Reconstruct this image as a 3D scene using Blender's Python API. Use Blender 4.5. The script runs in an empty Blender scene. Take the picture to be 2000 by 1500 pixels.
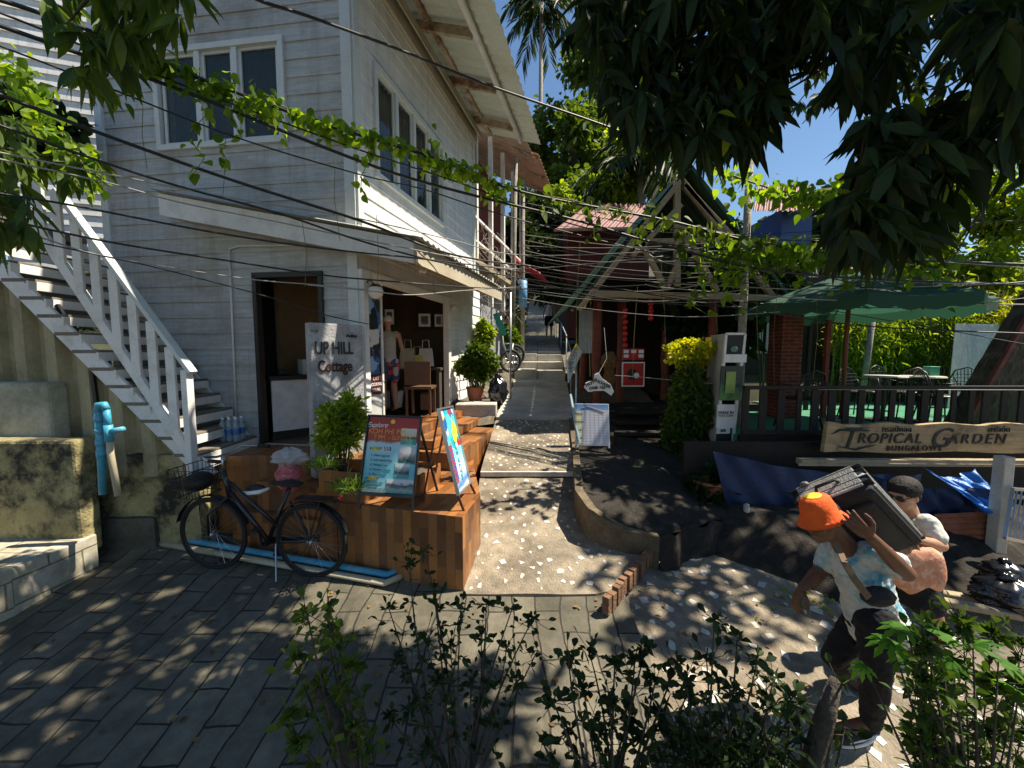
import bpy, bmesh, math, random
import numpy as np
from mathutils import Vector, Matrix
R = math.radians
random.seed(7); rng = np.random.default_rng(7)
S = bpy.context.scene; COL = S.collection
# ---------------------------------------------------------------- camera, world, sun, exposure
FPX = 770.0; PITCH = R(4.46); CAMZ = 2.05
cd = bpy.data.cameras.new("camera"); cam = bpy.data.objects.new("camera", cd); COL.objects.link(cam)
cam.location = (0, 0, CAMZ); cam.rotation_euler = (R(90) - PITCH, 0, 0)
cd.sensor_width = 36; cd.lens = FPX / 2000 * 36; cd.clip_start = .05; cd.clip_end = 2000
S.camera = cam
SUN = Vector((1.0, .13, 1.62)).normalized()          # towards the sun
w = bpy.data.worlds.new("World"); S.world = w; w.use_nodes = True
nt = w.node_tree; bg = nt.nodes["Background"]
sky = nt.nodes.new("ShaderNodeTexSky"); sky.sky_type = 'NISHITA'; sky.sun_disc = False
sky.sun_elevation = math.asin(SUN.z); sky.sun_rotation = math.atan2(SUN.x, SUN.y)
sky.altitude = 0; sky.air_density = 1.4; sky.dust_density = 0; sky.ozone_density = 6.0
nt.links.new(sky.outputs[0], bg.inputs[0]); bg.inputs[1].default_value = .06
sl = bpy.data.lights.new("sun", 'SUN'); so = bpy.data.objects.new("sun", sl); COL.objects.link(so)
sl.energy = 5.0; sl.angle = R(.5); sl.color = (1, .9, .74)
so.rotation_euler = (-SUN).to_track_quat('-Z', 'Y').to_euler()
S.view_settings.view_transform = 'Standard'; S.view_settings.look = 'None'
S.view_settings.exposure = 1.05; S.view_settings.gamma = 1; S.view_settings.use_curve_mapping = False
S.cycles.max_bounces = 6; S.cycles.transparent_max_bounces = 8
S.cycles.use_denoising = True

# ---------------------------------------------------------------- measuring helpers
def ray(u, v):
    x = (u - 1000) / FPX; c = -(v - 750) / FPX
    return Vector((x, math.cos(PITCH) + math.sin(PITCH) * c, -math.sin(PITCH) + math.cos(PITCH) * c))
def P(u, v, Y):
    d = ray(u, v); return Vector((d.x, d.y, d.z)) * (Y / d.y) + Vector((0, 0, CAMZ))
def G(u, v, z):
    d = ray(u, v); return d * ((z - CAMZ) / d.z) + Vector((0, 0, CAMZ))
def WP(u, v, o, d):                                   # point on the vertical plane through o along d: (s, z)
    r = ray(u, v); n = Vector((d[1], -d[0], 0)); t = (o[0] * n.x + o[1] * n.y) / (r.x * n.x + r.y * n.y)
    p = r * t; return ((p.x - o[0]) * d[0] + (p.y - o[1]) * d[1], p.z + CAMZ)
def lerp(a, b, t): return a + (b - a) * t
def interp(tab, x): return float(np.interp(x, [t[0] for t in tab], [t[1] for t in tab]))

# ---------------------------------------------------------------- materials
MATS = {}
def newmat(name):
    m = bpy.data.materials.new(name); m.use_nodes = True; nt = m.node_tree
    return m, nt, nt.nodes["Principled BSDF"]
def N(nt, t, **k):
    n = nt.nodes.new(t)
    for a, b in k.items():
        if a.startswith('i_'): n.inputs[a[2:].replace('_', ' ')].default_value = b
        else: setattr(n, a, b)
    return n
def ramp(nt, fac, stops):
    r = nt.nodes.new("ShaderNodeValToRGB"); el = r.color_ramp.elements
    while len(el) < len(stops): el.new(.5)
    for e, (p, c) in zip(el, stops):
        e.position = p; e.color = (c[0], c[1], c[2], 1) if hasattr(c, '__len__') else (c, c, c, 1)
    nt.links.new(fac, r.inputs[0]); return r.outputs[0]
def mix(nt, f, a, b, mode='MIX'):
    m = nt.nodes.new("ShaderNodeMix"); m.data_type = 'RGBA'; m.blend_type = mode
    for s, x in ((m.inputs[0], f), (m.inputs[6], a), (m.inputs[7], b)):
        if isinstance(x, (int, float)): s.default_value = x
        elif isinstance(x, (tuple, list)): s.default_value = (*x[:3], 1)
        else: nt.links.new(x, s)
    return m.outputs[2]
def mat(name, base, rough=.75, var=.25, scale=3, bump=.15, stain=None, stain_amt=.5, stain_scale=1.2, metal=0, stretch=(1, 1, 1), spec=.4, fine=40, edge=(.45, .7), drip=0):
    if name in MATS: return MATS[name]
    m, nt, b = newmat(name); L = nt.links.new
    tc = N(nt, "ShaderNodeTexCoord"); mp = N(nt, "ShaderNodeMapping"); mp.inputs[3].default_value = stretch
    L(tc.outputs["Object"], mp.inputs[0])
    n1 = N(nt, "ShaderNodeTexNoise", i_Scale=scale, i_Detail=8.0, i_Roughness=.65); L(mp.outputs[0], n1.inputs[0])
    n3 = N(nt, "ShaderNodeTexNoise", i_Scale=float(fine), i_Detail=4.0); L(mp.outputs[0], n3.inputs[0])
    lo = tuple(max(0, c * (1 - var)) for c in base); hi = tuple(min(1, c * (1 + var)) for c in base)
    c = ramp(nt, n1.outputs[0], [(.3, lo), (.7, hi)])
    c = mix(nt, .25, c, ramp(nt, n3.outputs[0], [(.3, .25), (.7, .9)]), 'SOFT_LIGHT')
    if stain:
        n2 = N(nt, "ShaderNodeTexNoise", i_Scale=stain_scale, i_Detail=10.0, i_Roughness=.7); L(tc.outputs["Object"], n2.inputs[0])
        f = ramp(nt, n2.outputs[0], [(edge[0], 0.0), (edge[1], stain_amt)])
        c = mix(nt, f, c, stain)
    if drip:
        md = N(nt, "ShaderNodeMapping"); md.inputs[3].default_value = (9, 9, .55); L(tc.outputs["Object"], md.inputs[0])
        nd = N(nt, "ShaderNodeTexNoise", i_Scale=1.0, i_Detail=9.0, i_Roughness=.75); L(md.outputs[0], nd.inputs[0])
        c = mix(nt, ramp(nt, nd.outputs[0], [(.5, 0.0), (.68, drip)]), c, (.17, .15, .1))
    L(c, b.inputs["Base Color"]); b.inputs["Roughness"].default_value = rough
    b.inputs["Metallic"].default_value = metal; b.inputs["Specular IOR Level"].default_value = spec
    if bump:
        bp = N(nt, "ShaderNodeBump", i_Strength=bump, i_Distance=.02)
        add = N(nt, "ShaderNodeMath", operation='ADD'); L(n1.outputs[0], add.inputs[0]); L(n3.outputs[0], add.inputs[1])
        L(add.outputs[0], bp.inputs["Height"]); L(bp.outputs[0], b.inputs["Normal"])
    MATS[name] = m; return m
def leafmat(name, c1, c2, trans=.35, rough=.55, tcol=None):
    if name in MATS: return MATS[name]
    m, nt, b = newmat(name); L = nt.links.new
    g = N(nt, "ShaderNodeNewGeometry"); n = N(nt, "ShaderNodeTexNoise", i_Scale=1.7, i_Detail=3.0)
    tc = N(nt, "ShaderNodeTexCoord"); L(tc.outputs["Object"], n.inputs[0])
    ad = N(nt, "ShaderNodeMath", operation='MULTIPLY_ADD'); L(g.outputs["Random Per Island"], ad.inputs[0]); ad.inputs[1].default_value = .6
    mu = N(nt, "ShaderNodeMath", operation='MULTIPLY'); L(n.outputs[0], mu.inputs[0]); mu.inputs[1].default_value = .4; L(mu.outputs[0], ad.inputs[2])
    c = ramp(nt, ad.outputs[0], [(.15, c1), (.85, c2)])
    L(c, b.inputs["Base Color"]); b.inputs["Roughness"].default_value = rough; b.inputs["Specular IOR Level"].default_value = .2
    tr = N(nt, "ShaderNodeBsdfTranslucent"); tc2 = mix(nt, 1.0, c, tcol or (2.4, 2.2, .5), 'MULTIPLY'); L(tc2, tr.inputs[0])
    ms = N(nt, "ShaderNodeMixShader", i_Fac=trans); L(b.outputs[0], ms.inputs[1]); L(tr.outputs[0], ms.inputs[2])
    L(ms.outputs[0], nt.nodes["Material Output"].inputs[0]); MATS[name] = m; return m
def brickmat(name, ca, cb, mortar, bw, bh, msize=.01, rot=0.0, rough=.7, bump=.4, distort=.0, dirt=None, dirt_amt=.6, dirt_scale=1.0, offset=.5, grain=None, spec=.4, wet=False):
    if name in MATS: return MATS[name]
    m, nt, b = newmat(name); L = nt.links.new
    uv = N(nt, "ShaderNodeTexCoord"); mp = N(nt, "ShaderNodeMapping"); mp.inputs[2].default_value = (0, 0, rot)
    L(uv.outputs["UV"], mp.inputs[0]); vec = mp.outputs[0]
    if distort:
        dn = N(nt, "ShaderNodeTexNoise", i_Scale=1.6, i_Detail=5.0); L(uv.outputs["UV"], dn.inputs[0])
        sb = N(nt, "ShaderNodeVectorMath", operation='SUBTRACT'); L(dn.outputs["Color"], sb.inputs[0]); sb.inputs[1].default_value = (.5, .5, .5)
        sc = N(nt, "ShaderNodeVectorMath", operation='SCALE'); L(sb.outputs[0], sc.inputs[0]); sc.inputs["Scale"].default_value = distort
        av = N(nt, "ShaderNodeVectorMath", operation='ADD'); L(vec, av.inputs[0]); L(sc.outputs[0], av.inputs[1]); vec = av.outputs[0]
    br = N(nt, "ShaderNodeTexBrick", offset=offset); L(vec, br.inputs[0])
    br.inputs["Scale"].default_value = 1; br.inputs["Brick Width"].default_value = bw; br.inputs["Row Height"].default_value = bh
    br.inputs["Mortar Size"].default_value = msize; br.inputs["Mortar Smooth"].default_value = .35
    br.inputs["Color1"].default_value = (*ca, 1); br.inputs["Color2"].default_value = (*cb, 1); br.inputs["Mortar"].default_value = (*mortar, 1)
    n1 = N(nt, "ShaderNodeTexNoise", i_Scale=6.0, i_Detail=9.0, i_Roughness=.7); 
    if grain:
        gm = N(nt, "ShaderNodeMapping"); gm.inputs[3].default_value = grain; L(uv.outputs["UV"], gm.inputs[0]); L(gm.outputs[0], n1.inputs[0])
    else: L(uv.outputs["Object"], n1.inputs[0])
    c = mix(nt, .8, br.outputs[0], ramp(nt, n1.outputs[0], [(.3, .3), (.72, .75)]), 'OVERLAY')
    if dirt:
        n2 = N(nt, "ShaderNodeTexNoise", i_Scale=dirt_scale, i_Detail=10.0, i_Roughness=.72); L(uv.outputs["Object"], n2.inputs[0])
        f = ramp(nt, n2.outputs[0], [(.42, 0.0), (.68, dirt_amt)]); c = mix(nt, f, c, dirt)
        if wet:
            L(ramp(nt, n2.outputs[0], [(.4, rough), (.7, .3)]), b.inputs["Roughness"])
    L(c, b.inputs["Base Color"])
    if not wet: b.inputs["Roughness"].default_value = rough
    b.inputs["Specular IOR Level"].default_value = spec
    hb = N(nt, "ShaderNodeMath", operation='MULTIPLY_ADD'); L(br.outputs["Fac"], hb.inputs[0]); hb.inputs[1].default_value = -1.2; L(n1.outputs[0], hb.inputs[2])
    bp = N(nt, "ShaderNodeBump", i_Strength=bump, i_Distance=.02); L(hb.outputs[0], bp.inputs["Height"]); L(bp.outputs[0], b.inputs["Normal"])
    MATS[name] = m; return m
def plain(name, base, rough=.5, metal=0, spec=.5, alpha=1, trans=0, emit=0):
    if name in MATS: return MATS[name]
    m, nt, b = newmat(name)
    tc = N(nt, "ShaderNodeTexCoord"); n = N(nt, "ShaderNodeTexNoise", i_Scale=9.0, i_Detail=6.0); nt.links.new(tc.outputs["Object"], n.inputs[0])
    nt.links.new(ramp(nt, n.outputs[0], [(.3, tuple(c * .86 for c in base)), (.7, tuple(min(1, c * 1.1) for c in base))]), b.inputs["Base Color"])
    b.inputs["Roughness"].default_value = rough; b.inputs["Metallic"].default_value = metal
    b.inputs["Specular IOR Level"].default_value = spec; b.inputs["Alpha"].default_value = alpha
    b.inputs["Transmission Weight"].default_value = trans
    MATS[name] = m; return m

# ---------------------------------------------------------------- object helpers
def setp(o, label=None, cat=None, group=None, kind=None):
    if label: o["label"] = label
    if cat: o["category"] = cat
    if group: o["group"] = group
    if kind: o["kind"] = kind
    return o
def thing(name, label, cat, loc=(0, 0, 0), group=None):
    o = bpy.data.objects.new(name, None); COL.objects.link(o); o.location = loc; o.empty_display_size = .2
    return setp(o, label, cat, group)
def wloc(o):
    v = Vector((0, 0, 0))
    while o: v += Vector(o.location); o = o.parent
    return v
def basis(d, up=Vector((0, 0, 1))):
    d = d.normalized(); a = up if abs(d.dot(up)) < .97 else Vector((1, 0, 0))
    s = d.cross(a).normalized(); return d, s, s.cross(d).normalized()
class M:
    def __init__(self): self.v = []; self.f = []; self.mi = []; self.cur = 0
    def add(self, vs, fs):
        o = len(self.v); self.v += [Vector(x) for x in vs]; self.f += [tuple(i + o for i in f) for f in fs]; self.mi += [self.cur] * len(fs); return self
    def box(self, c, s, ax=None):                      # centre, full sizes, optional (x,y,z) axes
        c = Vector(c); X, Y_, Z = ax or (Vector((1, 0, 0)), Vector((0, 1, 0)), Vector((0, 0, 1)))
        vs = [c + X * (s[0] / 2 * i) + Y_ * (s[1] / 2 * j) + Z * (s[2] / 2 * k) for k in (-1, 1) for j in (-1, 1) for i in (-1, 1)]
        return self.add(vs, [(0, 2, 3, 1), (4, 5, 7, 6), (0, 1, 5, 4), (2, 6, 7, 3), (0, 4, 6, 2), (1, 3, 7, 5)])
    def bar(self, a, b, w, h=None, up=Vector((0, 0, 1))):    # square bar from a to b
        a = Vector(a); b = Vector(b); d, s, t = basis(b - a, up); h = h or w
        return self.box((a + b) / 2, ((b - a).length, w, h), (d, s, t))
    def tube(self, pts, r, n=8, cap=True):
        pts = [Vector(p) for p in pts]; k = len(pts); rs = r if hasattr(r, '__len__') else [r] * k; o = len(self.v)
        prev = None; vs = []
        for i, p in enumerate(pts):
            d = (pts[min(i + 1, k - 1)] - pts[max(i - 1, 0)])
            if d.length < 1e-9: d = Vector((0, 0, 1))
            d.normalize()
            if prev is None: s = basis(d)[1]
            else: s = (prev - d * prev.dot(d)); s = s.normalized() if s.length > 1e-6 else basis(d)[1]
            prev = s; t = d.cross(s)
            for j in range(n):
                a = 2 * math.pi * j / n; vs.append(p + (s * math.cos(a) + t * math.sin(a)) * rs[i])
        fs = [(i * n + j, i * n + (j + 1) % n, (i + 1) * n + (j + 1) % n, (i + 1) * n + j) for i in range(k - 1) for j in range(n)]
        if cap: fs += [tuple(range(n - 1, -1, -1)), tuple((k - 1) * n + j for j in range(n))]
        return self.add(vs, fs)
    def ball(self, c, r, ax=None, n=12, m=8):
        c = Vector(c); r = r if hasattr(r, '__len__') else (r, r, r); X, Y_, Z = ax or (Vector((1, 0, 0)), Vector((0, 1, 0)), Vector((0, 0, 1)))
        vs = [c - Z * r[2]]
        for i in range(1, m):
            t = -math.pi / 2 + math.pi * i / m
            for j in range(n):
                a = 2 * math.pi * j / n; vs.append(c + X * (r[0] * math.cos(t) * math.cos(a)) + Y_ * (r[1] * math.cos(t) * math.sin(a)) + Z * (r[2] * math.sin(t)))
        vs.append(c + Z * r[2]); e = len(vs) - 1
        fs = [(0, 1 + (j + 1) % n, 1 + j) for j in range(n)]
        for i in range(m - 2): fs += [(1 + i * n + j, 1 + i * n + (j + 1) % n, 1 + (i + 1) * n + (j + 1) % n, 1 + (i + 1) * n + j) for j in range(n)]
        b = 1 + (m - 2) * n; fs += [(b + j, b + (j + 1) % n, e) for j in range(n)]
        return self.add(vs, fs)
    def prism(self, poly, ext):                        # planar polygon (3D points) extruded by vector
        k = len(poly); poly = [Vector(p) for p in poly]; ext = Vector(ext)
        return self.add(poly + [p + ext for p in poly], [tuple(range(k - 1, -1, -1)), tuple(range(k, 2 * k))] + [(i, (i + 1) % k, (i + 1) % k + k, i + k) for i in range(k)])
    def lathe(self, c, prof, n=20):                    # prof [(r,z)]
        c = Vector(c); vs = [c + Vector((r * math.cos(2 * math.pi * j / n), r * math.sin(2 * math.pi * j / n), z)) for r, z in prof for j in range(n)]
        return self.add(vs, [(i * n + j, i * n + (j + 1) % n, (i + 1) * n + (j + 1) % n, (i + 1) * n + j) for i in range(len(prof) - 1) for j in range(n)])
    def corr(self, o, du, dv, pitch=.1, amp=.012, thick=.003, nv=2, sag=0):   # corrugated sheet spanned by du (across ribs) and dv
        o = Vector(o); du = Vector(du); dv = Vector(dv); n = du.cross(dv).normalized(); L = du.length; k = max(2, int(L / pitch * 6)); vs = []
        for sgn in (1, -1):
            for j in range(nv):
                for i in range(k + 1):
                    t = i / k; h = math.sin(t * L / pitch * 2 * math.pi) * amp
                    vs.append(o + du * t + dv * (j / (nv - 1)) + n * (h + sgn * thick / 2))
        q = (k + 1) * nv
        fs = [(j * (k + 1) + i, j * (k + 1) + i + 1, (j + 1) * (k + 1) + i + 1, (j + 1) * (k + 1) + i) for j in range(nv - 1) for i in range(k)]
        return self.add(vs, fs + [tuple(x + q for x in reversed(f)) for f in fs])
    def grid(self, fn, nu, nv):
        return self.add([fn(i / nu, j / nv) for j in range(nv + 1) for i in range(nu + 1)], [(j * (nu + 1) + i, j * (nu + 1) + i + 1, (j + 1) * (nu + 1) + i + 1, (j + 1) * (nu + 1) + i) for j in range(nv) for i in range(nu)])
    def build(self, name, m, parent=None, smooth=False, bevel=0, kind=None, label=None, ang=0):
        me = bpy.data.meshes.new(name); off = wloc(parent) if parent else Vector((0, 0, 0))
        me.from_pydata([tuple(p - off) for p in self.v], [], self.f)
        ms = m if isinstance(m, (list, tuple)) else [m]
        for x in ms: me.materials.append(x)
        if len(ms) > 1: me.polygons.foreach_set("material_index", self.mi)
        uv = me.uv_layers.new(name="UVMap"); data = np.empty((len(me.loops), 2)); ca, sa = math.cos(ang), math.sin(ang)
        co = [p for p in self.v]
        for p in me.polygons:
            n = p.normal; top = abs(n.z) > .72
            if not top:
                t = Vector((-n.y, n.x, 0)).normalized()
                if abs(t.x) > abs(t.y) and t.x < 0 or abs(t.y) >= abs(t.x) and t.y < 0: t = -t
            for li in p.loop_indices:
                q = co[me.loops[li].vertex_index]
                data[li] = (q.x * ca + q.y * sa, -q.x * sa + q.y * ca) if top else (q.dot(t), q.z)
        uv.data.foreach_set("uv", data.ravel())
        if smooth: me.polygons.foreach_set("use_smooth", [True] * len(me.polygons))
        me.update(); o = bpy.data.objects.new(name, me); COL.objects.link(o); o.parent = parent
        if bevel:
            b = o.modifiers.new("bevel", 'BEVEL'); b.width = bevel; b.segments = 2; b.limit_method = 'ANGLE'
        if kind: o["kind"] = kind
        if label: o["label"] = label
        return o
def one(name, label, cat, mb, m, group=None, **k): return setp(mb.build(name, m, **k), label, cat, group)
def rawmesh(name, V, F, m, parent=None, smooth=False):
    me = bpy.data.meshes.new(name); n = len(V); nf = len(F); k = F.shape[1]
    off = np.array(wloc(parent)) if parent else np.zeros(3)
    me.vertices.add(n); me.vertices.foreach_set("co", (V - off).astype(np.float32).ravel())
    me.loops.add(nf * k); me.loops.foreach_set("vertex_index", F.astype(np.int32).ravel())
    me.polygons.add(nf); me.polygons.foreach_set("loop_start", np.arange(0, nf * k, k, dtype=np.int32)); me.polygons.foreach_set("loop_total", np.full(nf, k, dtype=np.int32))
    me.materials.append(m)
    if smooth: me.polygons.foreach_set("use_smooth", np.ones(nf, dtype=bool))
    me.update(calc_edges=True); me.validate(); o = bpy.data.objects.new(name, me); COL.objects.link(o); o.parent = parent; return o
# leaves: template rows (t, half width); 3 verts per row
SHAPES = {
 'lance': [(0, .03), (.2, .6), (.5, 1), (.78, .62), (1, .02)],
 'oval': [(0, .05), (.3, .9), (.6, .95), (.85, .5), (1, .03)],
 'heart': [(-.1, .55), (.12, 1), (.4, .9), (.75, .45), (1, .02)],
 'tiny': [(0, .3), (.5, 1), (1, .05)],
}
def leaves(name, pos, dirs, length, ratio, m, parent=None, shape='lance', fold=.25, droop=.25, flat=.0, seed=0):
    r = np.random.default_rng(seed + 11); pos = np.asarray(pos, float); n = len(pos); d = np.asarray(dirs, float)
    d /= np.linalg.norm(d, axis=1, keepdims=True) + 1e-9
    rnd = r.normal(size=(n, 3)); rnd[:, 2] *= (1 - flat); s = np.cross(d, rnd * (1 - flat) + np.array([0, 0, 1.]) * flat * 2 + 1e-6)
    s /= np.linalg.norm(s, axis=1, keepdims=True) + 1e-9; nn = np.cross(s, d)
    nn *= np.where(nn[:, 2:3] < 0, -1, 1); L = np.broadcast_to(np.asarray(length, float), (n,))[:, None]
    rows = SHAPES[shape]; W = ratio * L; vs = []
    dr = (droop * (.4 + 1.2 * r.random((n, 1))))
    for t, wd in rows:
        c = pos + d * L * t + np.array([0, 0, -1.]) * (L * dr * max(t, 0) ** 2) 
        vs += [c - s * W * wd + nn * W * wd * fold, c, c + s * W * wd + nn * W * wd * fold]
    V = np.stack(vs, 1).reshape(-1, 3); k = len(rows) * 3; F = []
    for i in range(len(rows) - 1):
        a = i * 3; F += [(a, a + 1, a + 4, a + 3), (a + 1, a + 2, a + 5, a + 4)]
    F = np.array(F)[None] + (np.arange(n) * k)[:, None, None]
    return rawmesh(name, V, F.reshape(-1, 4), m, parent, smooth=False)
def text(s, o, xd, yd, size, m, parent, name="lettering", ext=.004, align='CENTER', shear=0, off=0, space=1, xs=1):
    cu = bpy.data.curves.new(name, 'FONT'); cu.body = s; cu.size = size; cu.extrude = ext; cu.align_x = align; cu.align_y = 'CENTER'; cu.shear = shear; cu.offset = off; cu.space_character = space
    tmp = bpy.data.objects.new(name, cu); me = bpy.data.meshes.new_from_object(tmp); bpy.data.objects.remove(tmp); bpy.data.curves.remove(cu)
    me.materials.clear(); me.materials.append(m); ob = bpy.data.objects.new(name, me); COL.objects.link(ob)
    x = Vector(xd).normalized(); z = x.cross(Vector(yd)).normalized(); y = z.cross(x)
    mt = Matrix((x * xs, y, z)).transposed().to_4x4(); mt.translation = Vector(o) - wloc(parent)
    ob.parent = parent; ob.matrix_local = mt; return ob
def rect(mb, o, xd, yd, x0, x1, y0, y1, t=.004, n=None):   # thin slab on a face: o + xd*x + yd*y, raised t
    o = Vector(o); xd = Vector(xd); yd = Vector(yd); n = n or xd.cross(yd).normalized()
    return mb.box(o + xd * ((x0 + x1) / 2) + yd * ((y0 + y1) / 2) + n * t / 2, (abs(x1 - x0), abs(y1 - y0), t), (xd.normalized(), yd.normalized(), n))
# ---------------------------------------------------------------- material set
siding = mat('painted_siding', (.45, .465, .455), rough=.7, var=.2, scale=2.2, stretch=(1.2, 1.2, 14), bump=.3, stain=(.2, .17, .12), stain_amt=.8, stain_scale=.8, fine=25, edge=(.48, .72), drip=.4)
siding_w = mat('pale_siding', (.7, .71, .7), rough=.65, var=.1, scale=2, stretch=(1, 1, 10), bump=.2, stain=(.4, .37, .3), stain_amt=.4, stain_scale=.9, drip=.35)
tan = mat('tan_board', (.45, .4, .3), rough=.7, var=.14, scale=2, stretch=(1, 1, 6), bump=.2, stain=(.3, .24, .15), stain_amt=.5)
whitepaint = mat('white_paint', (.72, .71, .68), rough=.55, var=.08, scale=3, bump=.12, stain=(.3, .28, .22), stain_amt=.55, stain_scale=3.5, edge=(.5, .75))
winframe = mat('window_frame_paint', (.6, .64, .62), rough=.5, var=.08, bump=.05, stain=(.3, .3, .27), stain_amt=.4, stain_scale=3)
concrete = mat('concrete', (.3, .27, .2), rough=.85, var=.25, scale=2.5, bump=.45, stain=(.13, .12, .09), stain_amt=.7, stain_scale=1.1, fine=55)
conc_light = mat('light_concrete', (.45, .43, .38), rough=.8, var=.2, scale=2.5, bump=.35, stain=(.2, .19, .16), stain_amt=.6, stain_scale=2.2, fine=55)
mossy = mat('mossy_concrete', (.33, .28, .13), rough=.9, var=.3, scale=3, bump=.5, stain=(.03, .03, .02), stain_amt=1, stain_scale=2.6, fine=50, edge=(.44, .58))
sheet_tan = mat('weathered_sheet', (.36, .31, .18), rough=.75, var=.25, scale=1.5, stretch=(3, 3, .7), bump=.15, stain=(.07, .06, .035), stain_amt=.9, stain_scale=1.1)
soil = mat('soil', (.06, .052, .04), rough=.95, var=.5, scale=5, bump=.6, stain=(.14, .12, .09), stain_amt=.6, stain_scale=7)
chip = mat('tile_chip', (.5, .48, .43), rough=.35, var=.15, bump=.03)
chip2 = mat('cream_tile_chip', (.58, .52, .4), rough=.4, var=.15, bump=.03)
paving = brickmat('stone_paving', (.16, .142, .1), (.1, .09, .064), (.015, .013, .009), .44, .205, .0075, rot=R(90), rough=.7, bump=.7, distort=.17, dirt=(.035, .033, .022), dirt_amt=.85, dirt_scale=.9)
woodtile = brickmat('wood_look_tile', (.38, .15, .038), (.11, .037, .012), (.11, .05, .02), .33, .085, .0022, rot=R(90), rough=.38, bump=.12, grain=(30, 2, 1), spec=.4, dirt=(.17, .12, .08), dirt_amt=.55, dirt_scale=2.5)
brickred = brickmat('red_brick', (.2, .035, .022), (.12, .027, .018), (.2, .14, .1), .2, .06, .006, rough=.8, bump=.5)
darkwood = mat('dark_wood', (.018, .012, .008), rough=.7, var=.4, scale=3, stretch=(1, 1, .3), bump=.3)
redwood = mat('red_painted_post', (.17, .035, .02), rough=.6, var=.35, scale=6, bump=.35, stain=(.08, .03, .02), stain_amt=.6, stain_scale=5)
greywood = mat('weathered_timber', (.36, .29, .19), rough=.85, var=.35, scale=4, bump=.4, stain=(.1, .08, .05), stain_amt=.7, stain_scale=4)
bracew = mat('pale_bracing', (.33, .26, .16), rough=.8, var=.35, scale=4, bump=.4, stain=(.14, .1, .06), stain_amt=.7, stain_scale=4)
signwood = mat('pale_sign_wood', (.42, .3, .16), rough=.75, var=.35, scale=1.6, stretch=(1, 3, 16), bump=.5, stain=(.12, .08, .04), stain_amt=.85, stain_scale=4, edge=(.5, .66))
greensheet = mat('green_roof_sheet', (.015, .06, .032), rough=.5, var=.3, scale=2, bump=.1, stain=(.02, .03, .02), stain_amt=.6, metal=.2)
roofsheet = mat('cream_roof_sheet', (.6, .64, .56), rough=.5, var=.1, scale=2, bump=.05, stain=(.3, .26, .18), stain_amt=.5, stain_scale=2)
rooftop = mat('grey_roof_sheet', (.4, .4, .37), rough=.5, var=.2, scale=2, bump=.05)
rustred = mat('red_roof_sheet', (.15, .03, .025), rough=.6, var=.3, scale=3, bump=.1, stain=(.2, .1, .085), stain_amt=.7, stain_scale=3)
rusty = mat('rusty_sheet', (.28, .1, .055), rough=.8, var=.4, scale=4, bump=.2, stain=(.08, .05, .035), stain_amt=.8, stain_scale=3)
steelrust = mat('rusty_purlin', (.42, .33, .24), rough=.7, var=.3, scale=6, bump=.2, stain=(.16, .07, .03), stain_amt=.95, stain_scale=4, edge=(.45, .6))
pvc_b = mat('blue_pvc', (.05, .33, .48), rough=.45, var=.2, scale=6, bump=.05, stain=(.3, .3, .26), stain_amt=.55, stain_scale=6)
pvc_y = mat('yellowed_pvc', (.5, .44, .3), rough=.5, var=.2, scale=5, bump=.05, stain=(.15, .12, .08), stain_amt=.5, stain_scale=5)
black = plain('black_plastic', (.012, .012, .013), .4)
rubber = plain('black_rubber', (.014, .013, .012), .8)
cablem = plain('cable_sheath', (.014, .013, .012), .5)
cablel = plain('grey_cable_sheath', (.3, .29, .26), .5)
steel = plain('bare_steel', (.5, .5, .5), .3, .9)
glass_d = plain('window_glass', (.012, .02, .018), .08, 0, .9)
dark_in = plain('dark_interior', (.05, .04, .03), .8)
room_tan = plain('interior_wall', (.11, .07, .03), .8)
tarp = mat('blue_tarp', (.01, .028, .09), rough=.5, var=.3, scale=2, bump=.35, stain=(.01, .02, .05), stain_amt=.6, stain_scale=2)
tarp_lit = mat('sunlit_blue_tarp', (.03, .16, .48), rough=.4, var=.3, scale=4, bump=.4)  # the blue tarp again, with sunlight put into its colour
white = plain('white_plastic', (.75, .75, .73), .45)
ink = plain('black_ink', (.015, .014, .013), .6)
redp = plain('red_plastic', (.5, .02, .02), .4)
bark = mat('bark', (.055, .045, .035), rough=.95, var=.5, scale=9, bump=.8)
palebark = mat('pale_bark', (.24, .22, .19), rough=.9, var=.35, scale=8, bump=.6)
greenfloor = mat('green_carpet', (.05, .2, .11), rough=.95, var=.2, scale=4, bump=.1)
terra = mat('terracotta', (.3, .1, .055), rough=.8, var=.25, scale=5, bump=.15, stain=(.08, .05, .04), stain_amt=.5, stain_scale=5)
L_mango = leafmat('mango_leaf', (.008, .017, .006), (.026, .048, .01), .2)
L_vine = leafmat('vine_leaf', (.05, .12, .015), (.19, .29, .03), .55)
L_dark = leafmat('dark_leaf', (.007, .018, .006), (.028, .055, .012), .22)
L_mid = leafmat('mid_leaf', (.025, .06, .01), (.1, .15, .025), .38)
L_fern = leafmat('fern_leaf', (.015, .042, .008), (.06, .105, .02), .35)
L_bright = leafmat('bright_leaf', (.1, .17, .02), (.26, .34, .03), .45)
L_yellow = leafmat('golden_leaf', (.22, .26, .02), (.5, .5, .03), .4)
L_grass = leafmat('grass_blade', (.06, .12, .02), (.16, .24, .04), .4)
L_papaya = leafmat('papaya_leaf', (.04, .13, .015), (.1, .24, .03), .5)
thatch = mat('thatch', (.12, .095, .065), rough=.95, var=.5, scale=4, stretch=(6, 6, 1), bump=.7, fine=60)

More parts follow.
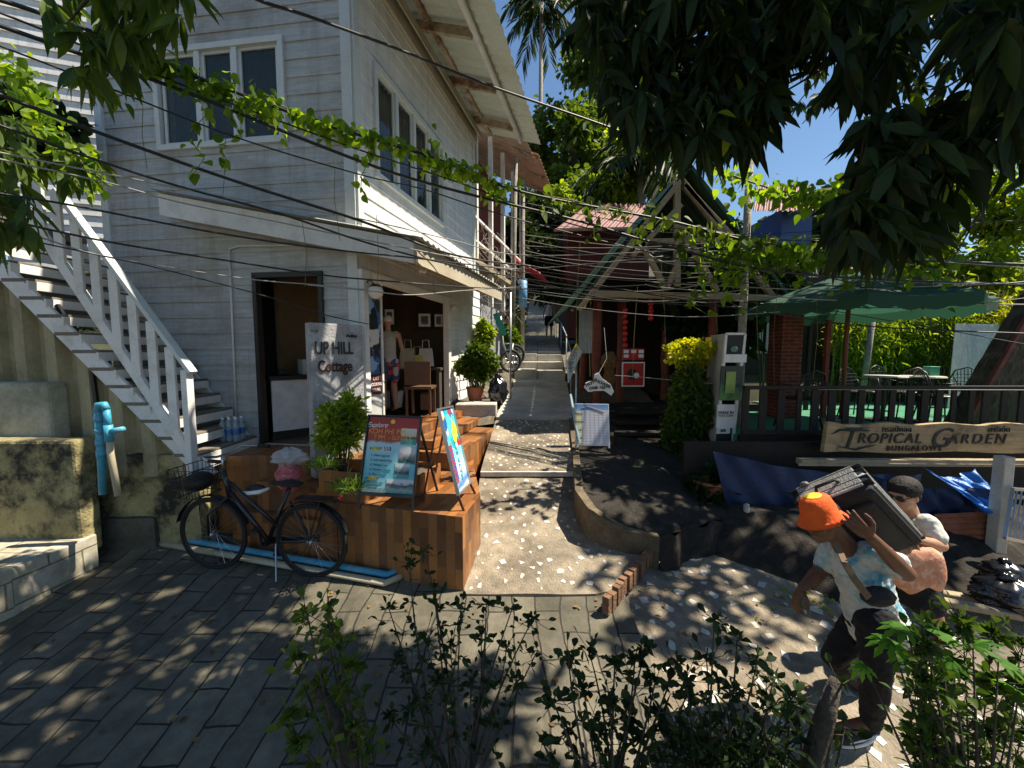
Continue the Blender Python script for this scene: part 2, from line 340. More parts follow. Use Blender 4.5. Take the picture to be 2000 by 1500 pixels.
# ---------------------------------------------------------------- setting: ground, paving, lane, terrain
def zg(x, y):
    z = .12 * (y - 3.6) if y < 3.6 else .03 * (y - 3.6)
    if x < -2.6 and y > 3.7: z += .3 * (y - 3.7) * min(1, (-2.6 - x) / 1.2)
    return z
LP = [(3.3, -.02), (5.05, .43), (5.1, .5), (6.5, .95), (6.55, 1.02), (8.6, 1.32), (11.5, 2.0), (18, 2.82), (24, 4.3), (34, 7.2)]
LX = [(3.3, -.42, .82), (4.2, -.42, 1.42), (5.05, -.42, .86), (6.5, -.27, 1.0), (8.6, .02, 1.22), (11.5, .15, 1.45), (18, .47, 1.95), (24, .95, 2.6), (34, 1.6, 3.6)]
lz = lambda y: interp(LP, y)
lxl = lambda y: interp([(a, b) for a, b, c in LX], y); lxr = lambda y: interp([(a, c) for a, b, c in LX], y)
g = M(); g.grid(lambda a, b: Vector((lerp(-140, 140, a), lerp(-60, 400, b), -.55)), 20, 20); g.build('ground', soil, kind='structure')
pv = M(); pv.grid(lambda a, b: (lambda x, y: Vector((x, y, zg(x, y) + .01 * math.sin(x * 5 + y * 3) * math.sin(y * 4))))(lerp(-9, .98, a), lerp(-1.5, 5.6, b)), 90, 70)
pv.build('plaza_paving', paving, kind='structure', ang=0)
# lower lane with tile chips (right of the brick-edged step)
def chips(mb, n, inside, zf, s0, s1, seed, bumpn=.004):
    r = random.Random(seed); k = 0; tr = 0; done = []
    while k < n and tr < n * 40:
        tr += 1; p = inside(r)
        if p is None or any((p[0] - q[0]) ** 2 + (p[1] - q[1]) ** 2 < (s1 * 1.9) ** 2 for q in done): continue
        done.append(p); x, y = p; a0 = r.random() * 6.28; m_ = r.choice((3, 4, 4, 4, 5)); sz = r.uniform(s0, s1); st = r.uniform(.6, 1.2); pts = []
        for i in range(m_):
            a = a0 + (i + r.uniform(-.25, .25)) * 6.28 / m_; rr = sz * r.uniform(.75, 1.15); px, py = x + math.cos(a) * rr * st, y + math.sin(a) * rr
            pts.append(Vector((px, py, zf(px, py) + bumpn)))
        mb.cur = r.choice((1, 1, 1, 2)); mb.add(pts, [tuple(range(m_))]); k += 1
    mb.cur = 0
lconc = mat('lane_concrete', (.3, .25, .18), rough=.85, var=.4, scale=4.5, bump=.7, stain=(.11, .09, .065), stain_amt=.85, stain_scale=2.2, fine=70, edge=(.4, .62))
lowz = lambda x, y: .12 * (y - 3.6) - .05 if y < 3.6 else -.05
edge_a, edge_b = G(1185, 1178, -.02), G(1290, 1062, -.02)      # foot line of the brick-edged step
ll = M(); ll.grid(lambda a, b: (lambda y: (lambda x: Vector((x, y, lowz(x, y) + .008 * math.sin(7 * x) * math.cos(5 * y) - (.12 * max(0, y - 4.0) if x > 2.5 else 0))))(lerp(.95 if y < 3.3 else .6, 9, a)))(lerp(-1.5, 4.6, b)), 50, 50)
def ins_low(r):
    x, y = r.uniform(1.02, 3.4), r.uniform(1.9, 4.0)
    e = (edge_b.x - edge_a.x) * (y - edge_a.y) - (edge_b.y - edge_a.y) * (x - edge_a.x)
    return (x, y) if e < -.05 else None
chips(ll, 170, ins_low, lambda x, y: lowz(x, y) + .008 * math.sin(7 * x) * math.cos(5 * y) - (.12 * max(0, y - 4.0) if x > 2.5 else 0), .02, .055, 3)
ll.build('lower_lane', [lconc, chip, chip2], kind='structure')
# sloping slabs of the hill lane
def slab(name, y0, y1, seed, nchip, s0=.02, s1=.05, cut=None, m=None, dz=0):
    s = M()
    def pt(a, b):
        y = lerp(y0, y1, b); xl, xr = lxl(y), (cut(y) if cut else lxr(y)); x = lerp(xl, xr, a)
        return Vector((x, y, lz(y) + dz + .006 * math.sin(9 * x + 2 * y) * math.sin(6 * y)))
    s.grid(pt, 24, 24); k = 25
    for row, flip in ((0, 0), (24, 1)):                 # front and back risers
        vs = [pt(i / 24, row / 24) for i in range(25)]; lo = [Vector((p.x, p.y, p.z - .35)) for p in vs]
        s.add(vs + lo, [(i, i + 25, i + 26, i + 1) for i in range(24)])
    for col in (0, 24):
        vs = [pt(col / 24, i / 24) for i in range(25)]; lo = [Vector((p.x, p.y, p.z - .45)) for p in vs]
        s.add(vs + lo, [(i, i + 1, i + 26, i + 25) for i in range(24)])
    if nchip:
        def ins(r):
            y = r.uniform(y0 + .04, y1 - .04); xl, xr = lxl(y) + .05, (cut(y) if cut else lxr(y)) - .07
            return (r.uniform(xl, xr), y)
        chips(s, nchip, ins, lambda x, y: lz(y) + dz + .006 * math.sin(9 * x + 2 * y) * math.sin(6 * y), s0, s1, seed)
    s.build(name, [m or lconc, chip, chip2], kind='structure')
ea, eb = G(1180, 1165, .1), G(1277, 1060, .16)
cutA = lambda y: interp([(3.3, ea.x - .02), (ea.y, ea.x), (eb.y, eb.x), (eb.y + .25, 1.25), (5.05, .86)], y)
slab('lane_slab', 3.25, 5.03, 1, 120, .013, .04, cutA)
slab('lane_slab', 5.09, 6.48, 2, 150, .014, .032)
slab('lane_slab', 6.53, 8.6, 4, 0, m=conc_light)
conc_edge = mat('white_worn_edge', (.62, .58, .5), rough=.8, var=.2, scale=6, bump=.4, stain=(.3, .25, .18), stain_amt=.7, stain_scale=5)
e = M(); e.box((.22, 5.06, .475), (1.26, .045, .06)); e.build('lane_edge_strip', conc_edge, kind='structure')
# brick edging of the step down to the lower lane
be = M()
nb = 13
for i in range(nb):
    a = ea.lerp(eb, i / nb); b = ea.lerp(eb, (i + .82) / nb); lift = Vector((0, 0, .0)); mid = (a + b) / 2; d = (eb - ea); d.z = 0; d.normalize()
    jr = random.Random(i); be.box(Vector((mid.x, mid.y, mid.z - .085 + jr.uniform(-.012, .008))) + Vector((d.y, -d.x, 0)) * jr.uniform(-.01, .015), ((b - a).length * jr.uniform(.8, 1.08), .06, .15), (d, Vector((-d.y, d.x, 0)), Vector((0, 0, 1))))
one('brick_edging', 'row of worn red bricks edging the step between the two lane slabs', 'edging', be, mat('worn_brick', (.2, .105, .06), rough=.9, var=.35, scale=9, bump=.5, stain=(.1, .08, .04), stain_amt=.7, stain_scale=5), bevel=.006)
# steps further up the hill
st = M(); y = 8.62; i = 0
while y < 34:
    L_ = .85 if y < 15 else .6; z = lz(y + L_ * .5); 
    for (xa, xb, dz) in ((lxl(y), lerp(lxl(y), lxr(y), .45), .03 if i % 2 else 0), (lerp(lxl(y), lxr(y), .45), lxr(y), 0)):
        st.box(((xa + xb) / 2, y + L_ / 2, z + dz - .3), (xb - xa - .01, L_ + .01 * (i % 2), .6))
    y += L_; i += 1
st.build('hill_steps', conc_light, kind='structure', bevel=.012)
gravel0 = mat('verge_soil', (.1, .085, .06), rough=.95, var=.4, scale=6, bump=.6, stain=(.2, .18, .14), stain_amt=.7, stain_scale=5)
# hillside terrain
def tz(x, y):
    b = lz(y) - .12; off = max(0, (x - lxr(y) - .2)) * .04 + max(0, lxl(y) - .2 - x) * .05
    bump = .2 * math.sin(x * .5 + y * .3) * math.cos(y * .21) * min(1, max(0, abs(x - .8) - 1.2) / 3)
    return b + off + bump if y > 9 else lerp(-.3, b + off, max(0, (y - 8) / 1))
t = M(); t.grid(lambda a, b: (lambda x, y: Vector((x, y, tz(x, y) if y < 34 else tz(x, 34) + (y - 34) * .25)))(lerp(-45, 60, a), lerp(8, 90, b)), 84, 70)
vg = M(); vg.grid(lambda a, b: (lambda y: Vector((lxl(y) - 1.3 + 1.28 * a, y, lz(y) - .06 + .02 * math.sin(a * 20 + y * 5))))(lerp(6.45, 34, b)), 10, 120); vg.grid(lambda a, b: (lambda y: Vector((lxr(y) + .02 + 1.6 * a, y, lz(y) - .05)))(lerp(6.9, 34, b)), 10, 100); vg.build('verge', gravel0, kind='structure')
t.build('hillside', mat('leaf_litter_soil', (.05, .045, .025), rough=.95, var=.5, scale=3, bump=.6, stain=(.03, .06, .015), stain_amt=.8, stain_scale=1.5), kind='structure')
# raised gravel patio to the right of the lane, with its curved kerb
kp = [(1.04, 6.9, 1.02), (.98, 6.2, .86), (.93, 5.6, .68)] + [tuple(G(u, v, z)) for u, v, z in ((1134, 962, .52), (1158, 996, .44), (1188, 1018, .36), (1228, 1038, .29), (1285, 1050, .24))]
kp = [Vector(p) for p in kp]
pt_ = M(); far = [Vector((2.6, 7.3, 1.1)), Vector((2.6, 6.9, 1.0)), Vector((2.6, 6.2, .8)), Vector((2.7, 5.7, .62)), Vector((2.8, 5.3, .5)), Vector((2.9, 5.0, .42)), Vector((3.0, 4.7, .34)), Vector((3.0, 4.5, .26))]
def patf(a, b):
    i = a * 7; k = min(6, int(i)); t_ = i - k; p = kp[k].lerp(kp[k + 1], t_).lerp(far[k].lerp(far[k + 1], t_), b)
    return p + Vector((0, 0, .02 * math.sin(p.x * 11) * math.sin(p.y * 9)))
pt_.grid(patf, 42, 24)
low = [Vector((kp[-1].x, kp[-1].y, .33)), far[-1]]
e0, e1 = kp[-1], far[-1]; pt_.grid(lambda a, b: e0.lerp(e1, a) + Vector((.03 * math.sin(a * 23), -.22 * b - .03 * math.sin(a * 17), -.5 * b * (1.4 - .4 * b) + .03 * math.sin(a * 31 + b * 9))), 24, 8)
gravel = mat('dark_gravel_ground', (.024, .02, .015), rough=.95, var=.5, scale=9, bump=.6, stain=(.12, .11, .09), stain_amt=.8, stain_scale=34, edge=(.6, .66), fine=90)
pt_.build('patio_ground', gravel, kind='structure')
kb = M(); pk = []
for i in range(len(kp) - 1):
    for q in range(5): pk.append(kp[i].lerp(kp[i + 1], q / 5))
pk.append(kp[-1])
vs = []
for i, p in enumerate(pk):
    d = (pk[min(i + 1, len(pk) - 1)] - pk[max(0, i - 1)]); d.z = 0; d.normalize(); nn = Vector((-d.y, d.x, 0))
    vs += [p - nn * .06 + Vector((0, 0, .03)), p + nn * .03 + Vector((0, 0, .03)), p + nn * .03 - Vector((0, 0, .4)), p - nn * .06 - Vector((0, 0, .4))]
kb.add(vs, [(4 * i + a, 4 * i + (a + 1) % 4, 4 * i + 4 + (a + 1) % 4, 4 * i + 4 + a) for i in range(len(pk) - 1) for a in range(4)] + [(3, 2, 1, 0), tuple(4 * (len(pk) - 1) + a for a in range(4))])
one('kerb', 'curved mossy concrete kerb between the tiled lane and the dark gravel patio', 'kerb', kb, mat('kerb_concrete', (.13, .1, .06), rough=.9, var=.35, scale=6, bump=.5, stain=(.06, .05, .03), stain_amt=.8, stain_scale=4))
# lit masonry step, raised pavement, far-left wall bases
def blockpx(pts, z, h):                                  # footprint from measured corners at height z
    q = [G(u, v, z) for u, v in pts]; m = M(); m.prism([Vector((p.x, p.y, z - h)) for p in q], (0, 0, h)); return m
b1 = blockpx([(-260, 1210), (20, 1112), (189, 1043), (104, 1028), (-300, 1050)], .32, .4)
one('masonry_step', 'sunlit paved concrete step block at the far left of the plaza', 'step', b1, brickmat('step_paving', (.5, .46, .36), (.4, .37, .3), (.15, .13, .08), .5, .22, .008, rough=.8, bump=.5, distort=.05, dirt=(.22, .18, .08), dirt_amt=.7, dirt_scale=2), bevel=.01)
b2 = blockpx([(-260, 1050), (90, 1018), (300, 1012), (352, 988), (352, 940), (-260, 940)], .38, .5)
one('pavement_block', 'low shaded concrete pavement block behind the sunlit step', 'step', b2, mat('dark_concrete', (.09, .085, .065), rough=.6, var=.35, scale=3, bump=.4, stain=(.03, .03, .02), stain_amt=.8, stain_scale=2), bevel=.01)  # even dark base tone with darker blotches

# ---------------------------------------------------------------- white clad house
C = Vector((-1.76, 4.6, 0)); DF = Vector((-.991, .13, 0)).normalized(); DS = Vector((.24, .971, 0)).normalized()
NF = Vector((-DF.y, DF.x, 0)); NF = NF if NF.y < 0 else -NF
NS = Vector((DS.y, -DS.x, 0))
FL = .95
def wf(u, v): return WP(u, v, C, DF)
def ws(u, v): return WP(u, v, C, DS)
def wallmesh(mb, o, d, n, L, z0, z1, openings, bh=.19, lip=.014, phase=0):
    zs = {z0, z1}
    zb = z0 - phase; rows = []
    while zb < z1: zs.add(max(z0, zb)); rows.append(zb); zb += bh
    for a, b, c, e_ in openings: zs.add(min(max(c, z0), z1)); zs.add(min(max(e_, z0), z1))
    zs = sorted(zs); zl = [zs[0]]
    for z in zs[1:]:
        if z - zl[-1] > 1e-4: zl.append(z)
    def out(z, up):
        k = (z - rows[0]) / bh; f = k - math.floor(k + 1e-6)
        if not up and f < 1e-3: f = 1
        return lip * (1 - f)
    for a, b in zip(zl, zl[1:]):
        mid = (a + b) / 2; segs = [(0, L)]
        for s0, s1, c, e_ in openings:
            if c < mid < e_:
                ns = []
                for x, y_ in segs:
                    if s0 > x: ns.append((x, min(s0, y_)))
                    if s1 < y_: ns.append((max(s1, x), y_))
                segs = [q for q in ns if q[1] - q[0] > 1e-4]
        oa, ob = out(a, True), out(b, False)
        for x, y_ in segs:
            p = lambda s, z, q: o + d * s + n * q + Vector((0, 0, z))
            mb.add([p(x, a, oa), p(y_, a, oa), p(y_, b, ob), p(x, b, ob)], [(0, 1, 2, 3)])
            if any(abs(a - r_) < 1e-4 for r_ in rows): mb.add([p(x, a, 0), p(y_, a, 0), p(y_, a, oa), p(x, a, oa)], [(0, 1, 2, 3)])
    return mb
def frame_on(mb, o, d, n, s0, s1, z0, z1, w_, t, back=.0):
    for a, b, c, e_ in ((s0, s1, z1 - w_, z1), (s0, s1, z0, z0 + w_), (s0, s0 + w_, z0 + w_, z1 - w_), (s1 - w_, s1, z0 + w_, z1 - w_)):
        mb.box(o + d * ((a + b) / 2) + n * (t / 2 - back) + Vector((0, 0, (c + e_) / 2)), (b - a, t + .0, e_ - c), (d, n, Vector((0, 0, 1))))
house = thing('clad_house', 'pale clapboard two storey corner house with concrete name slab in front', 'house', C)
LFt = wf(196, 300)[0]                                     # front wall length
LSd = ws(925, 420)[0]
zt = 6.75
# front wall openings
wu = (wf(552, 85), wf(308, 280)); fw = (wf(552, 180)[0], wf(312, 180)[0], (wf(430, 280)[1]), wf(430, 95)[1])
dL, dR = wf(508, 700)[0], wf(634, 700)[0]; dtop = wf(560, 537)[1]
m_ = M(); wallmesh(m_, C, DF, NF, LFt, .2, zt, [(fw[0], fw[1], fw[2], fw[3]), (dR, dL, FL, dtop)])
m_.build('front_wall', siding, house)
sw = (ws(733, 240)[0], ws(862, 380)[0]); sz1, sz0 = ws(733, 135)[1], ws(733, 338)[1]
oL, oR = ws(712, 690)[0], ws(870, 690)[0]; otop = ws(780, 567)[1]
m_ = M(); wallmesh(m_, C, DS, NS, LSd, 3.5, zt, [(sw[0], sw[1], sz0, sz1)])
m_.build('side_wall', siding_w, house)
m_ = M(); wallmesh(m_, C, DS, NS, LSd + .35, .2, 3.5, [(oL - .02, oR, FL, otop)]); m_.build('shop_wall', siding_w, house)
m_ = M()                                                  # back and far walls, ceiling, upper floor: closes the box
BL = C + DF * LFt; BB = BL + DS * (LSd); CB = C + DS * LSd
for a, b in ((BL, BB), (BB, CB)):
    d_ = (b - a).normalized(); m_.box((a + b) / 2 + Vector((0, 0, zt / 2)), ((b - a).length - .02, .08, zt), (d_, Vector((-d_.y, d_.x, 0)), Vector((0, 0, 1))))
m_.build('rear_wall', siding, house)
def inset(k, z): return [C + DF * k + DS * k + Vector((0, 0, z)), BL - DF * k + DS * k + Vector((0, 0, z)), BB - DF * k - DS * k + Vector((0, 0, z)), CB + DF * k - DS * k + Vector((0, 0, z))]
m_ = M(); m_.prism(inset(.03, FL - .1), (0, 0, .1)); m_.build('floor', brickmat('floor_tile', (.2, .13, .08), (.14, .09, .06), (.05, .03, .02), .6, .15, .003, rough=.35, bump=.1), house)
m_ = M(); m_.prism(inset(.03, 3.35), (0, 0, .12)); m_.build('ceiling', room_tan, house)
m_ = M(); m_.box(C + DF * 1.35 + DS * 2.3 + Vector((0, 0, 2.15)), (.06, 3.9, 2.38), (DF, DS, Vector((0, 0, 1)))); m_.box(C + DS * 3.1 + DF * .7 + Vector((0, 0, 2.15)), (1.25, .06, 2.38), (DF, DS, Vector((0, 0, 1)))); m_.build('partition', room_tan, house)
# corner trim and boards
m_ = M(); m_.box(C + NF * .01 + DF * .055 + Vector((0, 0, 3.6 + .0)), (.12, .05, 5.3), (DF, NF, Vector((0, 0, 1)))); m_.build('corner_trim', winframe, house)
m_ = M(); m_.box(C + NS * .012 + DS * .04 + Vector((0, 0, 5.1)), (.05, .1, 3.1), (NS, DS, Vector((0, 0, 1)))); m_.build('corner_trim', winframe, house)
m_ = M(); m_.box(BL - DF * .05 + NF * .012 + Vector((0, 0, 3.7)), (.1, .05, 5.8), (DF, NF, Vector((0, 0, 1)))); m_.build('corner_trim', winframe, house)
m_ = M(); m_.box(CB + NS * .012 - DS * .05 + Vector((0, 0, 5.1)), (.05, .1, 3.1), (NS, DS, Vector((0, 0, 1))))
m_.build('corner_trim', winframe, house)
# windows
def window(o, d, n, s0, s1, z0, z1, splits, opened=None, curtain=True):
    wn = M(); frame_on(wn, o, d, n, s0 - .05, s1 + .05, z0 - .05, z1 + .05, .065, .06, .015)
    for k in splits:
        s = lerp(s0, s1, k); wn.box(o + d * s + n * .01 + Vector((0, 0, (z0 + z1) / 2)), (.07, .04, z1 - z0 - .03), (d, n, Vector((0, 0, 1))))
    W = wn.build('window', winframe, house, bevel=.004); ed = [0] + list(splits) + [1]
    for a, b in zip(ed, ed[1:]):
        sa, sb = lerp(s0, s1, a) + .035, lerp(s0, s1, b) - .035; q = M(); frame_on(q, o, d, n, sa, sb, z0 + .012, z1 - .012, .035, .02, .02); q.build('sash', winframe, W)
        gq = M(); gq.box(o + d * ((sa + sb) / 2) - n * .02 + Vector((0, 0, (z0 + z1) / 2)), (sb - sa - .03, .006, z1 - z0 - .06), (d, n, Vector((0, 0, 1)))); gq.build('pane', glass_w, W)
    if curtain:
        cq = M(); cq.corr(o + d * s0 - n * .18 + Vector((0, 0, z0)), d * (s1 - s0), Vector((0, 0, z1 - z0 + .1)), pitch=.09, amp=.02); cq.build('curtain', plain('curtain_cloth', (.03, .04, .028), .9), W, smooth=True)
glass_w = plain('clear_glass', (.05, .07, .065), .03, 0, .5, 1, .0)
_b = glass_w.node_tree.nodes['Principled BSDF']; _b.inputs['Alpha'].default_value = .3; _b.inputs['Specular IOR Level'].default_value = 1.0
window(C, DF, NF, fw[0], fw[1], fw[2], fw[3], (.36, .66))
window(C, DS, NS, sw[0], sw[1], sz0, sz1, (.25, .5, .75))
# main roof: sloping sheet over the side eave, purlins and rafters beneath
er0, er1 = P(948, 0, 4.55), P(1045, 328, 8.75); ezo = (er0.z + er1.z) / 2
ev = lambda s, off, z: C + DS * s + NS * off + Vector((0, 0, z))
r_ = M(); OH = 1.35
r_.corr(ev(-.3, -3.9, 8.05), DS * (LSd + .7), (NS * (OH + 3.9) + Vector((0, 0, 6.35 - 8.05))), pitch=.19, amp=.016, thick=.006, nv=2)
r_.build('roof', roofsheet, house)
slope = (6.35 - 8.05) / (OH + 3.9); rz = lambda off: 6.35 + (off - OH) * slope
for s in (.2, 1.35, 2.5, 3.65): pu = M(); pu.bar(ev(s, .02, rz(.02) - .13), ev(s, OH - .42, rz(OH - .42) - .13), .06, .12); pu.build('rafter', steelrust, house)
pu = M()
for off in (.28,): pu.bar(ev(-.3, off, rz(off) - .05), ev(LSd + .3, off, rz(off) - .05), .07, .07)
pu.build('purlin', steelrust, house)
pu = M(); pu.tube([ev(-.3, OH - .4, rz(OH - .4) - .09), ev(LSd + .25, OH - .4, rz(OH - .4) - .09)], .045, 10); pu.build('eave_pipe', whitepaint, house, smooth=True)
fs = M()
for k, off in enumerate((.09, .2)): fs.box(ev(LSd / 2, off - .04, rz(off) - .2 - .02 * k), (LSd + .1, .02, .12), (DS, NS, Vector((0, 0, 1))))
fs.box(ev(LSd / 2, .045, rz(0) - .28), (LSd + .1, .05, .3), (DS, NS, Vector((0, 0, 1)))); fs.build('soffit_board', tan, house)
# awning: rake board on the front, eave board down the side, sheet above, soffit below
A0 = C + DF * (wf(360, 420)[0]) + NF * .0; 
za0 = wf(360, 400)[1] + .02; 
AW = .62
aw_c = P(813, 470, 4.32); aw_f = C + DS * 3.95 + NS * AW
cz = aw_c.z
aw = thing('awning', 'lean-to awning with pale fascia boards over the shop doorway', 'awning', C + Vector((0, 0, 3)))
A_l = A0 + NF * .3; A_r = Vector((aw_c.x, aw_c.y, 0)); fz = P(992, 566, aw_f.y).z
q = M(); q.prism([A_l + Vector((0, 0, za0)), A_l + Vector((0, 0, za0 - .24)), A_r + Vector((0, 0, cz - .24)), A_r + Vector((0, 0, cz))], (0, .03, 0)); q.build('rake_board', whitepaint, aw)
q = M(); q.prism([A_r + Vector((0, 0, cz)), A_r + Vector((0, 0, cz - .24)), aw_f + Vector((0, 0, fz - .22)), aw_f + Vector((0, 0, fz))], (-.03, 0, 0)); q.build('fascia_board', tan, aw)
# sheet
q = M(); n0 = A_l + Vector((-.05, -.05, za0 + .03)); n1 = A_r + Vector((.06, -.06, cz + .02)); n2 = aw_f + Vector((.06, .1, fz + .02)); n3 = A_l + DS * 4.0 + Vector((0, 0, za0 + .05))
def aws(a, b):
    p = n0.lerp(n3, a).lerp(n1.lerp(n2, a), b); return p + Vector((0, 0, .014 * math.sin(a * 4.2 / .16 * 6.28)))
q.grid(aws, 170, 2); q.grid(lambda a, b: aws(1 - a, b) - Vector((0, 0, .006)), 170, 2); q.build('roof_sheet', rooftop, aw)
q = M(); q.add([C + DF * 2.05 + NF * .02 + Vector((0, 0, za0 - .26)), C + NF * .02 + Vector((0, 0, 3.42)), A_r + Vector((0, .03, cz - .235)), A_l + Vector((0, .03, za0 - .235))], [(0, 1, 2, 3)])
q.add([C + Vector((0, 0, 3.42)), C + DS * 3.95 + Vector((0, 0, 3.42)), aw_f + Vector((-.03, 0, fz - .21)), A_r + Vector((-.03, .03, cz - .235))], [(0, 1, 2, 3)]); q.build('soffit', tan, aw)
q = M()
for k in (.33, .66): q.bar(C + NS * (AW * k) + Vector((0, .05, 3.42 + (cz - .24 - 3.42) * k - .012)), C + DS * 3.9 + NS * (AW * k) + Vector((0, 0, 3.42 + (fz - .22 - 3.42) * k - .012)), .035, .02)
q.build('batten', tan, aw)
# shop opening frame, glass panel with banner
q = M(); Z = Vector((0, 0, 1))
q.box(C + DS * (oL - .04) + NS * .02 + Z * (FL + (otop - FL) / 2), (.09, .1, otop - FL), (DS, NS, Z))
q.box(C + DS * (oR + .045) + NS * .02 + Z * (FL + (otop - FL) / 2), (.11, .1, otop - FL), (DS, NS, Z))
q.box(C + DS * ((oL + oR) / 2) + NS * .02 + Z * (otop + .05), (oR - oL + .2, .08, .1), (DS, NS, Z)); q.build('shop_door_frame', siding_w, house)
q = M()
q.box(C + DF * dL + NF * .0 + Z * ((FL + dtop) / 2), (.05, .09, dtop - FL), (DF, NF, Z)); q.box(C + DF * dR + Z * ((FL + dtop) / 2), (.05, .09, dtop - FL), (DF, NF, Z))
q.box(C + DF * ((dL + dR) / 2) + Z * dtop, (dL - dR + .05, .09, .06), (DF, NF, Z)); q.build('door_frame', plain('black_frame', (.02, .018, .016), .5), house)
q = M(); q.tube([C + DF * wf(452, 490)[0] + NF * .03 + Z * wf(452, 488)[1], C + DF * wf(465, 810)[0] + NF * .03 + Z * wf(465, 815)[1]], .012, 8)
q.tube([C + DF * wf(452, 490)[0] + NF * .03 + Z * wf(452, 488)[1], C + DF * wf(470, 486)[0] + NF * .03 + Z * wf(470, 482)[1], C + DF * wf(600, 482)[0] + NF * .03 + Z * wf(640, 478)[1]], .012, 8); q.build('conduit', whitepaint, house, smooth=True)
# ---------------------------------------------------------------- terrace, block, planter
X3 = Vector((1, 0, 0)); Y3 = Vector((0, 1, 0)); Z3 = Vector((0, 0, 1))
B0 = G(905, 1155, -.03); DT = Vector((-.964, .265, 0)).normalized(); DR = Vector((.265, .964, 0)).normalized(); AT = math.atan2(-DT.y, -DT.x)
def prism_up(pts, z0, z1, m=None):
    m = m or M(); m.prism([Vector((p[0], p[1], z0)) for p in pts], (0, 0, z1 - z0)); return m
def tp(s, r, z=0): return Vector((B0.x, B0.y, z)) + DT * s + DR * r
BT = .64
ter = thing('terrace', 'stepped terrace clad in brown wood-look tiles in front of the shop', 'terrace', B0)
cB = G(938, 966, BT)
q = prism_up([tp(0, 0), (cB.x, cB.y), (-.50, 4.98), tp(.62, 1.9), tp(1.0, .4), tp(1.28, .35), tp(1.28, 0)], -.25, BT); q.build('front_block', woodtile, ter, ang=AT, bevel=.004)
so_ = lambda s, off: C + DS * s + NS * off
q = prism_up([so_(.3, 1.05), so_(2.0, 1.05), so_(2.0, .02), so_(.3, .02)], -.2, .85); q.build('step', woodtile, ter, ang=AT, bevel=.004)
q = prism_up([so_(.4, .72), so_(2.25, .72), so_(2.25, .02), so_(.4, .02)], .86, .965); q.build('step', woodtile, ter, ang=AT, bevel=.004)
q = prism_up([so_(.5, .4), so_(2.5, .4), so_(2.5, .02), so_(.5, .02)], .967, 1.08); q.build('step', woodtile, ter, ang=AT, bevel=.004)
fo = lambda s, off: C + DF * s + NF * off
q = prism_up([fo(-.1, .42), fo(-.1, .0), fo(1.75, 0), fo(1.95, .72), tp(2.02, .42), tp(1.2, .42)], -.2, .94); q.build('landing', woodtile, ter, ang=AT, bevel=.004)
q = prism_up([tp(1.30, .41), tp(2.35, .41), tp(2.35, .10), tp(1.30, .10)], -.2, .72); q.build('step', woodtile, ter, ang=AT, bevel=.004)
q = prism_up([tp(1.30, .09), tp(2.6, .09), tp(2.6, .01), tp(1.30, .01)], -.2, .42); q.build('step', woodtile, ter, ang=AT, bevel=.004)
plb = thing('planter_box', 'wood-tiled planter box holding the leafy bush beside the name slab', 'planter', tp(1.3, .1, .64))
q = M()
def tbox(m, s0, s1, r0, r1, z0, z1): m.box(tp((s0 + s1) / 2, (r0 + r1) / 2, (z0 + z1) / 2), (s1 - s0, r1 - r0, z1 - z0), (DT, DR, Z3))
P0, P1, PT = 1.02, 1.5, .93
tbox(q, P0, P1, .02, .05, .1, PT); tbox(q, P0, P1, .78, .81, BT, PT); tbox(q, P0, P0 + .03, .052, .778, BT - .2, PT); tbox(q, P1 - .03, P1, .052, .778, .1, PT)
tbox(q, .62, P0 - .002, .35, .38, BT - .1, PT - .08); tbox(q, .62, P0 - .002, .78, .808, BT - .1, PT - .08); tbox(q, .59, .618, .35, .808, BT - .1, PT - .08)
q.build('box_wall', woodtile, plb, ang=AT, bevel=.003)
q = M(); tbox(q, .62, P1 - .04, .385, .775, BT - .1, .8); tbox(q, P0 + .04, P1 - .04, .06, .383, BT - .1, .8); q.build('soil', soil, plb)

# ---------------------------------------------------------------- concrete name slab
sN = Vector((.75, -.66, 0)).normalized(); sD = Vector((.66, .75, 0)).normalized()
sl0 = P(605, 640, 4.0); SW = .56
slab_t = thing('name_slab', 'grey concrete slab standing in the planter, lettered UP HILL Cottage', 'sign', Vector((sl0.x, sl0.y, .8)))
zS = P(600, 631, 4.1).z
q = M(); q.box(Vector((sl0.x, sl0.y, 0)) + sD * (SW / 2) - sN * .06 + Z3 * ((zS + .75) / 2), (SW, .12, zS - .75), (sD, sN, Z3))
slm = mat('cement_render', (.36, .36, .37), rough=.8, var=.25, scale=2.5, bump=.35, stain=(.16, .16, .15), stain_amt=.85, stain_scale=3.2, edge=(.46, .66))
q.build('slab', slm, slab_t, bevel=.006)
def slt(s, u, v, size, m, **k):
    # find position along slab from pixel u, height from pixel v
    sz = WP(u, v, (sl0.x, sl0.y), (sD.x, sD.y)); o = Vector((sl0.x, sl0.y, 0)) + sD * sz[0] + Z3 * sz[1] + sN * .008; return text(s, o, sD, Z3, size, m, slab_t, **k)
rustm = mat('rusted_letter', (.045, .012, .008), rough=.8, var=.4, scale=14, bump=.2)
slt('UP HILL', 653, 681, .185, ink, ext=.003, off=.003, space=1.0, xs=.64)
slt('Cottage', 655, 716, .17, rustm, ext=.003, off=.003, space=1.0, xs=.66)
slt('Active', 686, 656, .045, ink, ext=.006, off=.001)
slt('hi wb', 613, 646, .035, ink, ext=.001, shear=.3)

